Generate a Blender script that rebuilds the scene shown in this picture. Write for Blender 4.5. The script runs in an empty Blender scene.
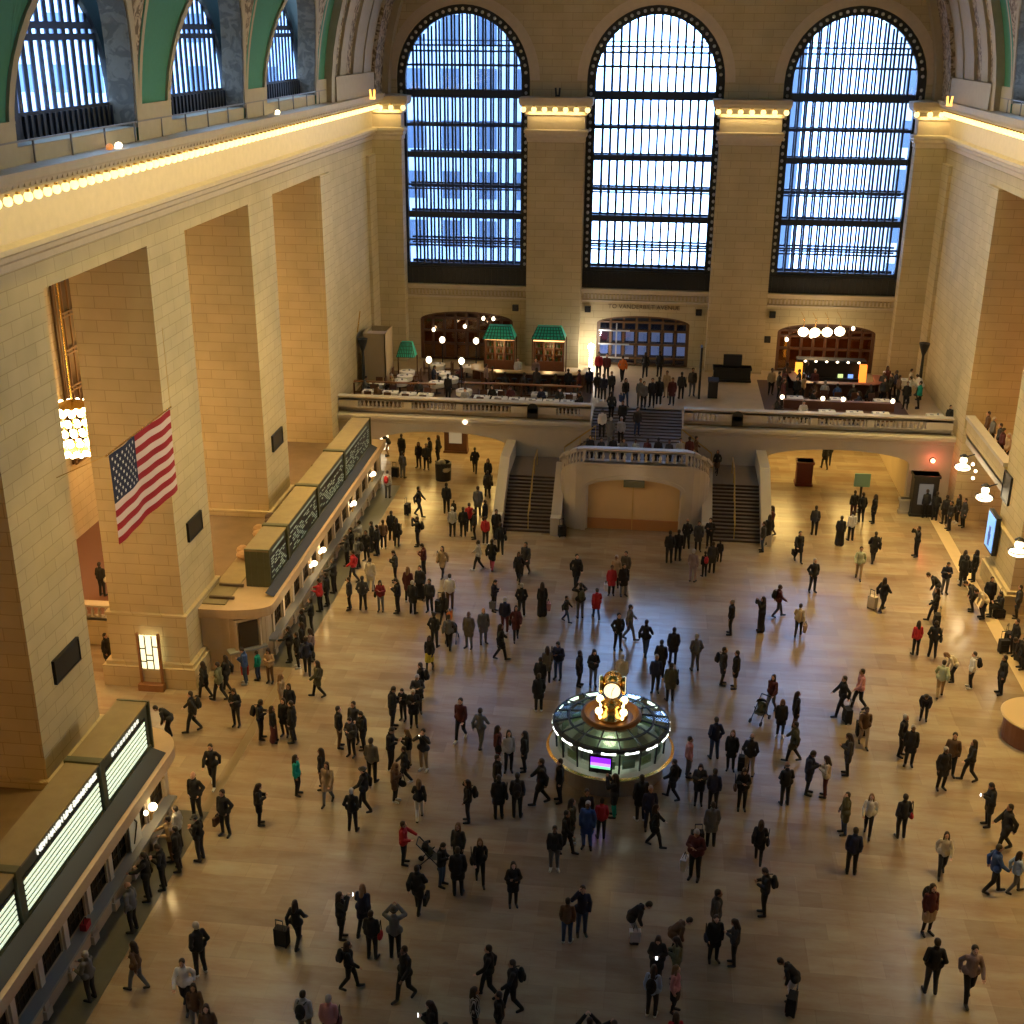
import bpy, math, random
from mathutils import Vector, Matrix
random.seed(11)
C = bpy.context.scene.collection
PI = math.pi
sc = bpy.context.scene

# ------------------------------------------------------------------ materials
MATS = {}
def _nt(name):
    m = bpy.data.materials.new(name); m.use_nodes = True
    nt = m.node_tree
    return m, nt, nt.nodes['Principled BSDF']

def mat(name, col=(.5, .5, .5), rough=.6, metal=0, emit=None, es=1.0, spec=.5, noise=0, nscale=8, sheen=0):
    if name in MATS: return MATS[name]
    m, nt, b = _nt(name)
    b.inputs['Base Color'].default_value = (*col, 1)
    b.inputs['Roughness'].default_value = rough
    b.inputs['Metallic'].default_value = metal
    b.inputs['Specular IOR Level'].default_value = spec
    if noise:
        tc = nt.nodes.new('ShaderNodeTexCoord'); n = nt.nodes.new('ShaderNodeTexNoise')
        n.inputs['Scale'].default_value = nscale; n.inputs['Detail'].default_value = 4
        mx = nt.nodes.new('ShaderNodeMix'); mx.data_type = 'RGBA'
        mx.inputs[6].default_value = (*[c * (1 - noise) for c in col], 1)
        mx.inputs[7].default_value = (*[min(1, c * (1 + noise)) for c in col], 1)
        nt.links.new(tc.outputs['Object'], n.inputs['Vector'])
        nt.links.new(n.outputs['Fac'], mx.inputs[0]); nt.links.new(mx.outputs[2], b.inputs['Base Color'])
    if emit:
        b.inputs['Emission Color'].default_value = (*emit, 1); b.inputs['Emission Strength'].default_value = es
    MATS[name] = m
    return m

def stone(name, c1, c2, mortar, bw=1.5, bh=.52, rough=.75):
    """coursed stone blocks, laid on world position: u runs along the wall, v is height"""
    if name in MATS: return MATS[name]
    m, nt, b = _nt(name); L = nt.links.new; N = nt.nodes.new
    g = N('ShaderNodeNewGeometry'); s = N('ShaderNodeSeparateXYZ'); L(g.outputs['Position'], s.inputs[0])
    a = N('ShaderNodeMath'); a.operation = 'ADD'; L(s.outputs[0], a.inputs[0]); L(s.outputs[1], a.inputs[1])
    c = N('ShaderNodeCombineXYZ'); L(a.outputs[0], c.inputs[0]); L(s.outputs[2], c.inputs[1])
    br = N('ShaderNodeTexBrick'); L(c.outputs[0], br.inputs['Vector'])
    br.inputs['Scale'].default_value = 1; br.inputs['Brick Width'].default_value = bw; br.inputs['Row Height'].default_value = bh
    br.inputs['Mortar Size'].default_value = .014; br.inputs['Mortar Smooth'].default_value = .2; br.inputs['Bias'].default_value = 0
    br.inputs['Color1'].default_value = (*c1, 1); br.inputs['Color2'].default_value = (*c2, 1); br.inputs['Mortar'].default_value = (*mortar, 1)
    n = N('ShaderNodeTexNoise'); n.inputs['Scale'].default_value = .7; n.inputs['Detail'].default_value = 5; L(g.outputs['Position'], n.inputs['Vector'])
    mr = N('ShaderNodeMapRange'); mr.inputs['To Min'].default_value = .8; mr.inputs['To Max'].default_value = 1.2; L(n.outputs['Fac'], mr.inputs['Value'])
    mx = N('ShaderNodeMix'); mx.data_type = 'RGBA'; mx.blend_type = 'MULTIPLY'; mx.inputs[0].default_value = 1
    L(br.outputs['Color'], mx.inputs[6]); L(mr.outputs[0], mx.inputs[7]); L(mx.outputs[2], b.inputs['Base Color'])
    b.inputs['Roughness'].default_value = rough
    bp = N('ShaderNodeBump'); bp.inputs['Strength'].default_value = .25; bp.inputs['Distance'].default_value = .02
    L(br.outputs['Fac'], bp.inputs['Height']); bp.invert = True; L(bp.outputs[0], b.inputs['Normal'])
    MATS[name] = m; return m

def marble_floor():
    m, nt, b = _nt('polished_marble_slabs'); L = nt.links.new; N = nt.nodes.new
    g = N('ShaderNodeNewGeometry')
    br = N('ShaderNodeTexBrick'); L(g.outputs['Position'], br.inputs['Vector'])
    br.inputs['Scale'].default_value = 1; br.inputs['Brick Width'].default_value = 1.5; br.inputs['Row Height'].default_value = .75
    br.inputs['Mortar Size'].default_value = .006; br.inputs['Bias'].default_value = 0
    br.inputs['Color1'].default_value = (.34, .295, .23, 1); br.inputs['Color2'].default_value = (.42, .37, .285, 1); br.inputs['Mortar'].default_value = (.33, .28, .215, 1)
    n = N('ShaderNodeTexNoise'); n.inputs['Scale'].default_value = .8; n.inputs['Detail'].default_value = 5; n.inputs['Roughness'].default_value = .65
    mp = N('ShaderNodeMapping'); mp.inputs['Scale'].default_value = (.45, 1.5, 1); L(g.outputs['Position'], mp.inputs[0]); L(mp.outputs[0], n.inputs['Vector'])
    cr = N('ShaderNodeValToRGB'); L(n.outputs['Fac'], cr.inputs[0])
    e = cr.color_ramp.elements; e[0].position = .35; e[0].color = (.80, .66, .57, 1); e[1].position = .65; e[1].color = (1.0, 1.0, .93, 1)
    b2 = N('ShaderNodeTexBrick'); L(g.outputs['Position'], b2.inputs['Vector'])
    for k_, v_ in (('Scale', 1), ('Brick Width', 3.7), ('Row Height', 1.5), ('Mortar Size', 0), ('Bias', 0)): b2.inputs[k_].default_value = v_
    b2.inputs['Color1'].default_value = (.84, .77, .72, 1); b2.inputs['Color2'].default_value = (1.06, 1.04, 1.0, 1); b2.offset = .37
    m1 = N('ShaderNodeMix'); m1.data_type = 'RGBA'; m1.blend_type = 'MULTIPLY'; m1.inputs[0].default_value = 1
    L(br.outputs['Color'], m1.inputs[6]); L(cr.outputs[0], m1.inputs[7])
    m2 = N('ShaderNodeMix'); m2.data_type = 'RGBA'; m2.blend_type = 'MULTIPLY'; m2.inputs[0].default_value = 1
    L(m1.outputs[2], m2.inputs[6]); L(b2.outputs['Color'], m2.inputs[7]); L(m2.outputs[2], b.inputs['Base Color'])
    b.inputs['Roughness'].default_value = .27; b.inputs['Specular IOR Level'].default_value = .9
    n2 = N('ShaderNodeTexNoise'); n2.inputs['Scale'].default_value = 2.5; L(g.outputs['Position'], n2.inputs['Vector'])
    r2 = N('ShaderNodeMapRange'); r2.inputs['To Min'].default_value = .19; r2.inputs['To Max'].default_value = .27; L(n2.outputs['Fac'], r2.inputs['Value']); L(r2.outputs[0], b.inputs['Roughness'])
    MATS['floor'] = m; return m

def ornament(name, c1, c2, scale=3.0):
    """carved stone relief with the shade of its hollows painted in as darker brown"""
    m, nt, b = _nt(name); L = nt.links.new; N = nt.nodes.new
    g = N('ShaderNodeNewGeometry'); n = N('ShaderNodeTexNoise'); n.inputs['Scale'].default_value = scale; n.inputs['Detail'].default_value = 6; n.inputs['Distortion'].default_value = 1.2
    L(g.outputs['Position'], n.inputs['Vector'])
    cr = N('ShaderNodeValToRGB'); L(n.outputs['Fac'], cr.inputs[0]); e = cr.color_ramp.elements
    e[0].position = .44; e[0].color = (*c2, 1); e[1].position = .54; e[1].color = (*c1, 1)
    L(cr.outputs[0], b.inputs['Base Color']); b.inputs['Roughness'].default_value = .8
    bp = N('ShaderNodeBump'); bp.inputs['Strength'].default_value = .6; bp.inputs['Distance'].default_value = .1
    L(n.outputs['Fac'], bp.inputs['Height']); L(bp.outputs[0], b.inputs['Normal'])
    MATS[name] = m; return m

def glass(name, tint=(.9, .95, 1), refl=.12):
    m = bpy.data.materials.new(name); m.use_nodes = True; nt = m.node_tree; nt.nodes.clear(); N = nt.nodes.new; L = nt.links.new
    o = N('ShaderNodeOutputMaterial'); t = N('ShaderNodeBsdfTransparent'); t.inputs[0].default_value = (*tint, 1)
    g = N('ShaderNodeBsdfGlossy'); g.inputs['Roughness'].default_value = .05; mx = N('ShaderNodeMixShader'); mx.inputs[0].default_value = refl
    L(t.outputs[0], mx.inputs[1]); L(g.outputs[0], mx.inputs[2]); L(mx.outputs[0], o.inputs[0])
    MATS[name] = m; return m

M_wall = stone('warm_limestone_blocks', (.47, .385, .225), (.51, .42, .25), (.34, .27, .15), bw=1.25, bh=.46)
M_trim = mat('carved_limestone', (.55, .46, .33), .7, noise=.12, nscale=3)
M_marb = mat('pale_botticino_marble', (.46, .42, .36), .45, noise=.08, nscale=2)
M_floor = marble_floor()
M_dstrip = mat('dark_green_grey_marble', (.10, .10, .085), .3, noise=.2, nscale=3)
M_tstrip = mat('tan_border_marble', (.60, .47, .28), .3, noise=.1, nscale=2)
M_green = mat('painted_green_vault', (.05, .21, .13), .75, noise=.12, nscale=6)
M_cream = mat('cream_plaster', (.40, .34, .23), .75, noise=.1, nscale=3)
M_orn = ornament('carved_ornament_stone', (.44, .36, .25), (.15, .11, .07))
M_bronze = mat('dark_bronze', (.035, .038, .042), .45, .5, noise=.3, nscale=10)
M_steel = mat('blue_grey_steel_mullion', (.03, .042, .07), .5, .4)
M_glint_rail = mat('pale_metal_boss', (.55, .58, .62), .3, .8)  # pale tone paints light through the window border holes; also the door rail
M_glass = glass('window_glass', refl=.04)
M_bglass = glass('booth_glass', (.75, .85, .78), .2)
M_gold = mat('polished_brass', (.75, .50, .16), .25, 1)
M_brass = mat('brushed_brass_rail', (.55, .38, .14), .35, 1)
M_dark = mat('blackened_metal', (.02, .02, .022), .5, .2)
M_olive = mat('olive_green_painted_metal', (.10, .105, .065), .5, .2, noise=.15, nscale=4)
M_rooftop = mat('dusty_tan_roof_panel', (.27, .215, .12), .85, noise=.2, nscale=2)
M_wood = mat('dark_mahogany', (.10, .04, .02), .45, noise=.3, nscale=5)
M_wood2 = mat('warm_oak', (.28, .13, .05), .45, noise=.2, nscale=5)
M_cloth = mat('white_table_linen', (.75, .72, .66), .8)
M_teal = mat('teal_tiled_awning', (.04, .62, .50), .4, noise=.35, nscale=7)
M_bulb = mat('warm_bulb', (1, .9, .6), .4, emit=(1, .78, .30), es=1.9)
M_bulbw = mat('warm_white_lamp', (1, .95, .85), .4, emit=(1, .84, .55), es=5.0)
M_chand = mat('chandelier_bulb', (1, .95, .85), .4, emit=(1, .80, .45), es=16.0)
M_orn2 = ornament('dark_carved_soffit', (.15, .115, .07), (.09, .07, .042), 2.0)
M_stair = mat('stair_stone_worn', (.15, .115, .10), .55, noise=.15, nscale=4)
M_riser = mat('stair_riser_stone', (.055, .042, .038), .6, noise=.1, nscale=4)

# ------------------------------------------------------------------ mesh builder
class MB:
    def __init__(s): s.v = []; s.f = []; s.m = []
    def add(s, vs, fs, mi=0):
        o = len(s.v); s.v.extend([tuple(v) for v in vs]); s.f.extend([tuple(i + o for i in f) for f in fs]); s.m.extend([mi] * len(fs)); return s
    def box(s, x0, x1, y0, y1, z0, z1, mi=0):
        return s.add([(x0, y0, z0), (x1, y0, z0), (x1, y1, z0), (x0, y1, z0), (x0, y0, z1), (x1, y0, z1), (x1, y1, z1), (x0, y1, z1)],
                     [(0, 3, 2, 1), (4, 5, 6, 7), (0, 1, 5, 4), (1, 2, 6, 5), (2, 3, 7, 6), (3, 0, 4, 7)], mi)
    def bar(s, p, q, w, h=None, mi=0):
        """square bar from p to q"""
        h = h or w; p = Vector(p); q = Vector(q); d = (q - p).normalized()
        a = Vector((0, 0, 1)) if abs(d.z) < .95 else Vector((0, 1, 0))
        sx = d.cross(a).normalized() * w / 2; sy = d.cross(sx.normalized()).normalized() * h / 2
        vs = [p - sx - sy, p + sx - sy, p + sx + sy, p - sx + sy, q - sx - sy, q + sx - sy, q + sx + sy, q - sx + sy]
        return s.add(vs, [(0, 1, 2, 3), (7, 6, 5, 4), (0, 4, 5, 1), (1, 5, 6, 2), (2, 6, 7, 3), (3, 7, 4, 0)], mi)
    def cyl(s, p, q, r1, r2=None, n=10, mi=0):
        r2 = r1 if r2 is None else r2
        p = Vector(p); q = Vector(q); d = (q - p).normalized(); a = Vector((0, 0, 1)) if abs(d.z) < .9 else Vector((1, 0, 0))
        u = d.cross(a).normalized(); w = d.cross(u)
        vs = [p + (u * math.cos(2 * PI * i / n) + w * math.sin(2 * PI * i / n)) * r1 for i in range(n)] + \
             [q + (u * math.cos(2 * PI * i / n) + w * math.sin(2 * PI * i / n)) * r2 for i in range(n)]
        fs = [(i, (i + 1) % n, n + (i + 1) % n, n + i) for i in range(n)] + [tuple(range(n - 1, -1, -1)), tuple(range(n, 2 * n))]
        return s.add(vs, fs, mi)
    def cap(s, p, q, r1, r2, n=12, k=4):
        """closed tapered capsule"""
        p = Vector(p); q = Vector(q); d = q - p; ln = d.length
        d = d.normalized() if ln > 1e-6 else Vector((0, 0, 1)); a = Vector((0, 0, 1)) if abs(d.z) < .9 else Vector((1, 0, 0))
        u = d.cross(a).normalized(); w = d.cross(u); rings = []
        for i in range(1, k + 1):
            t = PI / 2 * i / k; rings.append((p - d * r1 * math.cos(t), r1 * math.sin(t)))
        for i in range(k, 0, -1):
            t = PI / 2 * i / k; rings.append((q + d * r2 * math.cos(t), r2 * math.sin(t)))
        vs = [p - d * r1]
        for c, r in rings: vs += [c + (u * math.cos(2 * PI * i / n) + w * math.sin(2 * PI * i / n)) * r for i in range(n)]
        vs.append(q + d * r2); fs = [(0, 1 + (i + 1) % n, 1 + i) for i in range(n)]
        for j in range(len(rings) - 1):
            o = 1 + j * n; fs += [(o + i, o + (i + 1) % n, o + n + (i + 1) % n, o + n + i) for i in range(n)]
        o = 1 + (len(rings) - 1) * n; e = len(vs) - 1; fs += [(o + i, o + (i + 1) % n, e) for i in range(n)]
        return s.add(vs, fs)
    def ell(s, c, r, M=None, n=14, k=10, mi=0):
        vs = []; fs = []
        for j in range(k + 1):
            t = PI * j / k
            for i in range(n):
                v = Vector((r[0] * math.sin(t) * math.cos(2 * PI * i / n), r[1] * math.sin(t) * math.sin(2 * PI * i / n), r[2] * math.cos(t)))
                if M: v = M @ v
                vs.append(v + Vector(c))
        for j in range(k): fs += [(j * n + i, (j + 1) * n + i, (j + 1) * n + (i + 1) % n, j * n + (i + 1) % n) for i in range(n)]
        return s.add(vs, fs, mi)
    def lathe(s, cx, cy, prof, n=32, a0=0, a1=2 * PI, mi=0):
        full = abs(a1 - a0 - 2 * PI) < 1e-6; m = n if full else n + 1
        vs = [(cx + r * math.cos(a0 + (a1 - a0) * i / n), cy + r * math.sin(a0 + (a1 - a0) * i / n), z) for r, z in prof for i in range(m)]
        fs = [(j * m + i, j * m + (i + 1) % m, (j + 1) * m + (i + 1) % m, (j + 1) * m + i) for j in range(len(prof) - 1) for i in range(n)]
        return s.add(vs, fs, mi)
    def prism(s, poly, z0, z1, mi=0):
        n = len(poly)
        return s.add([(x, y, z0) for x, y in poly] + [(x, y, z1) for x, y in poly],
                     [tuple(range(n - 1, -1, -1)), tuple(range(n, 2 * n))] + [(i, (i + 1) % n, n + (i + 1) % n, n + i) for i in range(n)], mi)
    def sweep(s, prof, path, side=1, mi=0):
        """profile (offset, z) swept along an open plan path, offset to the left of travel when side=1"""
        P = [Vector(p) for p in path]; nr = []
        for i in range(len(P)):
            ds = []
            if i > 0: ds.append((P[i] - P[i - 1]).normalized())
            if i < len(P) - 1: ds.append((P[i + 1] - P[i]).normalized())
            ns = [Vector((-d.y, d.x)) * side for d in ds]
            if len(ns) == 1: nr.append(ns[0])
            else:
                b = (ns[0] + ns[1]).normalized(); nr.append(b / max(.3, b.dot(ns[0])))
        k = len(prof); vs = [(P[i].x + nr[i].x * o, P[i].y + nr[i].y * o, z) for i in range(len(P)) for o, z in prof]
        fs = [(i * k + j, (i + 1) * k + j, (i + 1) * k + j + 1, i * k + j + 1) for i in range(len(P) - 1) for j in range(k - 1)]
        fs += [tuple(range(k)), tuple(range((len(P) - 1) * k + k - 1, (len(P) - 1) * k - 1, -1))]
        return s.add(vs, fs, mi)
    def mesh(s, name, mats=(), smooth=False):
        me = bpy.data.meshes.new(name); me.from_pydata(s.v, [], s.f)
        for m in (mats if isinstance(mats, (list, tuple)) else [mats]): me.materials.append(m)
        if any(s.m): me.polygons.foreach_set('material_index', s.m)
        if smooth: me.polygons.foreach_set('use_smooth', [True] * len(me.polygons))
        me.update(); return me
    def build(s, name, mats, parent=None, smooth=False, loc=None):
        o = bpy.data.objects.new(name, s.mesh(name, mats, smooth)); C.objects.link(o)
        if loc: o.location = loc
        if parent: o.parent = parent
        return o

def tag(o, label, cat, group=None):
    o['label'] = label; o['category'] = cat
    if group: o['group'] = group
    return o
def struct(o, label=None):
    o['kind'] = 'structure'
    if label: o['label'] = label
    return o
def thing(name, label, cat, loc=(0, 0, 0), rz=0, group=None):
    o = bpy.data.objects.new(name, None); C.objects.link(o); o.location = loc; o.rotation_euler = (0, 0, rz); o.empty_display_size = .2
    return tag(o, label, cat, group)
KIDS = {}
def reg(root):
    """remember a finished thing's tree so that copies are cheap"""
    def walk(o): return [(c, walk(c)) for c in C.objects if c.parent == o]
    KIDS[root.name] = walk(root); return root
def dup(root, loc, rz=0, label=None, group=None, scale=None):
    def cp(o, kids, parent):
        c = o.copy(); C.objects.link(c); c.parent = parent
        for k, kk in kids: cp(k, kk, c)
        return c
    r = cp(root, KIDS[root.name], None); r.location = loc; r.rotation_euler = (0, 0, rz)
    if scale: r.scale = (scale,) * 3
    if label: r['label'] = label
    if group: r['group'] = group
    return r

def arch_wall(mb, F, u0, u1, w0, w1, th, ops, du=None, dw=None, nseg=16, mi=0):
    """wall through F(u, w, depth) with arched or square openings: dicts c, hw, z0, zs, rise"""
    us = {u0, u1}
    for o in ops:
        if du or o['rise'] > 0:
            for i in range(nseg + 1):
                us.add(o['c'] - o['hw'] * math.cos(PI * i / nseg))
        us.add(o['c'] - o['hw']); us.add(o['c'] + o['hw'])
    us = sorted(u for u in us if u0 - 1e-6 <= u <= u1 + 1e-6)
    us = [u for i, u in enumerate(us) if i == 0 or u - us[i - 1] > 1e-5]
    def top(o, u): return o['zs'] + o['rise'] * math.sqrt(max(0, 1 - ((u - o['c']) / o['hw']) ** 2))
    def piece(ua, ub, a0, a1, b0, b1, cut0, cut1):
        k = 1 if not dw else max(1, int(max(a1 - a0, b1 - b0) / dw + .5))
        vs = []
        for j in range(k + 1):
            t = j / k; wa = a0 + (a1 - a0) * t; wb = b0 + (b1 - b0) * t
            vs += [F(ua, wa, 0), F(ub, wb, 0), F(ub, wb, th), F(ua, wa, th)]
        fs = []
        for j in range(k): o = j * 4; fs += [(o, o + 1, o + 5, o + 4), (o + 2, o + 3, o + 7, o + 6)]
        fs.append((0, 3, 2, 1)); o = k * 4; fs.append((o, o + 1, o + 2, o + 3))
        mb.add(vs, fs, mi)
    for ua, ub in zip(us, us[1:]):
        um = (ua + ub) / 2; cov = sorted([o for o in ops if abs(um - o['c']) < o['hw']], key=lambda o: o['z0'])
        la = lb = w0
        for o in cov:
            if o['z0'] > max(la, lb) + 1e-4: piece(ua, ub, la, o['z0'], lb, o['z0'], 0, 1)
            la, lb = top(o, ua), top(o, ub)
        if min(la, lb) < w1: piece(ua, ub, la, w1, lb, w1, 1, 0)
    for o in ops:                                       # jambs
        for sgn in (-1, 1):
            u = o['c'] + sgn * o['hw']; k = 1 if not dw else max(1, int((o['zs'] - o['z0']) / dw))
            for j in range(k):
                a = o['z0'] + (o['zs'] - o['z0']) * j / k; b = o['z0'] + (o['zs'] - o['z0']) * (j + 1) / k
                mb.add([F(u, a, 0), F(u, a, th), F(u, b, th), F(u, b, 0)], [(0, 1, 2, 3)], mi)
    return mb

def arch_ribbon(mb, F, c, z0, zs, ri, ro, rise_i, rise_o, d0, d1, n=24, bottom=False, mi=0):
    """raised band following an arched opening"""
    pts = [(-1, z0, 0)]
    P = []
    P.append(((c - ri, z0), (c - ro, z0)))
    for i in range(n + 1):
        t = PI * i / n
        P.append(((c - ri * math.cos(t), zs + rise_i * math.sin(t)), (c - ro * math.cos(t), zs + rise_o * math.sin(t))))
    P.append(((c + ri, z0), (c + ro, z0)))
    vs = []
    for a, b in P: vs += [F(*a, d0), F(*b, d0), F(*b, d1), F(*a, d1)]
    fs = []
    for i in range(len(P) - 1):
        o = i * 4
        for j in range(4): fs.append((o + j, o + 4 + j, o + 4 + (j + 1) % 4, o + (j + 1) % 4))
    fs += [(0, 1, 2, 3), (len(vs) - 1, len(vs) - 2, len(vs) - 3, len(vs) - 4)]
    mb.add(vs, fs, mi); return mb

def text_obj(name, body, size, M, matl, parent=None, depth=.02, align='CENTER'):
    cu = bpy.data.curves.new(name, 'FONT'); cu.body = body; cu.size = size; cu.extrude = depth; cu.align_x = align; cu.align_y = 'CENTER'
    cu.materials.append(matl); o = bpy.data.objects.new(name, cu); C.objects.link(o)
    bpy.context.view_layer.update(); dg = bpy.context.evaluated_depsgraph_get(); me = bpy.data.meshes.new_from_object(o.evaluated_get(dg), depsgraph=dg)
    bpy.data.objects.remove(o); o = bpy.data.objects.new(name, me); C.objects.link(o)
    if parent: o.parent = parent
    o.matrix_world = M; return o

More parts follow.
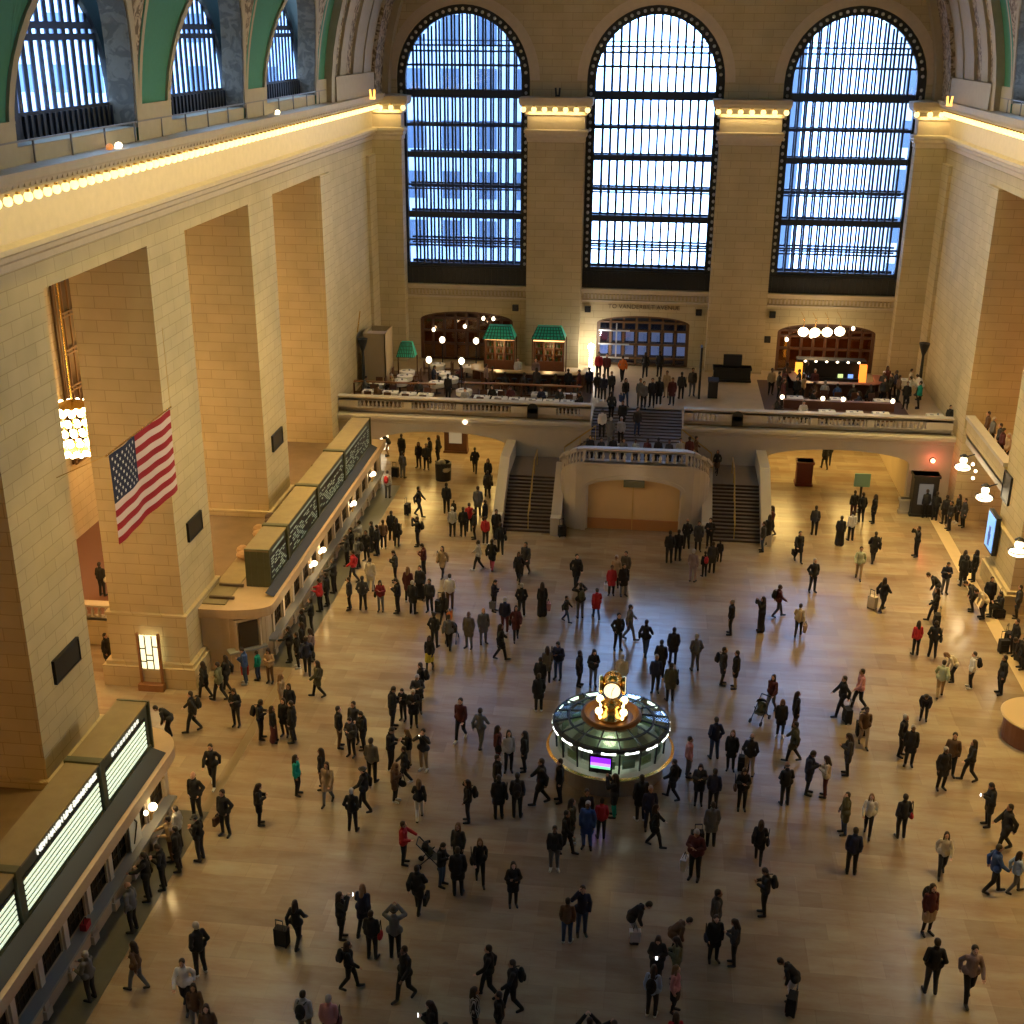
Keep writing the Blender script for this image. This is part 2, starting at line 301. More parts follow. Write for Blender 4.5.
PEOPLE = """
-22.33|45.27|0|stand|80|blk.c|blk.t|s|1|-|person in black coat standing, well left of the square pier with the lit doorway
-17.30|43.39|0|walk|256|blk.c|blk.t|l|0.98|-|person in black coat walking, just left of the person in the grey-green jacket striding left
-15.00|45.00|0|phone|-4|tan.j|brn.t|l|0.95|-|person in tan jacket and brown trousers, behind the person in the grey-green jacket striding left
-16.61|43.25|0|walk|258|ogrn.j|blk.t|s|1.03|-|person in the grey-green jacket striding left
-16.54|43.98|0|walk|254|blk.c|blk.t|l|1|-|person in black coat walking, just behind the person in the grey-green jacket striding left
-15.29|41.39|0|phone|-4|blk.j|blk.t|l|1|-|person in black jacket with long hair, left of the person in the maroon skirt
-16.83|40.74|0|walk|285|blk.j|blk.t|s|1.05|backpack.blk|person in black jacket walking with black backpack, left of the person in the maroon skirt
-17.60|40.18|0|bend|281|blk.j|blk.t|s|1|-|person leaning over the rounded end of the ticket counter
-16.01|44.76|0|phone|280|blue.j|dnm.t|s|1|shopping.wred|person in blue holding red and white shopping bags
-15.58|45.16|0|stand|260|teal.j|dnm.t|s|0.8|-|person in teal jacket and denim trousers standing, well behind the person in the maroon skirt
-14.78|37.20|0|walk|1|blk.j|blk.t|s|1.03|-|person in black jacket walking, left of the person in the teal jacket
-14.68|35.20|0|pockets|-8|blk.j|blk.t|b|1.1|-|person in black jacket with bald head, left of the person in the teal jacket
-13.74|32.94|0|phone|258|blk.j|char.t|h|1.03|-|person in black jacket and charcoal trousers with brimmed hat, behind the near ticket counter
-13.36|34.38|0|pockets|-14|blk.j|blk.t|s|1.06|briefcase.brn|person in the black suit and pale tie carrying a briefcase
-14.68|33.47|0|stand|260|lgry.j|blk.t|s|0.97|-|person in light grey jacket standing, behind the near ticket counter
-14.68|32.81|0|reach|285|tan.j|brn.t|s|1|-|person in tan jacket and brown trousers reaching out, behind the near ticket counter
-14.25|32.31|0|stand|282|blk.c|blk.t|s|1|-|person in black coat standing, behind the near ticket counter
-14.40|31.35|0|phone|281|blk.j|blk.t|s|1|-|person in black jacket looking down, behind the near ticket counter
-14.68|30.76|0|reach|281|blk.j|blk.t|s|1.05|handbag.blk|person in black jacket reaching out with black shoulder bag, just behind the near ticket counter
-14.57|29.30|0|stand|259|gry.j|blk.t|b|1.05|-|person in grey jacket standing with bald head, just right of the near ticket counter
-13.43|26.90|0|walk|263|brn.j|gry.t|l|1|-|person in the brown jacket walking left off the dark floor strip
-11.87|27.75|0|pockets|230|blk.j|blk.t|g|1.08|-|person in black jacket with grey hair, well right of the near ticket counter
-11.79|26.39|0|walk|8|wht.j|blk.t|s|1|-|person in the white shirt at the bottom left
-11.18|25.59|0|walk|13|brn.j|gry.t|l|0.95|-|person in brown jacket and grey trousers walking, well right of the near ticket counter
-10.53|24.80|0|stand|14|brn.j|gry.t|l|1|shopping.wht|person in brown jacket, left of the person in the pink shirt with crossed dark straps
-14.61|26.36|0|reach|255|gry.j|char.t|g|1|-|person in grey jacket and charcoal trousers with grey hair, behind the near ticket counter
-13.33|52.42|0|stand|274|char.j|blk.t|s|0.97|-|person in charcoal jacket standing, right of the far ticket counter
-12.68|52.44|0|pockets|186|char.j|blk.t|s|1.03|-|person in charcoal jacket hands in pockets, in front of the person dressed in cream
-11.81|52.44|0|phone|0|dred.j|gry.t|l|0.95|handbag.blk|person in dark red jacket and grey trousers, in front of the person dressed in cream
-14.54|54.18|0|reach|258|blk.j|blk.t|s|1.05|-|person in black jacket reaching out, left of the person dressed in cream
-14.50|52.69|0|stand|269|blk.c|blk.t|s|1|-|person in black coat standing, just right of the far ticket counter
-14.68|52.05|0|reach|255|red.j|blk.t|s|0.98|-|person in the red jacket at the ticket windows
-14.51|49.86|0|reach|286|blk.j|blk.t|s|1|-|person in black jacket reaching out, in front of the far ticket counter
-14.55|48.64|0|stand|283|blk.c|blk.t|s|1|-|person in black coat standing, in front of the far ticket counter
-14.23|47.37|0|stand|272|blk.j|blk.t|l|1|-|person in black jacket standing, behind the person in blue holding red and white shopping bags
-13.72|47.07|0|phone|263|pgry.j|gry.t|l|0.93|-|person in mauve grey jacket, behind the person in blue holding red and white shopping bags
-14.19|46.44|0|stand|285|blk.c|blk.t|s|0.98|-|person in black coat standing, well behind the person in the grey-green jacket striding left
-14.68|46.88|0|reach|273|blk.j|blk.t|s|1|handbag.blk|person in black jacket with black shoulder bag, well in front of the far ticket counter
-13.60|45.84|0|walk|194|navy.j|blk.t|s|1.06|handbag.blk|person in navy jacket, right of the person in blue holding red and white shopping bags
-12.64|44.05|0|walk|283|olv.c|blk.t|l|0.98|-|person in the olive coat striding left below the ticket windows
-13.80|42.76|0|stand|90|tan.c|char.t|r|0.98|-|person in tan coat and charcoal trousers standing, behind the person in the maroon skirt
-13.26|42.03|0|stand|-3|blk.c|blk.t|l|0.98|-|person in black coat standing with long hair, behind the person in the maroon skirt
-14.02|40.57|0|phone|94|blk.j|blk.t|s|1.02|backpack.blk|person in black jacket with black backpack, just left of the person in the maroon skirt
-13.46|40.40|0|stand|88|blk.j|mar.d|l|0.93|-|person in the maroon skirt
-13.16|40.91|0|stand|-12|blk.c|blk.t|l|0.97|-|person in black coat standing with long hair, just behind the person in the maroon skirt
-12.72|40.51|0|stand|263|blk.c|blk.t|s|1.05|-|person in black coat standing, just right of the person in the maroon skirt
-10.82|40.35|0|stand|101|blk.j|brn.t|s|1.05|-|person in black jacket and brown trousers standing, right of the person in the maroon skirt
-10.32|40.78|0|pockets|-16|char.j|blk.t|s|1.05|-|person in charcoal jacket hands in pockets, right of the person in the maroon skirt
-10.21|39.81|0|phone|-16|char.j|blk.t|s|1|-|person in charcoal jacket looking down, left of the person in khaki trousers raising a camera
-9.86|40.31|0|phone|275|blk.c|blk.t|s|0.98|-|person in black coat looking down, left of the person in khaki trousers raising a camera
-9.04|38.18|0|stand|172|gbrn.j|blk.t|s|1.08|-|person in grey-brown jacket standing, left of the person in khaki trousers raising a camera
-11.56|37.04|0|stand|91|teal.j|blk.t|l|0.97|-|person in the teal jacket
-10.75|37.51|0|stand|269|blk.j|brn.t|l|1|-|person in black jacket and brown trousers, just right of the person in the teal jacket
-10.31|36.64|0|walk|-6|tan.c|gry.t|l|1|-|person in tan coat and grey trousers, just right of the person in the teal jacket
-12.37|35.09|0|phone|108|blk.c|blk.t|l|0.98|-|person in black coat with long hair, in front of the person in the teal jacket
-8.91|36.36|0|walk|259|blk.j|blk.t|h|1.05|-|person in black jacket walking with brimmed hat, left of the person in white trousers
-9.05|35.15|0|pockets|177|blk.j|blk.t|g|1|-|person in black jacket with grey hair, left of the person in white trousers
-9.35|29.22|0|walk|169|blk.j|blk.t|l|1|suitcase.blk|person in black jacket, just left of the person holding up a glowing phone
-8.11|29.75|0|photo|95|blk.c|blk.t|l|1|phone|person holding up a glowing phone
-7.47|30.02|0|walk|172|navy.c|blk.t|r|1.08|-|person in navy coat walking, just right of the person holding up a glowing phone
-6.99|29.03|0|stand|175|blk.j|blk.t|s|1|handbag.red|person in black jacket, just right of the person holding up a glowing phone
-7.36|27.69|0|walk|99|blk.j|blk.t|l|0.98|backpack.blk|person in black jacket, in front of the person holding up a glowing phone
-8.10|25.60|0|stand|174|lgry.j|gry.t|s|1|backpack.blk|person in the grey shirt with a black backpack at the bottom edge
-7.36|25.47|0|stand|182|pink.j|blk.t|g|1.03|handbag.mar|person in the pink shirt with crossed dark straps
-16.30|75.27|0|bend|285|blk.j|tan.t|s|1.05|-|*
-15.19|74.40|0|stand|166|blk.c|blk.t|s|1.05|-|*
-14.49|71.20|0|stand|164|gry.j|gry.t|s|1|suitcase.blk|person in grey jacket and grey trousers standing with black suitcase, left of the litter bin
-13.85|73.22|0|stand|-10|blk.j|blk.t|l|1|-|*
-13.32|72.95|0|stand|10|char.j|blk.t|s|1|-|*
-13.30|74.25|0|phone|274|blk.j|blk.t|s|1|-|*
-12.85|74.62|0|stand|261|blk.c|blk.t|l|1.03|handbag.blk|person in black coat standing with black shoulder bag, behind the litter bin
-14.68|67.61|0|stand|174|lgry.j|gry.t|s|1|backpack.red|person with the red backpack near the far end of the counters
-12.29|64.88|0|walk|78|blk.j|blk.t|s|1.05|suitcaseb.blk|person in black jacket walking with black suitcase pulled behind, right of the far ticket counter
-10.79|65.56|0|stand|179|blk.j|blk.t|s|1.08|-|person in black jacket standing, behind the person in the grey jacket and white cap
-10.26|64.91|0|stand|164|blk.j|blk.t|s|0.62|-|person in black jacket standing, well left of the left staircase foot
-9.90|62.16|0|stand|187|lgry.j|blk.t|w|1|-|person in the grey jacket and white cap
-9.31|62.23|0|stand|194|blk.j|blk.t|s|1|-|person in black jacket standing, left of the left staircase foot
-9.09|63.00|0|stand|196|red.j|blk.t|s|0.98|-|person in red jacket standing, just behind the person in the grey jacket and white cap
-8.92|65.25|0|stand|188|gry.c|blk.t|s|1.08|-|person in grey coat standing, behind the person in the grey jacket and white cap
-8.65|61.96|0|stand|287|blk.j|blk.t|s|1|-|person in black jacket standing, well behind the person in the dark coat and pink trousers
-8.27|63.48|0|stand|253|blk.c|blk.t|s|1|-|person in black coat standing, right of the person in the grey jacket and white cap
-7.94|61.24|0|stand|172|red.j|blk.t|s|0.95|-|person in the red top in the crowd by the left staircase
-7.46|62.11|0|stand|17|blk.c|blk.t|s|1|-|person in black coat standing, left of the left staircase foot
-6.97|60.07|0|walk|190|blk.j|blk.t|s|1.03|handbag.blk|person in black jacket walking with black shoulder bag, in front of the left staircase foot
-9.06|70.64|0|stand|-3|blk.c|blk.t|l|0.98|-|person in black coat standing with long hair, right of the litter bin
-8.78|68.39|0|walk|196|char.c|blk.t|s|1|handbag.blk|person in charcoal coat walking with black shoulder bag, well right of the litter bin
-10.15|72.59|0|walk|184|blk.j|blk.t|s|1|-|*
-13.30|59.99|0|stand|191|brn.j|blk.t|s|0.95|suitcase.blk|person in brown jacket standing with black suitcase, right of the far ticket counter
-13.09|61.16|0|stand|173|blk.c|blk.t|s|1|-|person in black coat standing, right of the far ticket counter
-12.65|60.37|0|stand|169|blk.c|blk.t|l|0.95|handbag.blk|person in black coat standing with black shoulder bag, right of the far ticket counter
-11.53|60.51|0|photo|268|blk.j|blk.t|s|1|backpack.blk|person in black jacket arms raised with black backpack, right of the far ticket counter
-14.48|59.51|0|reach|257|lgry.j|blk.t|s|1|-|person in light grey jacket reaching out, just right of the far ticket counter
-13.82|59.49|0|stand|266|blk.j|blk.t|s|1|-|person in black jacket standing, just right of the far ticket counter
-14.68|58.50|0|reach|287|blk.j|blk.t|s|1|-|person in black jacket reaching out, well behind the person dressed in cream
-14.68|57.47|0|reach|264|char.j|blk.t|s|1|-|person in charcoal jacket reaching out, in front of the far ticket counter
-14.06|57.26|0|stand|252|gry.j|blk.t|s|1|backpack.blk|person in grey jacket standing with black backpack, behind the person dressed in cream
-13.82|58.24|0|stand|-16|blk.c|blk.t|s|1|-|person in black coat standing, behind the person dressed in cream
-13.43|59.05|0|stand|258|blk.j|blk.t|s|1|-|person in black jacket standing, right of the far ticket counter
-13.88|55.55|0|walk|280|red.j|char.t|s|1|-|person in the red jacket at the back of the ticket queue
-12.79|54.61|0|stand|175|crm.c|lgry.t|s|1.03|-|person dressed in cream
-10.53|56.86|0|phone|262|mar.j|blk.t|s|1|-|person in maroon jacket looking down, right of the person dressed in cream
-9.53|56.74|0|walk|-15|tan.c|blk.t|l|0.98|handbag.brn|person in tan coat walking with brown shoulder bag, behind the person in the white jacket
-11.80|55.82|0|phone|287|char.j|blk.t|s|1|-|person in charcoal jacket looking down, just behind the person dressed in cream
-10.96|52.33|0|phone|267|blk.j|blk.t|s|1.05|-|person in black jacket looking down, left of the person in the white jacket
-10.69|53.60|0|stand|169|mar.c|blk.t|r|1.08|-|person in maroon coat standing with fair long hair, right of the person dressed in cream
-10.23|52.35|0|stand|164|blk.c|blk.t|g|1|-|person in black coat standing with grey hair, left of the person in the white jacket
-10.18|54.01|0|stand|-16|char.c|blk.d|s|1.03|-|person in charcoal coat and black long dress standing, right of the person dressed in cream
-9.46|52.63|0|stand|-12|char.j|blk.t|s|1|suitcase.blk|person in charcoal jacket standing with black suitcase, just behind the person with the orange bag
-8.57|53.14|0|stand|186|wht.j|brn.t|s|1.05|-|person in the white jacket
-8.59|51.45|0|walk|167|blk.j|blk.t|l|0.95|shopping.org|person with the orange bag
-8.61|49.10|0|pockets|163|blk.j|blk.t|s|1|-|person in black jacket hands in pockets, behind the person in the yellow skirt
-7.93|48.93|0|walk|180|gry.j|blk.t|s|1|stroller|person in grey jacket walking with pushchair, behind the person in the yellow skirt
-7.06|49.20|0|stand|-9|gbrn.c|gry.t|b|1.05|-|person in grey-brown coat and grey trousers standing, behind the person in the yellow skirt
-6.47|49.72|0|stand|18|gry.c|gry.t|b|1.03|-|person in grey coat and grey trousers standing, right of the person with the orange bag
-6.42|53.08|0|phone|76|navy.j|blk.t|s|0.97|shopping.gry|person in navy jacket with grey carrier bag, right of the person in the white jacket
-5.05|52.71|0|pockets|181|blk.j|blk.t|g|1|-|person in black jacket with grey hair, right of the person in the white jacket
-5.04|50.25|0|walk|10|mar.c|blk.t|l|1|handbag.blk|person in maroon coat with black shoulder bag, right of the person with the orange bag
-5.63|50.89|0|stand|177|navy.j|mar.t|g|1.05|-|person in navy jacket and maroon trousers standing, right of the person with the orange bag
-5.51|48.25|0|walk|108|blk.c|blk.t|l|1.02|handbag.blk|person in black coat with black shoulder bag, right of the person in the yellow skirt
-7.84|57.78|0|walk|269|lgry.j|blk.t|s|0.97|handbag.blk|person in light grey jacket and black trousers, well behind the person in the white jacket
-7.15|57.87|0|walk|171|blk.c|pnk.t|s|1|-|person in the dark coat and pink trousers
-5.62|56.62|0|walk|-3|blk.c|blk.t|l|0.95|-|person in black coat walking with long hair, well behind the person in the white jacket
-5.36|57.53|0|walk|-17|char.c|blk.t|s|1.05|-|person in charcoal coat walking, right of the person in the dark coat and pink trousers
-8.43|46.86|0|walk|-3|blk.j|yel.k|l|0.98|-|person in the yellow skirt
-8.34|44.26|0|stand|261|blk.j|blk.t|s|1.03|backpack.blk|person in black jacket with black backpack, in front of the person in the yellow skirt
-8.29|43.29|0|phone|14|char.j|blk.t|g|1.05|-|person in charcoal jacket with grey hair, in front of the person in the yellow skirt
-8.25|42.24|0|phone|12|blk.c|blk.t|g|1|-|person in black coat with grey hair, behind the person in khaki trousers raising a camera
-9.07|42.05|0|phone|90|blk.c|blk.t|s|1.08|-|person in black coat looking down, behind the person in khaki trousers raising a camera
-8.77|42.68|0|phone|-17|blk.j|blk.t|s|0.85|-|person in black jacket looking down, behind the person in khaki trousers raising a camera
-8.51|39.05|0|phone|81|blk.j|blk.t|s|1.08|-|person in black jacket looking down, behind the person in white trousers
-7.89|39.34|0|phone|261|blk.j|tan.t|r|0.95|-|person in black jacket, just left of the person in khaki trousers raising a camera
-7.29|39.21|0|photo|-11|char.j|tan.t|s|1.02|camera|person in khaki trousers raising a camera
-7.94|37.07|0|phone|80|brn.c|blk.t|r|0.95|handbagf.blk|person in brown coat and black trousers, just left of the person in white trousers
-7.81|38.14|0|walk|283|blk.j|blk.t|s|0.95|-|person in black jacket walking, behind the person in white trousers
-6.23|41.47|0|walk|-13|mar.j|blk.t|s|1.08|-|person in the maroon hoodie and white shoes
-5.39|40.99|0|walk|164|gry.j|gry.t|s|1.02|-|person in grey jacket and grey trousers walking, well left of the round information booth
-4.11|39.50|0|stand|15|lgry.j|blk.t|l|1.03|-|person in light grey jacket standing with long hair, left of the round information booth
-3.52|39.60|0|stand|272|blk.c|blk.t|l|1|-|person in black coat standing with long hair, left of the round information booth
-4.57|39.86|0|stand|108|mar.c|blk.t|l|1|handbag.blk|person in maroon coat standing with black shoulder bag, well left of the round information booth
-4.32|37.74|0|stand|87|blk.c|blk.t|s|1.05|-|person in black coat standing, right of the person in white trousers
-4.11|36.50|0|stand|194|blk.c|blk.t|s|1.03|handbag.blk|person in black coat standing with black shoulder bag, right of the person in white trousers
-3.47|36.67|0|stand|186|char.j|blk.t|s|1.05|backpack.blk|person in charcoal jacket standing with black backpack, right of the person in white trousers
-6.87|36.07|0|walk|190|blk.j|wht.t|r|0.98|-|person in white trousers
-5.16|36.16|0|ear|279|blk.j|blk.t|l|1|backpack.blk|person in black jacket with black backpack, right of the person in white trousers
-6.93|33.57|0|reach|90|red.j|blk.t|s|0.97|stroller|person in the red jacket pushing a pushchair
-5.48|32.60|0|phone|75|blk.j|dnm.t|s|0.98|-|person in black jacket, right of the person in the red jacket pushing a pushchair
-5.08|33.53|0|stand|-10|char.j|blk.t|r|1.05|-|person in charcoal jacket standing, right of the person in the red jacket pushing a pushchair
-4.89|32.22|0|stand|193|blk.c|blk.t|s|1.06|-|person in black coat standing, right of the person in the red jacket pushing a pushchair
-4.27|32.90|0|walk|14|blk.j|blk.t|r|1|handbag.blk|person in black jacket and black trousers, well in front of the person in white trousers
-3.07|31.91|0|crossed|15|blk.c|blk.t|l|0.97|-|person in black coat arms folded, in front of the person in a long blue jacket
-6.02|31.24|0|walk|174|blk.c|blk.t|s|1.02|briefcase.blk|person in black coat with black briefcase, right of the person holding up a glowing phone
-6.32|29.16|0|photo|186|gry.j|blk.t|h|1.05|-|person in a brimmed hat and grey top taking a picture
-5.67|27.49|0|walk|326|blk.j|blk.t|s|1.08|-|person in black jacket walking, left of the person in the black and white striped wrap
-3.31|27.86|0|walk|275|blk.j|blk.t|s|1.06|-|person in black jacket walking, just behind the person in the black and white striped wrap
-2.58|27.41|0|walk|281|blk.j|blk.t|s|1.03|backpack.blk|person in black jacket with black backpack, well left of the person in the pink cardigan
-3.49|26.31|0|stand|91|strp.j|blk.t|l|1|-|person in the black and white striped wrap
-2.81|26.24|0|stand|276|blk.j|blk.t|s|0.98|-|person in black jacket standing, well left of the person in the pink cardigan
-4.56|25.67|0|phone|277|blk.c|blk.t|l|1|phone|person in black coat, just left of the person in the black and white striped wrap
-4.07|24.92|0|stand|-8|blk.c|blk.t|s|1|-|person in black coat standing, well in front of the person holding up a glowing phone
-2.69|56.39|0|walk|15|blk.c|blk.t|s|1.03|-|person in black coat walking, behind the child in the red cape
-4.08|52.82|0|stand|196|blk.j|blk.d|l|1.03|shopping.pink|person in a long black dress with a pink bag
-2.90|52.39|0|walk|75|char.j|dnm.t|s|0.78|-|person in charcoal jacket and denim trousers, just left of the child in the red cape
-2.27|52.90|0|photo|197|blk.j|gry.t|s|1.05|backpack.olv|person in black jacket and grey trousers, just left of the child in the red cape
-1.50|52.89|0|walk|197|red.c|dnm.t|s|0.92|-|child in the red cape
-0.90|55.67|0|stand|6|red.c|blk.t|s|0.92|shopping.wht|person in the red coat holding a white bag
-0.72|56.65|0|stand|-16|tan.c|blk.t|g|1|-|person in tan coat standing with grey hair, behind the child in the red cape
-0.31|55.63|0|stand|14|blk.c|gry.t|s|1|-|person in black coat and grey trousers standing, behind the child in the red cape
-0.26|57.19|0|stand|-13|gbrn.c|blk.t|s|1|-|person in grey-brown coat standing, behind the person in the red coat holding a white bag
-0.38|49.90|0|pockets|17|blk.j|blk.t|s|1.05|-|person in black jacket hands in pockets, in front of the child in the red cape
0.11|50.91|0|walk|96|gry.j|gry.t|s|1.03|-|person in grey jacket and grey trousers, in front of the child in the red cape
0.86|49.44|0|walk|164|blk.j|dnm.t|s|1.03|-|person in black jacket and denim trousers walking, well behind the round information booth
1.54|47.58|0|stand|168|blk.c|blk.t|s|1.03|-|person in black coat standing, well in front of the child in the red cape
1.33|46.24|0|stand|5|navy.j|blk.t|g|1.02|-|person in navy jacket standing with grey hair, well behind the round information booth
2.08|48.84|0|stand|182|blk.c|blk.t|s|1.03|-|person in black coat standing, well left of the person in the pink shirt striding
1.94|45.56|0|stand|189|olv.c|blk.t|s|1.03|handbag.blk|person in olive coat standing with black shoulder bag, well behind the round information booth
3.04|48.36|0|pockets|195|gry.j|gry.t|g|1.03|-|person in the grey jacket right of the clock booth
-0.10|46.15|0|stand|170|crm.c|lgry.t|g|1|-|person in the cream coat just behind the golden clock
-1.90|46.35|0|stand|72|blk.c|blk.t|s|0.97|-|person in black coat standing, well behind the round information booth
-1.31|46.42|0|phone|15|blk.j|gry.t|l|1.03|-|person in black jacket and grey trousers with long hair, well behind the round information booth
-2.84|46.86|0|phone|-18|navy.j|dnm.t|s|1.05|handbag.navy|person in navy jacket and denim trousers, well right of the person in the yellow skirt
-3.28|46.47|0|stand|194|gbrn.c|blk.t|l|1|-|person in grey-brown coat with long hair, well right of the person in the yellow skirt
-3.48|45.46|0|stand|166|blk.c|blk.t|s|1|-|person in black coat standing, well behind the person in the maroon hoodie and white shoes
-3.41|44.07|0|stand|191|blk.c|blk.t|s|1|-|person in black coat standing, right of the person in the maroon hoodie and white shoes
-2.70|37.54|0|walk|280|blk.c|blk.t|s|1.1|-|person in black coat walking, behind the person in a long blue jacket
-2.05|37.79|0|stand|284|blk.j|blk.t|s|1.03|-|person in black jacket standing, behind the person in a long blue jacket
-1.47|35.46|0|stand|92|olv.c|gry.t|l|1|-|person in olive coat, just left of the person in a long blue jacket
-1.00|36.04|0|stand|14|blk.j|blk.t|s|1.02|-|person in black jacket standing, just behind the person in a long blue jacket
-0.91|35.19|0|stand|-11|blue.c|blue.t|g|1.08|-|person in a long blue jacket
-0.46|35.80|0|stand|186|red.j|char.t|s|0.93|-|person in the bright red jacket below the clock booth
-0.06|37.09|0|photo|264|blk.c|teal.t|l|1.03|-|person in black coat and teal trousers, behind the person in a long blue jacket
0.87|37.00|0|stand|194|blk.c|blk.t|s|1.08|-|person in black coat standing, behind the person in a long blue jacket
1.18|36.50|0|stand|10|navy.j|navy.t|g|1.03|-|person in navy jacket and navy trousers, right of the person in a long blue jacket
1.38|35.53|0|walk|89|blk.j|blk.t|l|0.98|handbag.blk|person in black jacket and black trousers, right of the person in a long blue jacket
-1.92|33.87|0|stand|1|blk.j|gry.t|s|1|-|person in black jacket and grey trousers standing, well right of the person in white trousers
-1.60|34.77|0|walk|73|blk.j|blk.t|s|1|-|person in black jacket walking, just left of the person in a long blue jacket
2.02|38.45|0|walk|253|blk.c|blk.t|s|0.97|-|person in black coat walking, right of the round information booth
2.59|39.99|0|stand|93|pink.j|gry.t|s|1|-|person in pink jacket and grey trousers standing, right of the round information booth
-1.24|30.42|0|stand|180|brn.j|dnm.t|s|0.95|-|person in brown jacket, left of the person in white trousers bending over a white bag
-0.82|30.83|0|ear|13|navy.j|dnm.t|s|1.05|-|person in navy jacket and denim trousers, well behind the person in the pink cardigan
0.75|30.69|0|bend|94|blk.j|lgry.t|s|1.03|shopping.wht|person in white trousers bending over a white bag
1.36|27.69|0|stand|167|lblu.j|blk.t|l|1.03|backpackb.blk|person in the pale blue top with white shoes
1.48|28.96|0|phone|-5|blk.c|blk.t|l|1.03|phone|person in black coat with glowing phone, just behind the person in the pink cardigan
1.99|30.18|0|bend|100|brn.j|blk.t|s|0.97|-|person in brown jacket bending forward, behind the person in the pink cardigan
2.05|29.09|0|phone|271|ogrn.c|blk.t|l|0.95|-|person in grey-green coat with long hair, just behind the person in the pink cardigan
1.99|27.92|0|stand|72|pink.j|blk.k|r|0.95|-|person in the pink cardigan
1.97|26.11|0|stand|192|red.j|blk.t|l|0.95|-|person in red jacket with long hair, in front of the person in the pink cardigan
-0.31|25.55|0|photo|192|blk.j|blk.t|s|1|-|person in black jacket arms raised, in front of the person in the pink cardigan
0.34|25.53|0|ear|165|blk.j|blk.t|s|1|-|person in black jacket hand to head, in front of the person in the pink cardigan
1.95|60.01|0|stand|182|blk.j|blk.t|s|1.05|-|person in black jacket standing, well in front of the closed central arch
2.41|60.37|0|stand|176|blk.j|blk.t|s|1.02|-|person in black jacket standing, well left of the right staircase foot
2.89|62.06|0|pockets|190|blk.j|blk.t|b|1|-|person in black jacket hands in pockets with bald head, left of the right staircase foot
3.50|61.83|0|stand|-7|char.c|blk.t|s|1|-|person in charcoal coat standing, left of the right staircase foot
4.12|62.35|0|crossed|-10|blk.j|blk.t|s|1|-|person in black jacket arms folded, just left of the right staircase foot
4.14|59.01|0|stand|180|char.c|blk.t|s|1|-|person in charcoal coat standing, well in front of the right staircase foot
3.74|58.51|0|stand|197|blk.j|blk.t|s|0.8|backpack.red|person in black jacket standing with red backpack, well in front of the right staircase foot
3.12|57.79|0|stand|165|pgry.j|pgry.t|g|1.03|-|person in mauve grey jacket, well in front of the right staircase foot
4.59|60.50|0|stand|166|blk.j|blk.t|s|0.72|-|person in black jacket standing, in front of the right staircase foot
6.94|62.20|0|stand|274|char.j|dnm.t|s|1|-|person in charcoal jacket and denim trousers standing, right of the right staircase foot
7.30|63.04|0|stand|194|blk.c|blk.t|l|1.05|-|person in black coat standing with long hair, right of the right staircase foot
7.56|64.66|0|walk|270|mar.c|brn.t|l|1|-|person in maroon coat and brown trousers with long hair, right of the right staircase foot
4.75|52.06|0|stand|268|blk.j|blk.t|g|1.03|-|person in black jacket standing, left of the person in a cream top carrying tan bags
6.18|52.55|0|photo|283|blk.c|blk.d|l|1.03|-|person in black coat, left of the person in a cream top carrying tan bags
7.09|54.21|0|walk|100|mar.j|char.t|s|0.97|backpack.blk|person in maroon jacket, behind the person in a cream top carrying tan bags
7.85|52.23|0|walk|164|crm.j|blk.t|s|0.97|shopping.tan|person in a cream top carrying tan bags
8.71|61.06|0|walk|14|blk.c|blk.t|s|1|briefcase.blk|person in black coat walking with black briefcase, right of the right staircase foot
4.17|47.23|0|stand|79|char.c|blk.t|s|1.03|backpack.blk|person in charcoal coat standing with black backpack, well behind the round information booth
4.70|46.99|0|stand|263|blk.c|tan.t|s|1.03|-|person in black coat and tan trousers standing, well behind the round information booth
6.06|45.18|0|walk|327|mar.j|gry.t|l|1|stroller|person in maroon jacket and grey trousers, left of the person in the pink shirt striding
6.27|43.30|0|stand|-3|blk.c|blk.t|r|0.97|-|person in black coat standing, behind the person in the dark jacket and khaki trousers
6.90|43.95|0|stand|101|blk.c|brn.t|l|0.98|-|person in black coat and brown trousers, left of the person in the pink shirt striding
6.61|41.53|0|walk|258|olv.c|blk.t|s|1|-|person in olive coat walking, right of the person in the dark jacket and khaki trousers
3.61|41.36|0|pockets|193|navy.j|dnm.t|s|1.05|-|person in navy jacket, left of the person in the dark jacket and khaki trousers
4.20|40.64|0|stand|-12|blk.c|blk.t|r|1|suitcase.blk|person in black coat standing with black suitcase, well right of the round information booth
4.87|40.32|0|pockets|167|blk.j|tan.t|b|1.05|-|person in the dark jacket and khaki trousers
2.94|38.25|0|phone|-0|char.c|blk.t|l|1|-|person in charcoal coat looking down with long hair, right of the round information booth
3.44|37.93|0|stand|174|navy.j|blk.t|s|1|-|person in navy jacket standing, well right of the round information booth
4.47|38.11|0|phone|2|blk.j|blk.t|l|1.02|handbag.brn|person in black jacket, in front of the person in the dark jacket and khaki trousers
6.03|38.59|0|phone|195|blk.j|blk.t|b|1.02|handbagf.red|person in black with a red bag held in front
3.29|35.82|0|stand|188|gry.c|blk.t|s|1.02|suitcase.blk|person in grey coat standing with black suitcase, well in front of the round information booth
2.70|33.97|0|phone|-18|mar.j|blk.t|g|1.15|shopping.wht|person in a maroon jacket between two white bags
4.85|35.08|0|walk|173|blk.c|blk.t|l|0.98|handbag.blk|person in black coat, right of the person in a maroon jacket between two white bags
4.83|32.45|0|phone|272|blk.j|blk.t|s|1.03|backpack.blk|person in black jacket with black backpack, well behind the person in the pink cardigan
3.25|31.08|0|stand|90|char.c|blk.t|s|1.08|-|person in charcoal coat standing, behind the person in the pink cardigan
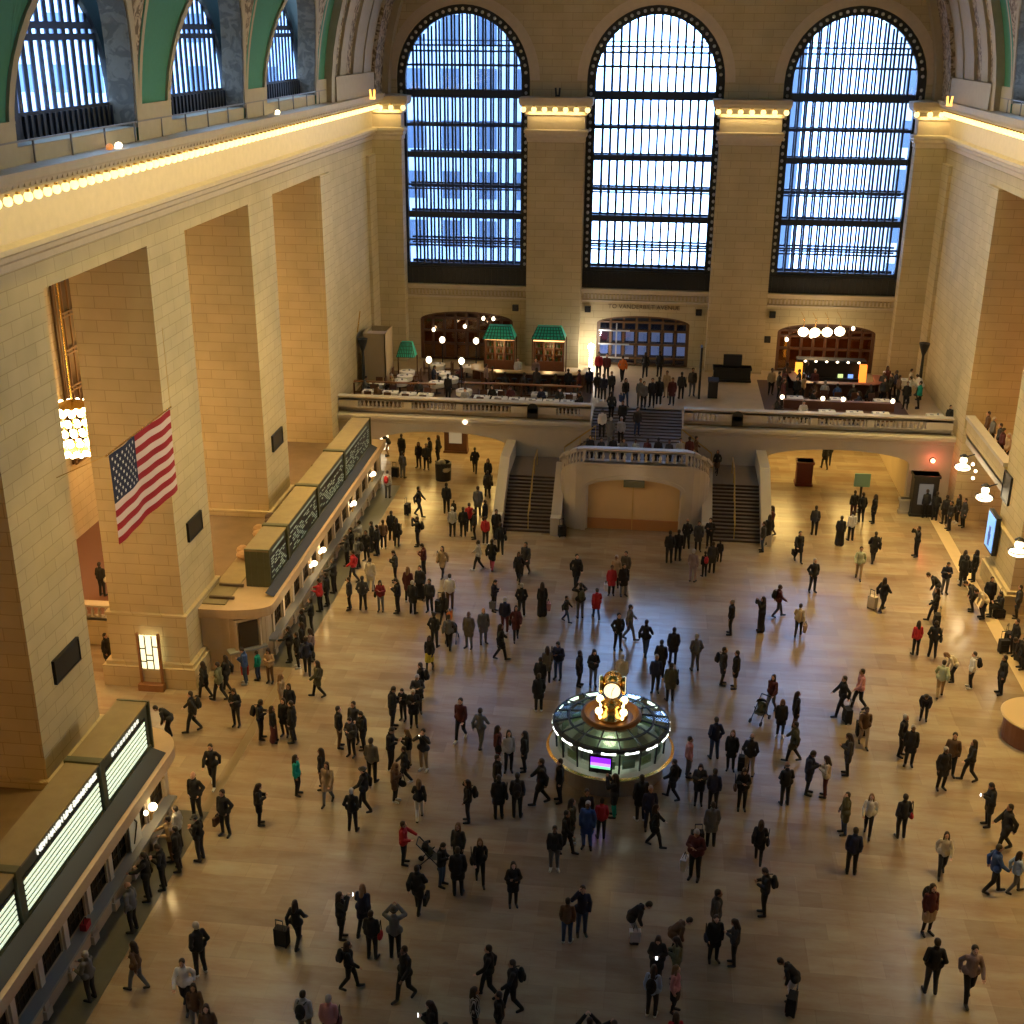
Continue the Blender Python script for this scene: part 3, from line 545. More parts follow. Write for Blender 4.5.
3.18|30.15|0|stand|8|blk.c|blk.t|s|0.97|handbag.navy|person in black coat standing with navy shoulder bag, behind the person in the pink cardigan
3.77|30.05|0|phone|269|char.j|blk.t|l|0.97|-|person in charcoal jacket looking down with long hair, behind the person in the pink cardigan
5.36|28.76|0|bend|255|blk.j|wht.t|s|0.95|suitcase.blk|person in black jacket and white trousers, right of the person in the pink cardigan
9.98|64.98|0|stand|171|char.j|blk.t|s|1|-|person in charcoal jacket standing, well right of the right staircase foot
9.05|57.31|0|pockets|13|blk.j|blk.t|g|1.05|-|person in an open black jacket standing clear of others
11.18|63.60|0|stand|175|blk.c|blk.d|s|1|-|person in black coat and black long dress standing, well right of the right staircase foot
11.88|64.42|0|stand|190|wht.j|blk.t|s|1|-|person in the white shirt beside the green sign
12.86|67.32|0|stand|197|blk.j|blk.t|s|1.03|-|person in black jacket standing, behind the person in the white shirt beside the green sign
12.49|67.90|0|stand|185|blk.j|mar.t|s|0.97|-|person in black jacket and maroon trousers standing, in front of the green sign
13.53|67.26|0|stand|276|blk.c|blk.t|l|1|-|person in black coat standing with long hair, in front of the green sign
12.64|61.41|0|walk|184|blk.c|blk.t|s|1.02|handbag.blk|person in black coat walking with black shoulder bag, well left of the blue lit screen
11.57|59.22|0|walk|-7|pgrn.j|tan.t|s|1.03|-|person in a light shirt and tan trousers striding
15.05|62.58|0|photo|285|blk.j|blk.t|s|1|-|person in black jacket arms raised, well behind the blue lit screen
12.13|55.46|0|walk|134|blk.c|blk.t|l|1.03|suitcase.crm|person in black coat walking with cream suitcase, well left of the blue lit screen
11.88|76.36|0|walk|195|blk.j|blk.t|s|1|-|*
12.24|77.27|0|walk|173|blk.j|blk.t|l|1|-|*
8.88|45.18|0|walk|283|blk.j|blk.t|s|1.07|suitcase.blk|person in black jacket, just left of the person in the pink shirt striding
9.68|45.88|0|walk|280|pink.j|blk.t|s|1.07|-|person in the pink shirt striding
9.44|43.00|0|walk|4|brn.j|tan.t|s|1|suitcaseb.blk|person in brown jacket, in front of the person in the pink shirt striding
8.53|40.87|0|phone|268|char.c|blk.t|l|1.03|-|person in charcoal coat looking down, behind the person in the cream sweater and dark trousers
12.19|45.32|0|bend|-13|navy.j|blk.t|s|0.95|-|person in navy jacket bending forward, right of the person in the pink shirt striding
10.78|42.44|0|stand|55|blk.j|blk.t|g|1.06|-|person in black jacket standing, in front of the person in the pink shirt striding
10.97|41.80|0|stand|-5|blk.c|blk.t|g|1.02|-|person in black coat standing with grey hair, well left of the round wooden desk
12.91|51.07|0|stand|186|red.j|blk.t|l|0.98|-|person in the red jacket beside a person in black
13.63|50.97|0|pockets|167|blk.j|blk.t|s|1.03|handbag.blk|person in black jacket with black shoulder bag, well behind the round wooden desk
6.93|39.40|0|phone|75|navy.c|blk.t|s|1.07|-|person in navy coat looking down, well behind the person in the beige sweater walking alone
7.53|39.28|0|phone|257|crm.j|mar.t|l|1|-|person in the cream sweater and dark trousers
7.92|37.08|0|ear|281|olv.c|dnm.t|s|0.98|-|person in olive coat, in front of the person in the cream sweater and dark trousers
8.74|37.13|0|walk|-12|wht.j|blk.t|r|0.97|-|person in white jacket walking, left of the person in the beige sweater walking alone
9.86|37.11|0|stand|194|blk.j|blk.t|s|1.02|handbag.red|person in black jacket with red shoulder bag, behind the person in the bright blue jacket
7.87|34.87|0|stand|175|navy.j|blk.t|s|1.05|-|person in navy jacket standing, left of the person in the beige sweater walking alone
16.69|58.97|0|stand|183|blk.c|blk.t|s|1|handbag.blk|person in black coat standing with black shoulder bag, just left of the blue lit screen
16.77|59.55|0|stand|175|blk.c|blk.t|l|1|-|person in black coat standing with long hair, just left of the blue lit screen
15.59|57.98|0|phone|4|navy.j|gry.t|s|1|-|person in navy jacket and grey trousers looking down, left of the blue lit screen
14.90|56.78|0|bend|255|blk.j|gry.t|s|1.05|suitcase.brn|person in black jacket and grey trousers, well left of the blue lit screen
14.40|54.61|0|walk|266|blk.j|blk.t|l|1.02|suitcase.blk|person in black jacket walking with black suitcase, well in front of the blue lit screen
17.35|59.67|0|stand|286|blk.c|blk.t|l|1|-|person in black coat with long hair, just left of the blue lit screen
16.50|56.04|0|bend|258|char.j|blk.t|s|1.05|-|person in charcoal jacket bending forward, in front of the blue lit screen
16.81|55.30|0|bend|276|crm.j|blk.t|s|1.05|-|person in cream jacket bending forward, well in front of the blue lit screen
17.27|56.23|0|stand|-6|blk.c|blk.t|s|1.03|-|person in black coat standing, in front of the blue lit screen
17.62|55.51|0|sit0|263|blk.j|blk.t|s|1|handbag.blk|person in black jacket with black shoulder bag, well in front of the blue lit screen
18.42|55.51|0|stand|253|char.c|blk.t|s|1|-|person in charcoal coat standing, well in front of the blue lit screen
17.10|68.14|0|phone|163|blk.j|blk.t|s|1|-|person in black jacket looking down, just in front of the tall dark kiosk
16.63|68.50|0|stand|196|blk.j|blk.t|s|1|-|person in black jacket standing, just left of the tall dark kiosk
17.61|66.72|0|stand|282|blk.j|blk.t|s|1|backpack.blk|person in black jacket standing with black backpack, in front of the tall dark kiosk
17.54|67.63|0|stand|191|blk.c|blk.t|s|1|-|person in black coat standing, just in front of the tall dark kiosk
18.27|67.88|0|stand|281|blk.c|blk.t|l|1|-|person in black coat standing with long hair, just right of the tall dark kiosk
18.48|67.29|0|stand|286|char.c|blk.t|s|1|-|person in charcoal coat standing, in front of the tall dark kiosk
13.21|47.27|0|walk|168|pgrn.j|tan.t|s|1.02|-|person in a pale green jacket and tan trousers
14.03|48.74|0|bend|273|crm.j|blk.t|r|0.95|-|person in cream jacket bending forward with fair long hair, well behind the round wooden desk
14.67|48.26|0|stand|270|wht.j|blk.t|s|1|backpack.blk|person in a white shirt with a round black backpack
15.82|47.91|0|stand|273|blk.c|blk.t|s|1.05|-|person in black coat standing, behind the round wooden desk
17.27|51.62|0|stand|286|blk.j|blk.t|s|1.03|suitcase.brn|person in black jacket standing with brown suitcase, well behind the round wooden desk
17.32|50.31|0|bend|279|blk.c|blk.t|s|1.05|-|person in black coat bending forward, well behind the round wooden desk
11.86|40.33|0|stand|17|blk.c|blk.t|g|1.03|-|person in black coat with grey hair, well behind the person in the bright blue jacket
12.37|41.26|0|stand|-14|brn.j|blk.t|s|1.08|-|person in brown jacket standing, well left of the round wooden desk
13.01|41.00|0|walk|275|blk.j|blk.t|l|1.02|-|person in black jacket walking with long hair, well in front of the round wooden desk
13.02|38.18|0|phone|276|blk.c|blk.t|s|1.03|phone|person in black coat with glowing phone, behind the person in the beige sweater walking alone
13.23|36.78|0|walk|279|blk.c|blk.t|s|1.08|-|person in black coat walking, behind the person in the bright blue jacket
12.29|34.44|0|walk|94|blue.j|blk.t|s|1.08|-|person in the bright blue jacket
12.99|34.52|0|walk|102|lblu.j|gry.t|l|0.93|-|person in pale blue jacket, just right of the person in the bright blue jacket
10.84|35.18|0|walk|-7|crm.j|blk.t|l|0.98|-|person in the beige sweater walking alone
9.79|32.16|0|stand|15|mar.j|tan.k|l|1.08|backpack.blk|person in a maroon jacket and tan dress
9.40|29.58|0|pockets|177|blk.j|char.t|s|1.12|-|person in black jacket and charcoal trousers, just left of the person in the mauve shirt
10.40|29.42|0|walk|4|pgry.j|blk.t|s|1.12|-|person in the mauve shirt
-1.29|79.35|4.5|walk|194|org.j|blk.t|s|1|-|person in the orange jacket on the balcony
-2.89|80.04|4.5|stand|7|red.j|blk.t|s|1|-|person in red jacket standing, left of the person in the orange jacket on the balcony
-2.35|79.81|4.5|stand|-7|mar.j|blk.t|s|1|-|person in maroon jacket standing, in front of the arched doors
-2.73|75.18|4.5|stand|170|blk.j|blk.t|s|0.95|-|person in black jacket standing, left of the balcony stair top
-2.32|74.55|4.5|stand|-6|navy.j|blk.t|s|1|-|person in navy jacket standing, left of the balcony stair top
-1.86|75.53|4.5|stand|5|char.j|blk.t|s|0.95|-|person in charcoal jacket standing, behind the balcony stair top
-0.93|73.71|4.5|walk|18|blk.j|dnm.t|l|1|shopping.blue|person in black jacket and denim trousers, just left of the balcony stair top
0.19|73.12|4.5|stand|14|gry.j|blk.t|s|1|-|person in grey jacket standing, just behind the balcony stair top
0.70|73.61|4.5|stand|-4|blk.j|blk.t|s|1.05|-|person in black jacket standing, just behind the balcony stair top
1.12|74.01|4.5|stand|176|blk.c|blk.t|s|1.05|-|person in black coat standing, behind the balcony stair top
-0.03|73.75|4.5|stand|11|gry.j|gry.t|s|1|-|person in grey jacket and grey trousers standing, just behind the balcony stair top
0.18|80.44|4.5|walk|172|blk.j|blk.t|s|1|-|person in black jacket walking, right of the person in the orange jacket on the balcony
1.13|80.83|4.5|stand|177|blk.j|blk.t|s|1|-|person in black jacket standing, in front of the arched doors
1.59|75.86|4.5|stand|-18|tan.j|tan.t|s|1|-|person in tan jacket and tan trousers standing, behind the balcony stair top
1.93|74.24|4.5|stand|-11|mar.c|blk.t|s|1|-|person in maroon coat standing, right of the balcony stair top
2.51|75.67|4.5|stand|181|char.j|blk.t|s|1|handbag.blk|person in charcoal jacket standing with black shoulder bag, behind the balcony stair top
3.21|76.46|4.5|stand|7|gbrn.j|gry.t|s|1.05|-|person in grey-brown jacket and grey trousers standing, well behind the balcony stair top
-2.15|69.60|3.7|stand|184|wht.j|blk.t|s|1|-|person in the white shirt on the staircase
-1.00|70.60|3.96|stand|-5|blk.c|blk.t|s|1|-|person in black coat standing, in front of the balcony stair top
-0.10|69.90|3.8|stand|16|char.j|dnm.t|s|1|-|person in charcoal jacket and denim trousers standing, in front of the balcony stair top
-1.70|71.60|4.2|walk|184|blk.j|blk.t|s|1|-|person in black jacket walking, behind the person in the white shirt on the staircase
-1.60|68.30|3.6|stand|168|gry.c|gry.t|g|1|-|person in grey coat and grey trousers standing, well behind the stone piers of the arch
-1.00|68.60|3.6|stand|-16|lgry.j|blk.t|g|0.98|-|person in light grey jacket with grey hair, well in front of the balcony stair top
-2.60|65.00|3.6|stand|17|blk.j|blk.t|s|0.95|-|*
-2.00|65.20|3.6|stand|18|char.j|blk.t|s|0.85|-|*
-1.35|65.20|3.6|stand|195|blk.j|blk.t|s|0.92|-|*
-0.75|65.10|3.6|stand|4|gry.j|blk.t|s|0.88|-|*
-0.10|65.20|3.6|stand|-7|lgry.j|blk.t|s|0.85|-|*
0.55|65.10|3.6|stand|-15|mar.j|blk.t|s|0.92|-|*
1.15|65.10|3.6|stand|171|blk.j|blk.t|s|0.95|-|*
1.75|65.10|3.6|stand|-10|char.j|blk.t|s|0.9|-|*
2.35|65.20|3.6|stand|15|lgry.j|blk.t|s|0.95|-|*
2.85|65.50|3.6|stand|194|mar.c|blk.t|s|0.95|-|*
3.30|67.60|3|walk|100|brn.j|blk.t|s|0.95|-|person in brown jacket walking, well right of the stone piers of the arch
4.60|68.20|2.2|walk|-13|blk.j|brn.k|l|0.85|-|person in a short dark dress on the right stair landing
-24.71|50.34|1|stand|171|blk.j|blk.t|s|1|handbag.crm|person in black jacket standing with cream shoulder bag, well left of the far ticket counter
18.90|66.90|5.2|stand|263|brn.j|blk.t|s|1|-|*
18.95|65.90|5.2|stand|106|gry.j|blk.t|g|1|-|*
19.00|64.70|5.2|stand|258|char.j|blk.t|s|1|-|*
18.95|63.90|5.2|stand|100|mar.j|blk.t|s|1|-|*
19.00|63.00|5.2|stand|277|tan.j|blk.t|g|1|-|*
8.70|74.75|4.5|stand|92|mar.j|blk.t|s|1|-|*
9.60|75.60|4.5|stand|17|blk.j|blk.t|s|1|-|*
10.10|76.35|4.5|stand|81|tan.j|blk.t|l|1|-|*
9.90|77.40|4.5|stand|271|char.j|blk.t|s|1|-|*
10.90|77.60|4.5|stand|-12|mar.j|blk.t|g|1|-|*
9.30|79.00|4.5|stand|165|brn.j|blk.t|s|1|-|*
10.60|79.40|4.5|stand|73|blk.j|blk.t|l|1|-|*
17.00|75.50|4.5|stand|263|teal.j|blk.t|s|1|-|*
16.20|75.30|4.5|stand|-14|blk.j|blk.t|s|1|-|*
16.60|76.60|4.5|stand|254|wht.j|blk.t|s|1|-|*
17.40|77.40|4.5|bend|198|wht.j|blk.t|s|1.05|-|*
17.00|78.50|4.5|stand|82|crm.j|blk.t|s|1|-|*
15.98|76.82|4.5|stand|104|brn.j|blk.t|s|1|-|*
15.15|77.65|4.5|stand|7|char.j|blk.t|g|1|-|*
15.60|79.00|4.5|stand|8|mar.j|blk.t|l|1|-|*
12.12|75.86|4.5|sit|186|blue.j|blk.t|s|0.95|-|*
13.10|75.90|4.5|sit|196|char.j|blk.t|g|0.95|-|*
14.15|75.89|4.5|sit|194|blk.j|blk.t|l|0.95|-|*
17.92|71.29|4.5|stand|8|blk.j|blk.t|s|0.85|-|*
9.60|71.60|4.5|sit|2|wht.j|blk.t|s|1|-|*
8.10|72.00|4.5|sit|97|blk.j|blk.t|s|1|-|*
-17.20|73.40|4.5|sit|98|gry.j|blk.t|s|1|-|*
-15.61|74.18|4.5|sit|272|tan.j|blk.t|g|1|-|*
-13.40|76.60|4.5|sit|90|navy.j|blk.t|s|1|-|*
-11.90|73.20|4.5|stand|168|blk.j|blk.t|s|1|-|*
-10.60|71.60|4.5|sit|12|lgry.j|blk.t|s|1|-|*
-8.60|75.30|4.5|sit|179|blk.j|blk.t|s|1.05|-|*
-7.40|75.30|4.5|sit|164|char.j|blk.t|s|1.05|-|*
-5.40|75.30|4.5|sit|168|blk.j|blk.t|l|1.05|-|*
-9.90|76.00|4.5|stand|103|pgry.j|blk.t|s|1|-|*
-3.90|75.40|4.5|stand|261|mar.j|dnm.t|s|1|-|*
-3.30|76.10|4.5|stand|176|navy.j|blk.t|s|1|-|*
-3.55|71.39|4.5|sit|277|blk.j|blk.t|s|1.05|-|*
-6.90|77.90|4.5|stand|13|pgry.j|blk.t|s|1|-|*
-11.70|77.20|4.5|sit|264|mar.j|blk.t|l|1|-|*
-16.00|71.60|4.5|sit|176|brn.j|blk.t|s|1|-|*
-13.70|73.00|4.5|sit|-3|char.j|blk.t|s|1|-|*
-9.02|72.42|4.5|sit|-17|blk.j|blk.t|l|1|-|*
-7.90|72.40|4.5|sit|14|mar.j|blk.t|s|1|-|*
-5.99|72.35|4.5|sit|-17|navy.j|blk.t|s|1|-|*
-4.90|72.40|4.5|sit|17|char.j|blk.t|s|1|-|*
-9.40|75.40|4.5|stand|167|brn.j|blk.t|s|1|-|*
-6.60|75.50|4.5|stand|168|char.c|blk.t|l|1|-|*
-4.60|75.50|4.5|stand|193|blk.j|blk.t|s|1|-|*
-8.10|78.20|4.5|stand|12|wht.j|blk.t|s|0.95|-|*
8.60|76.60|4.5|stand|80|char.j|blk.t|s|1|-|*
16.00|78.00|4.5|stand|272|navy.j|blk.t|s|1|-|*
14.95|76.01|4.5|stand|-1|char.j|blk.t|s|1|-|*
10.69|75.81|4.5|sit|188|brn.j|blk.t|s|1|-|*
11.39|76.19|4.5|sit|169|lgry.j|blk.t|g|1|-|*
15.57|77.23|4.5|stand|282|blk.j|blk.t|s|1|-|*
9.00|77.60|4.5|stand|108|mar.j|blk.t|l|1|-|*
8.80|75.40|4.5|stand|7|blk.j|blk.t|s|1|-|*
8.20|77.40|4.5|stand|15|tan.j|blk.t|s|1|-|*
10.40|73.90|4.5|sit|106|blk.j|blk.t|s|1|-|*
13.20|74.00|4.5|sit|266|navy.j|blk.t|l|1|-|*
"""
PEOPLE_XY = [(float(q.split("|")[0]), float(q.split("|")[1])) for q in PEOPLE.strip().split("\n") if float(q.split("|")[2]) > 4.4]
# ------------------------------------------------------------------ room constants (metres)
XW = 18.3; YE = 83.5; YP = 82.5; YN = -3.0
PIERS = [(-4, 0), (8.05, 12.05), (20.1, 24.1), (32.15, 36.12), (44.35, 48.2), (56.35, 60.12), (68.45, 83.5)]
PT = 3.2                       # pier depth
ZB = 4.5                       # balcony floor
def vaultx(z, a=18.1, b=18.0, zc=22.1): return a * math.sqrt(max(0, 1 - ((z - zc) / b) ** 2))

# floor
b = MB(); b.box(-30, 30, YN - 1, 92, -.3, 0); struct(b.build('floor', M_floor))
b = MB(); b.prism([(-15.75, 13), (-14.4, 13), (-14.4, 35.6), (-15.75, 35.6)], .0, .012); b.prism([(-15.7, 46.4), (-14.35, 46.4), (-14.35, 69.8), (-15.7, 69.8)], 0, .012)
struct(b.build('trim_1', M_dstrip))
b = MB(); b.box(16.9, 17.55, 10, 69.8, 0, .008); b.box(-14.6, 17.5, 12.2, 12.9, 0, .008)
struct(b.build('trim_2', M_tstrip))
b = MB(); b.box(-14.75, -14.4, 35.6, 46.4, 0, .006); struct(b.build('trim_6', mat('brown_border_marble', (.22, .17, .10), .3)))
b = MB(); b.box(-30, -21.6, 47.7, 84, 0, 1.0); struct(b.build('floor_ramp', mat('brown_ramp_floor', (.16, .07, .045), .5)))

# side walls: lintel, piers with plinths
for sx, side in ((-1, 'left'), (1, 'right')):
    b = MB(); b.box(min(sx * XW, sx * (XW + PT)), max(sx * XW, sx * (XW + PT)), YN, YE, 18.5, 22.1)
    b.box(min(sx * 29, sx * 30), max(sx * 29, sx * 30), YN, 92, 0, 22.1)                  # far side of the aisle
    b.box(min(sx * (XW + PT), sx * 30), max(sx * (XW + PT), sx * 30), YN, 92, 18.6, 19)   # aisle ceiling
    struct(b.build('wall_' + side, M_wall))
    for y0, y1 in PIERS:
        b = MB(); x0, x1 = sorted((sx * XW, sx * (XW + PT)))
        b.box(x0, x1, y0, y1, 0, 18.5)
        if y1 < 80:
            b.box(x0 - .42, x1 + .42, y0 - .42, y1 + .42, 0, .95); b.box(x0 - .3, x1 + .3, y0 - .3, y1 + .3, .95, 1.12); b.box(x0 - .12, x1 + .12, y0 - .12, y1 + .12, 1.12, 3.3); b.box(x0 - .17, x1 + .17, y0 - .17, y1 + .17, 3.2, 3.32)
        else:
            for ya_, yb_ in ((y0 + .02, y0 + 2.3), (YP - 2.0, YP - .01)):             # shallow pilaster strips
                xa_, xb_ = sorted((sx * (XW + .3), sx * (XW - .2))); b.box(xa_, xb_, ya_, yb_, 0, 18.5)
        o = b.build('wall_pier', M_wall); struct(o)
# recessed bronze grilles of the aisle wall
for k in range(6):
    yc = 58.9 - 12.05 * k + 12.05
    for sx in (-1, 1):
        b = MB(); X = sx * 28.85
        b.box(min(X, X + sx * .1), max(X, X + sx * .1), yc - 1.6, yc + 1.6, 5, 18.2)
        g = b.build('aisle_grille', mat('brown_dark_glazing', (.05, .025, .012), .3)); struct(g)
        m = MB()
        for i in range(6): m.box(X - sx * .12 - .04, X - sx * .12 + .04, yc - 1.6 + i * .64 - .04, yc - 1.6 + i * .64 + .04, 5, 18.2)
        for i in range(8): m.box(X - sx * .14 - .04, X - sx * .14 + .04, yc - 1.6, yc + 1.6, 5 + i * 1.88, 5.08 + i * 1.88); m.box(X - sx * .14 - .04, X - sx * .14 + .04, yc - 1.6, yc + 1.6, 5.2 + i * 1.88, 5.28 + i * 1.88)
        m.build('grille_bars', mat('brown_bronze_bars', (.16, .09, .04), .6, .2), g)

# end wall with three arched windows above and three arches at balcony level
WC = (-12.4, 0.0, 12.4)
FE = lambda u, w, d: (u, YE + d, w)
ops = [dict(c=c, hw=4.36, z0=9.8, zs=23.1, rise=4.5) for c in WC] + [dict(c=-12.3, hw=3.25, z0=ZB, zs=7.3, rise=.65), dict(c=-.1, hw=3.15, z0=ZB, zs=7.45, rise=.55), dict(c=12.2, hw=3.25, z0=ZB, zs=7.2, rise=.65)]
b = MB(); arch_wall(b, FE, -19, 19, 0, 41, 1.6, ops, nseg=20)
b.box(-19, -16.35, YP, YE, 0, 22.2); b.box(16.35, 19, YP, YE, 0, 22.2)
for x0, x1 in ((-8.05, -4.4), (4.2, 8.0)): b.box(x0, x1, YP, YE, 0, 21.9)
struct(b.build('wall_back', M_wall))
# window surrounds, sills and sill brackets
b = MB()
for c in WC:
    arch_ribbon(b, FE, c, 23.1, 23.1, 4.37, 5.0, 4.51, 5.15, -.08, .02)
    b.box(c - 4.4, c + 4.4, YE - .28, YE + .3, 9.62, 9.82); b.box(c - 4.3, c + 4.3, YE - .14, YE, 9.5, 9.62); b.box(c - 4.3, c + 4.3, YE - .16, YE, 8.92, 9.06)
    for i in range(34): b.box(c - 4.2 + i * .25, c - 4.08 + i * .25, YE - .13, YE, 9.12, 9.44)
struct(b.build('trim_3', M_trim))
# near end wall (behind the camera) 
FN = lambda u, w, d: (u, YN - d, w)
b = MB(); b.box(-19, 19, YN - 1, YN, 0, 41); struct(b.build('wall_front', M_wall))
for sx in (-1, 1):
    b = MB(); b.box(min(sx * 19, sx * 30), max(sx * 19, sx * 30), YN - 1, YN, 0, 19); b.box(min(sx * 19, sx * 30), max(sx * 19, sx * 30), 91, 92, 0, 19); struct(b.build('wall_aisle_end', M_wall))

# cornice: lower mould, frieze, bulb cove, crown
CP = [(0, 19.35), (.10, 19.4), (.10, 19.6), (.28, 19.72), (.28, 19.86), (.42, 19.95), (.42, 20.1), (.05, 20.16), (.05, 21.0), (.28, 21.05), (.28, 21.13), (.5, 21.4), (.5, 21.5), (.85, 21.62), (.98, 21.85), (.98, 22.1), (0, 22.15)]
CS = [(o, z + (.15 if z > 20.9 else 0)) for o, z in CP]
CQ = [(o * .55, z) for o, z in CP]
for sx, side in ((-1, 'left'), (1, 'right')):
    b = MB(); b.sweep(CS, [(sx * XW, YN), (sx * XW, YP - .01)], side=sx * -1 * -1 if False else (-1 if sx < 0 else 1))
    # dentils under the crown
    for i in range(int((YP - 14) / .34)):
        y = 14 + i * .34; xa, xb = sorted((sx * (XW - .86), sx * (XW - .94))); b.box(xa, xb, y, y + .17, 21.81, 21.95)
    struct(b.build('trim_cornice_' + side, M_trim))
b = MB()
for x0, x1 in ((-XW, -16.35), (-8.05, -4.4), (4.2, 8.0), (16.35, XW)):
    path = [(x0, YE), (x0, YP), (x1, YP), (x1, YE)]
    if x0 < -17: path = path[1:]
    if x1 > 17: path = path[:-1]
    b.sweep(CQ, path, side=-1); b.box(x0, x1, YP, YE, 21.9, 22.1)
struct(b.build('trim_pilaster_cornice', M_trim))
# bulbs of the cornice
bm = MB(); bm.ell((0, 0, 0), (.135, .135, .15), n=10, k=7); 
bulb = bm.build('cornice_bulb', M_bulb, smooth=True); tag(bulb, 'round glowing bulb in the row under the left wall cornice', 'light bulb', 'bulbs under the left wall cornice')
bm2 = MB(); bm2.cyl((0, 0, .1), (0, 0, .2), .07, n=8); bm2.build('socket', M_gold, bulb); reg(bulb)
first = True; y = 30.5
while y < 82.2:
    if first: bulb.location = (-XW + .66, y, 21.47); first = False
    else: dup(bulb, (-XW + .66, y, 21.47))
    y += .60
y = 60.0
while y < 82.2:
    dup(bulb, (XW - .66, y, 21.47), label='round glowing bulb in the row under the right wall cornice', group='bulbs under the right wall cornice'); y += .60
for nm, xs in (('left corner', (-17.6, -16.9, -16.1)), ('left window pilaster', [-8.3, -7.63, -6.95, -6.27, -5.6, -4.92, -4.2]), ('right window pilaster', [3.98, 4.68, 5.38, 6.08, 6.78, 7.48, 8.2]), ('right corner', (16.1, 16.9, 17.6))):
    for x in xs:
        yy = YP - .42
        dup(bulb, (x, yy, 21.38), label='glowing bulb under the cornice of the ' + nm, group='bulbs on the ' + nm, scale=1.25)

# vault walls with lunettes
LC = [39.45 + 12.05 * k for k in (-3, -2, -1, 0, 1, 2)]
lops = [dict(c=c, hw=4.4, z0=22.75, zs=23.2, rise=5.0) for c in LC]
FL = lambda u, w, d: (-vaultx(w) - d, u, w)
FR = lambda u, w, d: (vaultx(w) + d, u, w)
for F, side in ((FL, 'left'), (FR, 'right')):
    b = MB(); arch_wall(b, F, YN, 70.3, 22.1, 29.6, .9, lops, dw=.7, nseg=20); o = struct(b.build('wall_vault_' + side, M_green, smooth=False))
    cb = MB(); ob = MB(); sb = MB()
    for c in LC:
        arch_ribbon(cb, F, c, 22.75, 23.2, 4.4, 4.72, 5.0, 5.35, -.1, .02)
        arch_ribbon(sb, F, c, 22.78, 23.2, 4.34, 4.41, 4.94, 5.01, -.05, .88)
        # carved spandrel beyond each arch, then green panel framed in cream
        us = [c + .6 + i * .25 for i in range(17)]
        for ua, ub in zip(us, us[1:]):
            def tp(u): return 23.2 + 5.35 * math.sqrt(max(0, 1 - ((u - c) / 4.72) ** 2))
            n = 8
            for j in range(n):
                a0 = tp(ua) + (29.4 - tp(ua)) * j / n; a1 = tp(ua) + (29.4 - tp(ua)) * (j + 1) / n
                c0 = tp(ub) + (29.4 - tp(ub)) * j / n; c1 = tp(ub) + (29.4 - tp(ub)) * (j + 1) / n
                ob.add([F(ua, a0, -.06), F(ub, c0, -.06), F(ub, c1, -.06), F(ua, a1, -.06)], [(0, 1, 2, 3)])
        for y0, y1 in ((c + 4.62, c + 4.86), ):
            for j in range(10): z0 = 23.3 + j * .62; cb.add([F(y0, z0, -.12), F(y1, z0, -.12), F(y1, z0 + .62, -.12), F(y0, z0 + .62, -.12)], [(0, 1, 2, 3)])
        ya, yb = c + 4.4, c + 12.05 - 4.4
        if yb > 70.3: yb = 70.3
        cb.add([F(ya, 22.1, -.12), F(yb, 22.1, -.12), F(yb, 23.45, -.12), F(ya, 23.45, -.12)], [(0, 1, 2, 3)])
        cb.add([F(c - 4.4, 22.1, -.05), F(c + 4.4, 22.1, -.05), F(c + 4.4, 22.75, -.05), F(c - 4.4, 22.75, -.05)], [(0, 1, 2, 3)])
        cb.box(min(F(0, 22.75, .0)[0], F(0, 22.75, 1)[0]) , max(F(0, 22.75, 0)[0], F(0, 22.75, 1)[0]), c - 4.4, c + 4.4, 22.1, 22.78)
        cb.add([F(ya, 23.45, -.13), F(yb, 23.45, -.13), F(yb, 23.52, -.13), F(ya, 23.52, -.13)], [(0, 1, 2, 3)])
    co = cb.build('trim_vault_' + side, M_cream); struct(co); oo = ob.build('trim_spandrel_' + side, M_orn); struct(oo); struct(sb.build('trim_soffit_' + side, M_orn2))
# crown of the vault
b = MB(); n = 22; prof = []
for i in range(n + 1):
    z = 29.5; t0 = math.asin((29.5 - 22.1) / 18.0); t = t0 + (PI - 2 * t0) * i / n; prof.append((18.1 * math.cos(t), 22.1 + 18.0 * math.sin(t)))
vs = []; fs = []
for y in (YN, 70.3): vs += [(x, y, z) for x, z in prof]
fs = [(i, i + 1, n + 2 + i, n + 1 + i) for i in range(n)]; b.add(vs, fs)
vs2 = [(x * 1.02, y, z + .3) for y in (YN, 70.3) for x, z in prof]; b.add(vs2, fs)
struct(b.build('ceiling', M_green))
# end bay: great arched band of carved stone between vault and end wall
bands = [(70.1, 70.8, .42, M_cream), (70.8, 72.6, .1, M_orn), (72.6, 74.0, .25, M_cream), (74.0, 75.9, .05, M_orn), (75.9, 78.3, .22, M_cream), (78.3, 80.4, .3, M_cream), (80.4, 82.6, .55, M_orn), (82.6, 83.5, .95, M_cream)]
n = 40
for y0, y1, d, m in bands:
    b = MB(); vs = []
    for i in range(n + 1):
        t = PI * i / n; ca, sa = math.cos(t), math.sin(t)
        for (aa, yy) in ((18.1 - d, y0), (18.1 - d, y1), (18.6, y1), (18.6, y0)):
            vs.append((aa * ca, yy, 22.1 + (aa - .1) * sa))
    fs = []
    for i in range(n):
        for j in range(4): fs.append((i * 4 + j, i * 4 + 4 + j, i * 4 + 4 + (j + 1) % 4, i * 4 + (j + 1) % 4))
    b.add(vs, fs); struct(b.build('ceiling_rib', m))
# plain dado at the foot of the rib
b = MB()
for sx in (-1, 1):
    x0, x1 = sorted((sx * 17.55, sx * 18.5)); b.box(x0, x1, 70.8, 83.5, 22.1, 23.6)
struct(b.build('trim_4', M_cream))

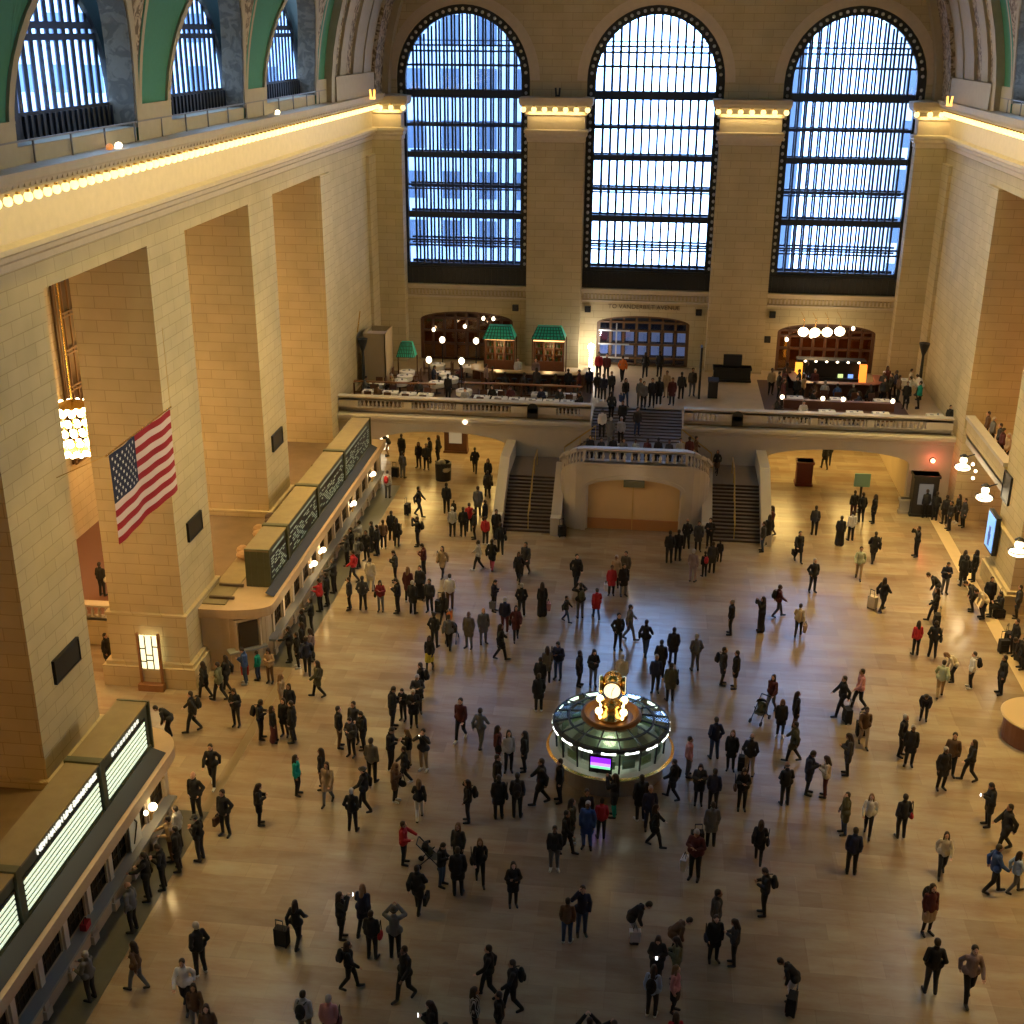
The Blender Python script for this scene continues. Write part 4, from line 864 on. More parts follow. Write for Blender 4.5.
# ------------------------------------------------------------------ tall windows
def tall_window(n, c):
    F = FE
    b = MB(); arch_ribbon(b, F, c, 9.8, 23.1, 3.8, 4.4, 3.95, 4.53, .15, .6)
    b.box(c - 3.8, c + 3.8, YE + .15, YE + .6, 9.8, 11.0)
    fr = b.build('window_%d' % n, M_bronze); struct(fr)
    def topz(x):
        x = abs(x - c); return 23.1 + 4.0 * math.sqrt(max(0, 1 - (x / 3.85) ** 2))
    bars = [(25.15, .1), (24.8, .1), (25.45, .06), (22.2, .5), (23.95, .12), (20.25, .2), (18.35, .38), (16.4, .12), (16.15, .1), (14.45, .42), (12.75, .12), (12.4, .1), (11.05, .35)]
    for lay, (yo, mt, th) in enumerate(((YE + .3, M_steel, .13), (YE + 1.55, M_steel, .12))):
        b = MB(); nb = 15
        for i in range(1, nb):
            x = c - 3.82 + 7.64 * i / nb; b.box(x - th / 2, x + th / 2, yo, yo + .14, 9.8 if lay == 0 else 9.8, topz(x))
        for z, h in bars:
            dx = 3.85 if z < 23.1 else 3.85 * math.sqrt(max(.01, 1 - ((z - 23.1) / 4.0) ** 2))
            b.box(c - dx, c + dx, yo - .02, yo + .16, z - h / 2, z + h / 2)
        b.build('mullions', mt, fr)
    b = MB()                                            # glass walkways between the two skins
    for z in (22.2, 18.35, 14.45): b.box(c - 3.75, c + 3.75, YE + .44, YE + 1.55, z - .06, z + .06)
    b.build('walkway', mat('blue_walkway_glass', (.12, .2, .3), .2), fr)
    b = MB()                                            # pale bumps painting in the light through holes along the border
    for i in range(27):
        z = 11.3 + i * .44
        for s in (-1, 1): b.ell((c + s * 4.1, YE + .12, z), (.1, .05, .12), n=6, k=4)
    for i in range(1, 30):
        t = PI * i / 30; b.ell((c - 4.1 * math.cos(t), YE + .12, 23.1 + 4.24 * math.sin(t)), (.11, .05, .11), n=6, k=4)
    b.build('frame_bosses', M_glint_rail, fr)  # not real bosses: stand-ins for light through the border holes
    b = MB(); vs = []
    P = [(c - 3.85, 11.0), (c + 3.85, 11.0)] + [(c + 3.85 * math.cos(PI * i / 24), 23.1 + 4.0 * math.sin(PI * i / 24)) for i in range(25)]
    b.add([(x, YE + .37, z) for x, z in P], [tuple(range(len(P)))]); b.build('window_pane', M_glass, fr)
    b = MB()                                            # dark solid panel at the foot, with studs
    b.box(c - 4.25, c + 4.25, YE + .1, YE + .3, 9.82, 10.9)
    for i in range(20): b.box(c - 4.1 + i * .42, c - 4.02 + i * .42, YE + .05, YE + .1, 9.9, 10.85)
    b.build('lower_panel', M_bronze, fr)
for i, c in enumerate(WC): tall_window(i + 1, c)

def lunette(n, c, sx):
    X0 = 18.1 + .82; c = c + 1.0
    F = lambda u, w, d: (sx * (X0 + d), u, w)
    hw, rs, zs = 3.45, 4.5, 22.9
    b = MB(); arch_wall(b, F, c - 6.6, c + 5.2, 22.2, 29.5, .12, [dict(c=c, hw=hw, z0=23.6, zs=23.61, rise=3.85)]); arch_ribbon(b, F, c, 22.4, 23.4, hw, hw + .45, 4.0, 4.6, -.12, .02)
    fr = b.build('window_%d' % n, M_bronze); struct(fr)
    b = MB()
    for i in range(1, 12):
        y = c - hw + 2 * hw * i / 12; zt = 23.61 + 3.85 * math.sqrt(max(0, 1 - ((y - c) / hw) ** 2)); xa, xb = sorted((sx * (X0 + .06), sx * (X0 + .11))); b.box(xa, xb, y - .13, y + .13, 23.6, zt)
    for z, h in ((26.1, .22), (25.75, .2)): dy = hw * math.sqrt(1 - ((z - 23.61) / 3.85) ** 2); xa, xb = sorted((sx * X0, sx * (X0 + .1))); b.box(xa, xb, c - dy, c + dy, z - h / 2, z + h / 2)
    b.build('mullions', M_steel, fr)
    b = MB()
    for i in range(20): y = c - 3.9 + i * .4; b.box(sx * (X0 - .08) - .04, sx * (X0 - .08) + .04, y, y + .16, 22.5, 23.5)
    b.build('lower_panel', M_dark, fr)
    b = MB(); P = [(c - hw, 23.6), (c + hw, 23.6)] + [(c + hw * math.cos(PI * i / 20), 23.61 + 3.85 * math.sin(PI * i / 20)) for i in range(21)]
    b.add([(sx * (X0 + .05), y, z) for y, z in P], [tuple(range(len(P)))]); b.build('window_pane', M_glass, fr)
k = 4
for c in LC:
    for sx in (-1, 1): lunette(k, c, sx); k += 1
# guard rail on top of the left cornice
for sx, side in ((-1, 'left'), (1, 'right')):
    b = MB(); x = sx * (XW - .35)
    b.bar((x, 10, 22.95), (x, 70, 22.95), .05); 
    for i in range(24): b.bar((x, 11 + i * 2.5, 22.1), (x, 11 + i * 2.5, 22.95), .05)
    tag(b.build('guard_rail', mat('grey_pipe_rail', (.22, .2, .17), .5, .5)), 'thin grey pipe guard rail along the top of the %s cornice' % side, 'railing')
for y, dx in ((40.6, 0), (41.2, .05), (59.7, 0)):
    b = MB(); b.box(-.1, .1, -.2, .2, 0, .05); b.box(-.04, .04, -.05, .05, .05, .16); b.ell((0.1, 0, .24), (.12, .16, .11), n=10, k=6)
    o = b.build('floodlight', M_bulbw if y != 40.6 else mat('orange_lit_lamp', (.6, .2, .05), .5, emit=(1, .35, .08), es=.6), loc=(-XW + .55 + dx, y, 22.12)); tag(o, {40.6: 'small orange-tinted floodlight lying on the left cornice ledge', 41.2: 'small white floodlight lit on the left cornice ledge', 59.7: 'small white floodlight below the third arched side window'}[y], 'lamp')
for sx, y, x in ((-1, 77.3, -17.0), (1, 77.6, 17.0), (-1, 83.0, -6.2)):
    b = MB(); b.box(-.15, .15, -.15, .15, 0, .12); b.cyl((-.1, 0, .12), (-.14, 0, .55), .06); b.cyl((.1, 0, .12), (.14, 0, .55), .06)
    lit = abs(x) > 10
    o = b.build('ledge_lamp', mat('amber_lit_lamp', (.8, .4, .1), .5, emit=(1, .5, .1), es=2.5) if lit else M_dark, loc=(x, y, 22.12)); tag(o, {-17.0: 'small amber lamp lit at the left corner of the cornice', 17.0: 'small amber lamp lit at the right corner of the cornice', -6.2: 'dark bracket lamp standing on the pilaster cornice between the windows'}[x], 'lamp')

# ------------------------------------------------------------------ balcony, passages, stairs
b = MB(); b.box(-XW, -2.8, 70.2, 84.2, 4.15, ZB); b.box(2.55, XW, 70.2, 84.2, 4.15, ZB); b.box(-2.8, 2.55, 72.8, 84.2, 4.15, ZB)
struct(b.build('balcony_floor', mat('balcony_marble', (.50, .38, .24), .4, noise=.15, nscale=1.5)))
FB = lambda u, w, d: (u, 70.0 + d, w)
b = MB(); arch_wall(b, FB, -XW, -7.35, 0, ZB - .03, .5, [dict(c=-11.75, hw=3.95, z0=0, zs=2.75, rise=.75)]); arch_wall(b, FB, 7.15, XW, 0, ZB - .03, .5, [dict(c=11.6, hw=4.15, z0=0, zs=2.65, rise=.75)])
b.box(-7.35, -2.8, 70.0, 70.5, 0, ZB - .03); b.box(2.55, 7.15, 70.0, 70.5, 0, ZB - .03); b.box(-2.8, 2.55, 72.8, 73.2, 0, ZB)
struct(b.build('wall_balcony', M_marb))
b = MB(); TP = [(0, 3.95), (.1, 4.0), (.14, 4.15), (.3, 4.25), (.3, 4.42), (.2, 4.49), (-.05, 4.49)]
for x0, x1 in ((-XW, -2.8), (2.55, XW)): b.sweep(TP, [(x0, 70.0), (x1, 70.0)], side=-1)
struct(b.build('trim_balcony', M_marb))
b = MB(); b.box(-XW, -7.4, 89, 89.4, 0, 4.4); b.box(7.2, XW, 89, 89.4, 0, 4.4); b.box(-XW, XW, 84.2, 89.4, 4.15, 4.5); b.box(-7.6, -7.35, 70.5, 89, 0, 4.15); b.box(7.15, 7.4, 70.5, 89, 0, 4.15); b.box(15.9, 16.2, 70.5, 89, 0, 4.15); b.box(-17.9, -17.6, 70.5, 76, 0, 4.15)
struct(b.build('wall_passage', mat('golden_limestone', (.62, .50, .30), .6, noise=.1, nscale=1)))

def baluster_mb(h=.62, r=.085):
    m = MB(); m.box(-r, r, -r, r, 0, .06)
    m.lathe(0, 0, [(0, .06), (r * .75, .06), (r * .6, .1), (r * 1.05, .24), (r * .5, .42), (r * .45, .5), (r * .8, .55), (r * .8, h - .06), (0, h - .06)], n=8)
    m.box(-r, r, -r, r, h - .06, h); return m
BAL = baluster_mb().mesh('baluster', M_marb, True)
def balustrade(label, path, z0, z1, segs, gap=.25, hp=.34, hr=.26):
    """path of (x, y) at constant height; balusters stand in the stretches segs (distances along it), solid stone elsewhere"""
    t = thing('balustrade', label, 'balustrade')
    b = MB(); b.sweep([(-.19, z0), (.19, z0), (.19, z0 + hp), (-.19, z0 + hp)], path); b.build('plinth', M_marb, t)
    b = MB(); b.sweep([(-.2, z1 - hr), (.2, z1 - hr), (.24, z1 - .12), (.26, z1 - .03), (.2, z1), (-.2, z1), (-.26, z1 - .03), (-.24, z1 - .12)], path); b.build('top_rail', M_marb, t)
    p = [Vector(q) for q in path]; d = (p[-1] - p[0]).normalized(); L = (p[-1] - p[0]).length; cnt = 0; last = 0
    for a, c in list(segs) + [(L, L)]:
        if a - last > .05:
            q, r_ = p[0] + d * last, p[0] + d * a; m = MB(); m.box(q.x, r_.x, q.y - .17, q.y + .17, z0 + hp, z1 - hr); m.build('pedestal', M_marb, t)
        n = int((c - a) / gap + .5)
        for i in range(n):
            q = p[0] + d * (a + (c - a) * (i + .5) / n); o = bpy.data.objects.new('baluster', BAL); C.objects.link(o); o.parent = t; o.location = (q.x, q.y, z0 + hp); o.scale.z = (z1 - z0 - hp - hr) / .62; cnt += 1
        last = c
    return t
X0L = 18.1
balustrade('pale marble balustrade in front of the left restaurant tables', [(-18.1, 70.2), (-2.85, 70.2)], ZB, 5.55, [(X0L - 16.9, X0L - 14.1), (X0L - 13.6, X0L - 10.9), (X0L - 10.5, X0L - 7.6), (X0L - 4.9, X0L - 3.5)])
balustrade('pale marble balustrade in front of the right balcony restaurant', [(2.6, 70.2), (17.9, 70.2)], ZB, 5.55, [(.5, 1.9), (4.8, 7.3), (7.7, 10.5), (10.9, 13.8)])
for x in (-6.3, 5.7):
    b = MB(); b.box(x - .32, x + .32, 69.9, 69.98, 4.6, 5.2); b.cyl((x, 69.9, 5.2), (x, 69.98, 5.2), .32, n=16)
    tag(b.build('wall_plaque', M_dark), 'small dark arched plaque on the %s balustrade beside the stairs' % ('left' if x < 0 else 'right'), 'plaque')

# flights
def flight(name, x0, x1, y0, y1, z0, z1, n, axis='y'):
    b = MB(); r = MB()
    for i in range(n):
        a = (i) / n; c = (i + 1) / n; z = z0 + (z1 - z0) * c; zp = z0 + (z1 - z0) * a
        if axis == 'y':
            ya = y0 + (y1 - y0) * a; yb = y0 + (y1 - y0) * c; b.box(x0, x1, min(ya, y1), max(ya, y1), zp, z - .03); r.box(x0, x1, ya - .03, yb, z - .03, z)
        else:
            xa = x0 + (x1 - x0) * a; xb = x0 + (x1 - x0) * c; b.box(min(xa, x1), max(xa, x1), y0, y1, zp, z - .03); r.box(min(xa, xb), max(xa, xb), y0, y1, z - .03, z)
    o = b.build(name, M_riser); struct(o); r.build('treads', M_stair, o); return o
flight('stairs', -7.35, -4.3, 63.35, 66.8, 0, 2.2, 16); flight('stairs', 4.05, 7.0, 63.35, 66.8, 0, 2.2, 16)
b = MB(); b.box(-7.35, -2.8, 66.8, 70, 0, 2.2); b.box(2.6, 7.0, 66.8, 70, 0, 2.2); struct(b.build('stair_landing', M_stair))
flight('stairs', -4.45, -2.85, 66.9, 69.6, 2.2, 3.6, 9, 'x'); flight('stairs', 4.2, 2.6, 66.9, 69.6, 2.2, 3.6, 9, 'x')
b = MB(); b.box(-2.85, 2.6, 64.45, 69.5, 3.3, 3.6); b.box(-2.85, 2.6, 69.5, 72.8, 0, 3.6); b.box(-4.0, -2.85, 64.9, 66.9, 3.3, 3.6); b.box(2.6, 3.8, 64.9, 66.9, 3.3, 3.6); struct(b.build('stair_landing', M_stair))
flight('stairs', -2.8, 2.55, 69.4, 72.8, 3.6, 4.5, 10)
# bastion in front of the landing
FC = lambda u, w, d: (u, 64.1 + d, w)
b = MB(); arch_wall(b, FC, -2.9, 2.75, 0, 4.0, .4, [dict(c=-.1, hw=2.62, z0=0, zs=2.45, rise=.65)])
curve = lambda s: [(s * x + .0, y, z) for x, y, z in ((2.9, 64.1, 4.0), (3.3, 64.15, 3.93), (3.65, 64.35, 3.75), (3.95, 64.65, 3.5), (4.15, 65.1, 3.15), (4.25, 65.8, 2.75), (4.27, 66.9, 2.45))]
for s, off in ((-1, 0), (1, -.15)):
    cv = [(x + off, y, z) for x, y, z in curve(s)]
    for p, q in zip(cv, cv[1:]):
        b.add([(p[0], p[1], 0), (q[0], q[1], 0), (q[0], q[1], q[2]), (p[0], p[1], p[2]), (p[0] - s * .3, p[1] + .3, 0), (q[0] - s * .3, q[1] + .1, 0), (q[0] - s * .3, q[1] + .1, q[2]), (p[0] - s * .3, p[1] + .3, p[2])],
              [(0, 1, 2, 3), (4, 7, 6, 5), (3, 2, 6, 7), (0, 3, 7, 4), (1, 5, 6, 2)])
struct(b.build('wall_bastion', M_marb))
b = MB(); arch_ribbon(b, FC, -.1, 0, 2.45, 2.62, 2.85, .65, .88, -.05, .02); b.sweep([(0, 3.75), (.06, 3.78), (.06, 3.9), (.14, 3.97), (.14, 4.02), (0, 4.02)], [(-2.9, 64.1), (2.75, 64.1)], side=-1); struct(b.build('trim_5', M_marb))
b = MB(); b.box(-2.75, 2.55, 64.5, 64.62, .62, 3.2); o = b.build('door_1', mat('golden_panel_door', (.62, .44, .22), .5, noise=.1, nscale=1)); struct(o)
b = MB(); b.box(-2.75, 2.55, 64.44, 64.62, 0, .62); b.build('kick_panel', mat('orange_wood_kick', (.40, .19, .075), .4), o)
b = MB(); b.box(-.13, -.09, 64.43, 64.5, 0, 3.1); b.build('centre_joint', M_brass, o)
b = MB(); b.box(-.65, .5, 63.8, 64.05, 2.75, 3.1); tag(b.build('hanging_sign', M_olive), 'small dark green sign hanging under the crown of the closed central arch', 'sign')
t = balustrade('pale marble balustrade around the central stair landing', [(-2.9, 64.25), (2.75, 64.25)], 4.0, 4.85, [(.1, 5.55)], .4, .12, .2)
rl = MB()
for s, off in ((-1, 0), (1, -.15)):
    cv = [(x + off, y, z + .85) for x, y, z in curve(s)]
    for p, q in zip(cv, cv[1:]): rl.bar((p[0] - s * .1, p[1] + .12, p[2] - .08), (q[0] - s * .1, q[1] + .05, q[2] - .08), .42, .17)
    for p, q in zip(cv, cv[1:]):
        for tt in (.25, .75):
            x, y, z = [p[i] + (q[i] - p[i]) * tt for i in range(3)]; o = bpy.data.objects.new('baluster', BAL); C.objects.link(o); o.parent = t; o.location = (x - s * .1, y + .1, z - .9); o.scale.z = 1.2
rl.build('curved_rail', M_marb, t)
# sloping parapets of the lower flights
for x, a0, a1, lb in ((-7.55, 1.0, 3.2, 'outer left'), (-4.3, 1.0, 3.0, 'inner left'), (4.0, 1.0, 3.0, 'inner right'), (7.2, 1.0, 3.2, 'outer right')):
    b = MB(); w = .28; y0, y1, y2 = 62.95, 63.5, 66.8; ye = 70 if 'outer' in lb else 66.9
    b.box(x - w, x + w, y0, y1, 0, a0 + .05)
    b.add([(x - w, y1, 0), (x + w, y1, 0), (x + w, y2, 0), (x - w, y2, 0), (x - w, y1, a0), (x + w, y1, a0), (x + w, y2, a1), (x - w, y2, a1)], [(0, 3, 2, 1), (4, 5, 6, 7), (0, 1, 5, 4), (1, 2, 6, 5), (2, 3, 7, 6), (3, 0, 4, 7)])
    b.box(x - w, x + w, y2, ye, 0, a1)
    o = b.build('stair_parapet', M_marb); struct(o)
for x, lb in ((-5.85, 'left'), (5.5, 'right')):
    b = MB(); b.bar((x, 63.4, .95), (x, 66.8, 3.1), .07); b.bar((x, 66.8, 3.1), (x, 68.6, 3.1), .07)
    for y, z in ((63.5, .0), (64.6, .75), (65.7, 1.45), (66.8, 2.15), (68.5, 2.2)): b.bar((x, y, z), (x, y, z + .95), .05)
    tag(b.build('handrail', M_brass), 'thin brass handrail down the middle of the %s staircase' % lb, 'handrail')
for s, lb in ((-1, 'left'), (1, 'right')):
    for y in (67.0, 69.3):
        b = MB(); b.bar((s * 2.5, y, 4.5), (s * 4.3, y, 3.1), .07)
        for k in (0, .5, 1): b.bar((s * (2.5 + 1.8 * k), y, 3.6 - 1.4 * k), (s * (2.5 + 1.8 * k), y, 4.5 - 1.4 * k), .04)
        tag(b.build('handrail', M_brass), '%s brass handrail sloping down to the %s stair landing' % ('nearer' if y < 68 else 'farther', lb), 'handrail')

# right-hand wing balcony inside the side openings
b = MB(); b.box(XW, 21.4, 60.2, 68.5, 4.95, 5.2); b.box(XW, XW + .25, 60.2, 68.5, 4.6, 5.2); struct(b.build('floor_wing', M_marb))
b = MB(); b.box(18.2, 18.5, 60.2, 68.4, 5.2, 6.05); o = b.build('parapet', M_wall); b = MB(); b.box(18.1, 18.6, 60.2, 68.4, 6.05, 6.25); b.build('coping', M_marb, o); tag(o, 'stone parapet of the raised gallery in the right-hand opening', 'parapet')

# side aisle balustrade beyond the lit pier
b = MB(); b.box(-26.5, -21.5, 47.4, 47.7, 0, 1.25); struct(b.build('wall_ramp', M_wall))
balustrade('stone balustrade in the left aisle above the ramp', [(-26.5, 47.55), (-21.55, 47.55)], 1.25, 2.05, [(.3, 4.6)], .3, .12, .16)
# ------------------------------------------------------------------ ticket counters
M_dapron = mat('dark_slate_apron', (.035, .038, .045), .6)
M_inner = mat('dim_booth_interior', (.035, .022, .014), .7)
M_led = mat('lit_board_row', (.8, .85, .7), .4, emit=(.88, 1, .72), es=.95)
M_ledd = mat('dim_board_row', (.3, .38, .3), .4, emit=(.65, .8, .6), es=.13)
M_letter = mat('lit_board_lettering', (.9, .9, .8), .4, emit=(1, .98, .85), es=1.1)

def round_end(x_out, x_in, y, r, s, n=10):
    """plan outline of a counter whose front corner is rounded; s=+1 ends at larger y"""
    return [(x_out - r + r * math.sin(PI / 2 * i / n), y + s * (r * math.cos(PI / 2 * i / n))) for i in range(n + 1)]

def ticket_counter(label, ya, yb, pitch, near):
    t = thing('ticket_counter', label, 'ticket counter', (0, 0, 0))
    xf = -15.6; zt = 3.0
    if near: outline = [(-18.2, ya), (-15.15, ya)] + [(-15.15 - 1.55 + 1.55 * math.cos(a), yb - 1.55 + 1.55 * math.sin(a)) for a in [PI / 2 * i / 10 for i in range(11)]] + [(-18.2, yb)]
    else: outline = [(-18.2, yb), (-18.2, ya), (-17.3, ya)] + [(-17.3 + 2.15 * math.sin(a), ya + .9 - .9 * math.cos(a)) for a in [PI / 2 * i / 8 for i in range(1, 9)]] + [(-15.15, yb)]
    b = MB(); b.prism(outline, zt - .42, zt)
    b.build('roof_ledge', mat('tan_stone_ledge', (.50, .36, .22), .6, noise=.12, nscale=2), t)
    b = MB(); b.box(-18.25, -17.15, ya + .5, yb - .4, zt, zt + .05); b.build('roof_deck', M_rooftop, t)
    b = MB()
    b.add([(-15.68 - .12 * near, ya + 1.5, zt + .2), (-15.3, ya + 1.5, zt + .02), (-15.3, yb - 1.6, zt + .02), (-15.68 - .12 * near, yb - 1.6, zt + .2)], [(0, 1, 2, 3)]); b.build('apron', M_dapron, t)
    # front wall with square openings
    y0 = ya + (1.2 if not near else 0); y1 = yb - (1.3 if near else 0.3)
    n = int((y1 - y0) / pitch); cs = [y1 - pitch * (i + .5) for i in range(n)]
    F = lambda u, w, d: (xf - d, u, w)
    b = MB(); arch_wall(b, F, y0, y1, 0, zt - .4, .07, [dict(c=c, hw=pitch * .37, z0=1.12, zs=2.5, rise=0) for c in cs])
    if near:
        p = [(-15.65 - 1.3 + 1.3 * math.cos(a), yb - 1.3 + 1.1 * math.sin(a)) for a in [PI / 2 * i / 8 for i in range(9)]] + [(-18.2, yb - .2)]
        for q, r in zip(p, p[1:]): b.bar((*q, 1.3), (*r, 1.3), .12, 2.6)
    else:
        p = [(-18.2, ya + .25), (-17.3, ya + .25)] + [(-17.3 + 1.7 * math.sin(a), ya + 1.2 - .95 * math.cos(a)) for a in [PI / 2 * i / 8 for i in range(1, 9)]]
        for q, r in zip(p, p[1:]): b.bar((*q, 1.3), (*r, 1.3), .12, 2.6)
    b.build('front_wall', mat('tan_marble_front', (.52, .40, .26), .45, noise=.1, nscale=2), t)
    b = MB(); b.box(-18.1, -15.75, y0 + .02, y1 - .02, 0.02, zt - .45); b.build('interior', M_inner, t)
    b = MB()
    for c in [y1] + [c - pitch / 2 for c in cs]: b.box(xf - .05, xf + .07, c - .12, c + .12, .0, zt - .42); b.box(xf, xf + .12, c - .17, c + .17, 0, .3)
    b.build('pilaster_strips', mat('pale_marble_strip', (.58, .48, .36), .4), t)
    b = MB(); b.box(xf, xf + .38, y0, y1, 1.02, 1.12); b.build('shelf', mat('grey_marble_shelf', (.30, .30, .28), .3), t)
    for c in cs:
        g = MB(); hw = pitch * .37
        for k in range(5): g.box(xf - .1, xf - .06, c - hw + k * hw / 2 - .02, c - hw + k * hw / 2 + .02, 1.12, 2.42)
        for z in (1.14, 1.5, 2.0, 2.4): g.box(xf - .1, xf - .06, c - hw, c + hw, z - .02, z + .02)
        gr = g.build('window_grille', mat('dark_bronze_grille', (.06, .04, .02), .5, .4), t)
    return t, cs
tc1, cs1 = ticket_counter('long tan ticket counter nearest the viewer, with brightly lit departure boards on its roof', 13.0, 36.2, 1.55, True)
tc2, cs2 = ticket_counter('far tan ticket counter with queues, running up to the balcony wall', 45.6, 69.6, 1.55, False)

def board(label, x0, x1, y0, y1, z0, z1, mulls, rows, head, lit, cat='departure board'):
    t = thing('departure_board', label, cat)
    b = MB(); b.box(x0, x1, y0, y1, z0, z1); b.build('cabinet', M_olive, t)
    b = MB(); b.box(x0 - .03, x1 + .05, y0 - .05, y1 + .05, z1, z1 + .07); b.build('top_panel', M_rooftop, t)
    b = MB()
    for y in mulls: b.box(x0 - .08, x1 + .1, y - .14, y + .14, z0, z1 + .14)
    b.box(x1, x1 + .06, y0, y1, z0, z0 + .12)
    for yy in (y0, y1): b.box(x0 - .02, x1 + .1, yy - .04, yy + .04, z0, z1 + .1)
    for k in range(3): b.box(x0 + .2 + k * .3, x0 + .24 + k * .3, y0 - .06, y1 + .06, z0, z1)
    b.build('posts', M_olive, t)
    edges = [y0 + .1] + list(mulls) + [y1 - .1]
    for a, c in zip(edges, edges[1:]):
        b = MB(); b.box(x1 + .005, x1 + .03, a + .2, c - .2, z0 + .2, z1 - .38); s = b.build('display', M_dark, t)
        r = MB(); h = (z1 - .42 - z0 - .24) / rows
        for i in range(rows):
            z = z0 + .24 + i * h
            if lit: r.box(x1 + .03, x1 + .045, a + .28, c - .28, z, z + h * .58)
            else:
                y = a + .3
                while y < c - .4:
                    w = random.uniform(.15, .5)
                    if random.random() < .7: r.box(x1 + .03, x1 + .045, y, min(y + w, c - .3), z + h * .15, z + h * .5)
                    y += w + random.uniform(.06, .3)
        r.build('rows', M_led if lit else M_ledd, s)
    return t
bd1 = board('departure board with bright yellow-white rows on the near ticket counter roof', -16.95, -15.95, 14.0, 34.9, 3.02, 4.72, [20.4, 25.8, 31.15], 6, None, True)
bd2 = board('departure board with dim speckled rows on the far ticket counter roof', -16.8, -15.8, 48.1, 68.2, 3.02, 4.7, [51.0, 56.4, 61.9], 8, None, False)
Mx = lambda x, y, z: Matrix.Translation((x, y, z)) @ Matrix.Rotation(PI / 2, 4, 'Z') @ Matrix.Rotation(PI / 2, 4, 'X')
bpy.context.view_layer.update()
text_obj('heading', 'NEW HAVEN LINE DEPARTURES', .27, Mx(-15.93, 28.9, 4.52), M_letter, bd1)
for y in (33.0, 23.1): 
    b = MB()
    for i in range(10): b.box(-15.94, -15.92, y - 1.0 + i * .22, y - .87 + i * .22, 4.45, 4.58)
    b.build('heading_marks', M_letter, bd1)
b = MB()
for y0, y1 in ((48.6, 50.7), (51.4, 56.1), (56.8, 61.6), (62.2, 67.6)): b.box(-15.79, -15.77, y0 + .2, y1 - .2, 4.42, 4.5)
b.build('heading_marks', M_ledd, bd2)

# counter lamps: globe with a brass arm and drop light
def lamp_on_counter(label, y, z):
    t = thing('counter_lamp', label, 'lamp', (-15.34, y, z))
    b = MB(); b.ell((0, 0, 0), (.15, .15, .14), n=12, k=8); b.build('globe', M_bulbw, t, True)
    b = MB(); b.cyl((-.08, 0, -.35), (0, 0, -.14), .025); b.box(-.12, -.07, -.06, .06, -.5, -.2); b.build('arm', M_brass, t)
    b = MB(); b.ell((-.05, -.45, .06), (.08, .08, .1), n=8, k=6); b.build('side_bulb', M_bulbw, t, True)
for y, z, l in ((66.9, 1.75, 'at the far end of the far counter'), (62.0, 1.75, 'second from the far end of the far counter'), (55.4, 1.75, 'farther of the close pair at the middle of the far counter'), (53.7, 1.75, 'nearer of the close pair at the middle of the far counter'), (33.2, 1.8, 'on the near ticket counter, beside the rounded end'), (34.45, 2.6, 'topmost, at the rounded tip of the near ticket counter')):
    lamp_on_counter('glowing white globe lamp ' + l, y, z)
b = MB(); b.box(0, .03, -.42, .42, 0, 1.15); o = b.build('poster', mat('white_poster', (.6, .6, .52), .7), loc=(-15.44, 31.9, 1.2)); tag(o, 'white notice with a dark map sketch on the near ticket counter wall', 'poster')
b = MB(); b.bar((.04, -.2, .2), (.04, .15, .8), .04); b.bar((.04, .15, .8), (.04, .0, 1.0), .04); b.build('drawing', M_dark, o)
# stored items on the far counter roof
for i, (x, y, c, l) in enumerate(((-17.7, 53.4, (.42, .28, .16), 'tan'), (-17.6, 55.0, (.10, .07, .06), 'dark brown'), (-17.65, 50.8, (.4, .26, .15), 'buff'))):
    b = MB(); b.ell((0, 0, .22), (.55, .4, .24), n=10, k=6); b.ell((.35, .3, .28), (.35, .3, .3), n=8, k=6); b.ell((-.3, .25, .3), (.3, .32, .28), n=8, k=6)
    o = b.build('fabric_bundle', mat('bundle_' + str(i), c, .9, noise=.3, nscale=3), loc=(x, y, 3.1)); tag(o, '%s crumpled cloth bundle lying on the far ticket counter roof' % l, 'bundle')
b = MB(); b.box(-.35, .35, -.3, .3, 0, .5); b.ell((0, 0, .6), (.38, .3, .25), n=10, k=6)
tag(b.build('covered_box', mat('white_brown_bundle', (.4, .32, .27), .9, noise=.4, nscale=4), loc=(-19.4, 69.0, 3.4)), 'pale wrapped box on a ledge behind the farthest pier', 'box')
b = MB(); b.box(-20.8, -18.5, 68.6, 69.9, 0, 3.4)
o = b.build('wall_ledge', M_wall); struct(o)
b = MB(); b.box(-21.4, -18.3, 46, 84, 2.9, 3.0); b.box(-21.4, -18.3, 13, 32, 2.9, 3.0); struct(b.build('ceiling_ticket_office', mat('brown_dusty_roof', (.20, .14, .085), .9, noise=.25, nscale=1.5)))
for p_, q_, l_ in (((-18.0, 46.6, 3.12), (-16.9, 46.6, 3.12), 'nearest'), ((-18.0, 47.9, 3.12), (-16.9, 47.9, 3.12), 'second nearest'), ((-18.2, 58, 3.12), (-16.9, 58, 3.12), 'third'), ((-18.2, 64, 3.12), (-16.9, 64, 3.12), 'farthest')):
    b = MB(); b.bar(p_, q_, .11); tag(b.build('roof_conduit', mat('brown_conduit', (.12, .08, .05), .7)), 'brown conduit crossing the far ticket counter roof, the %s one' % l_, 'conduit')
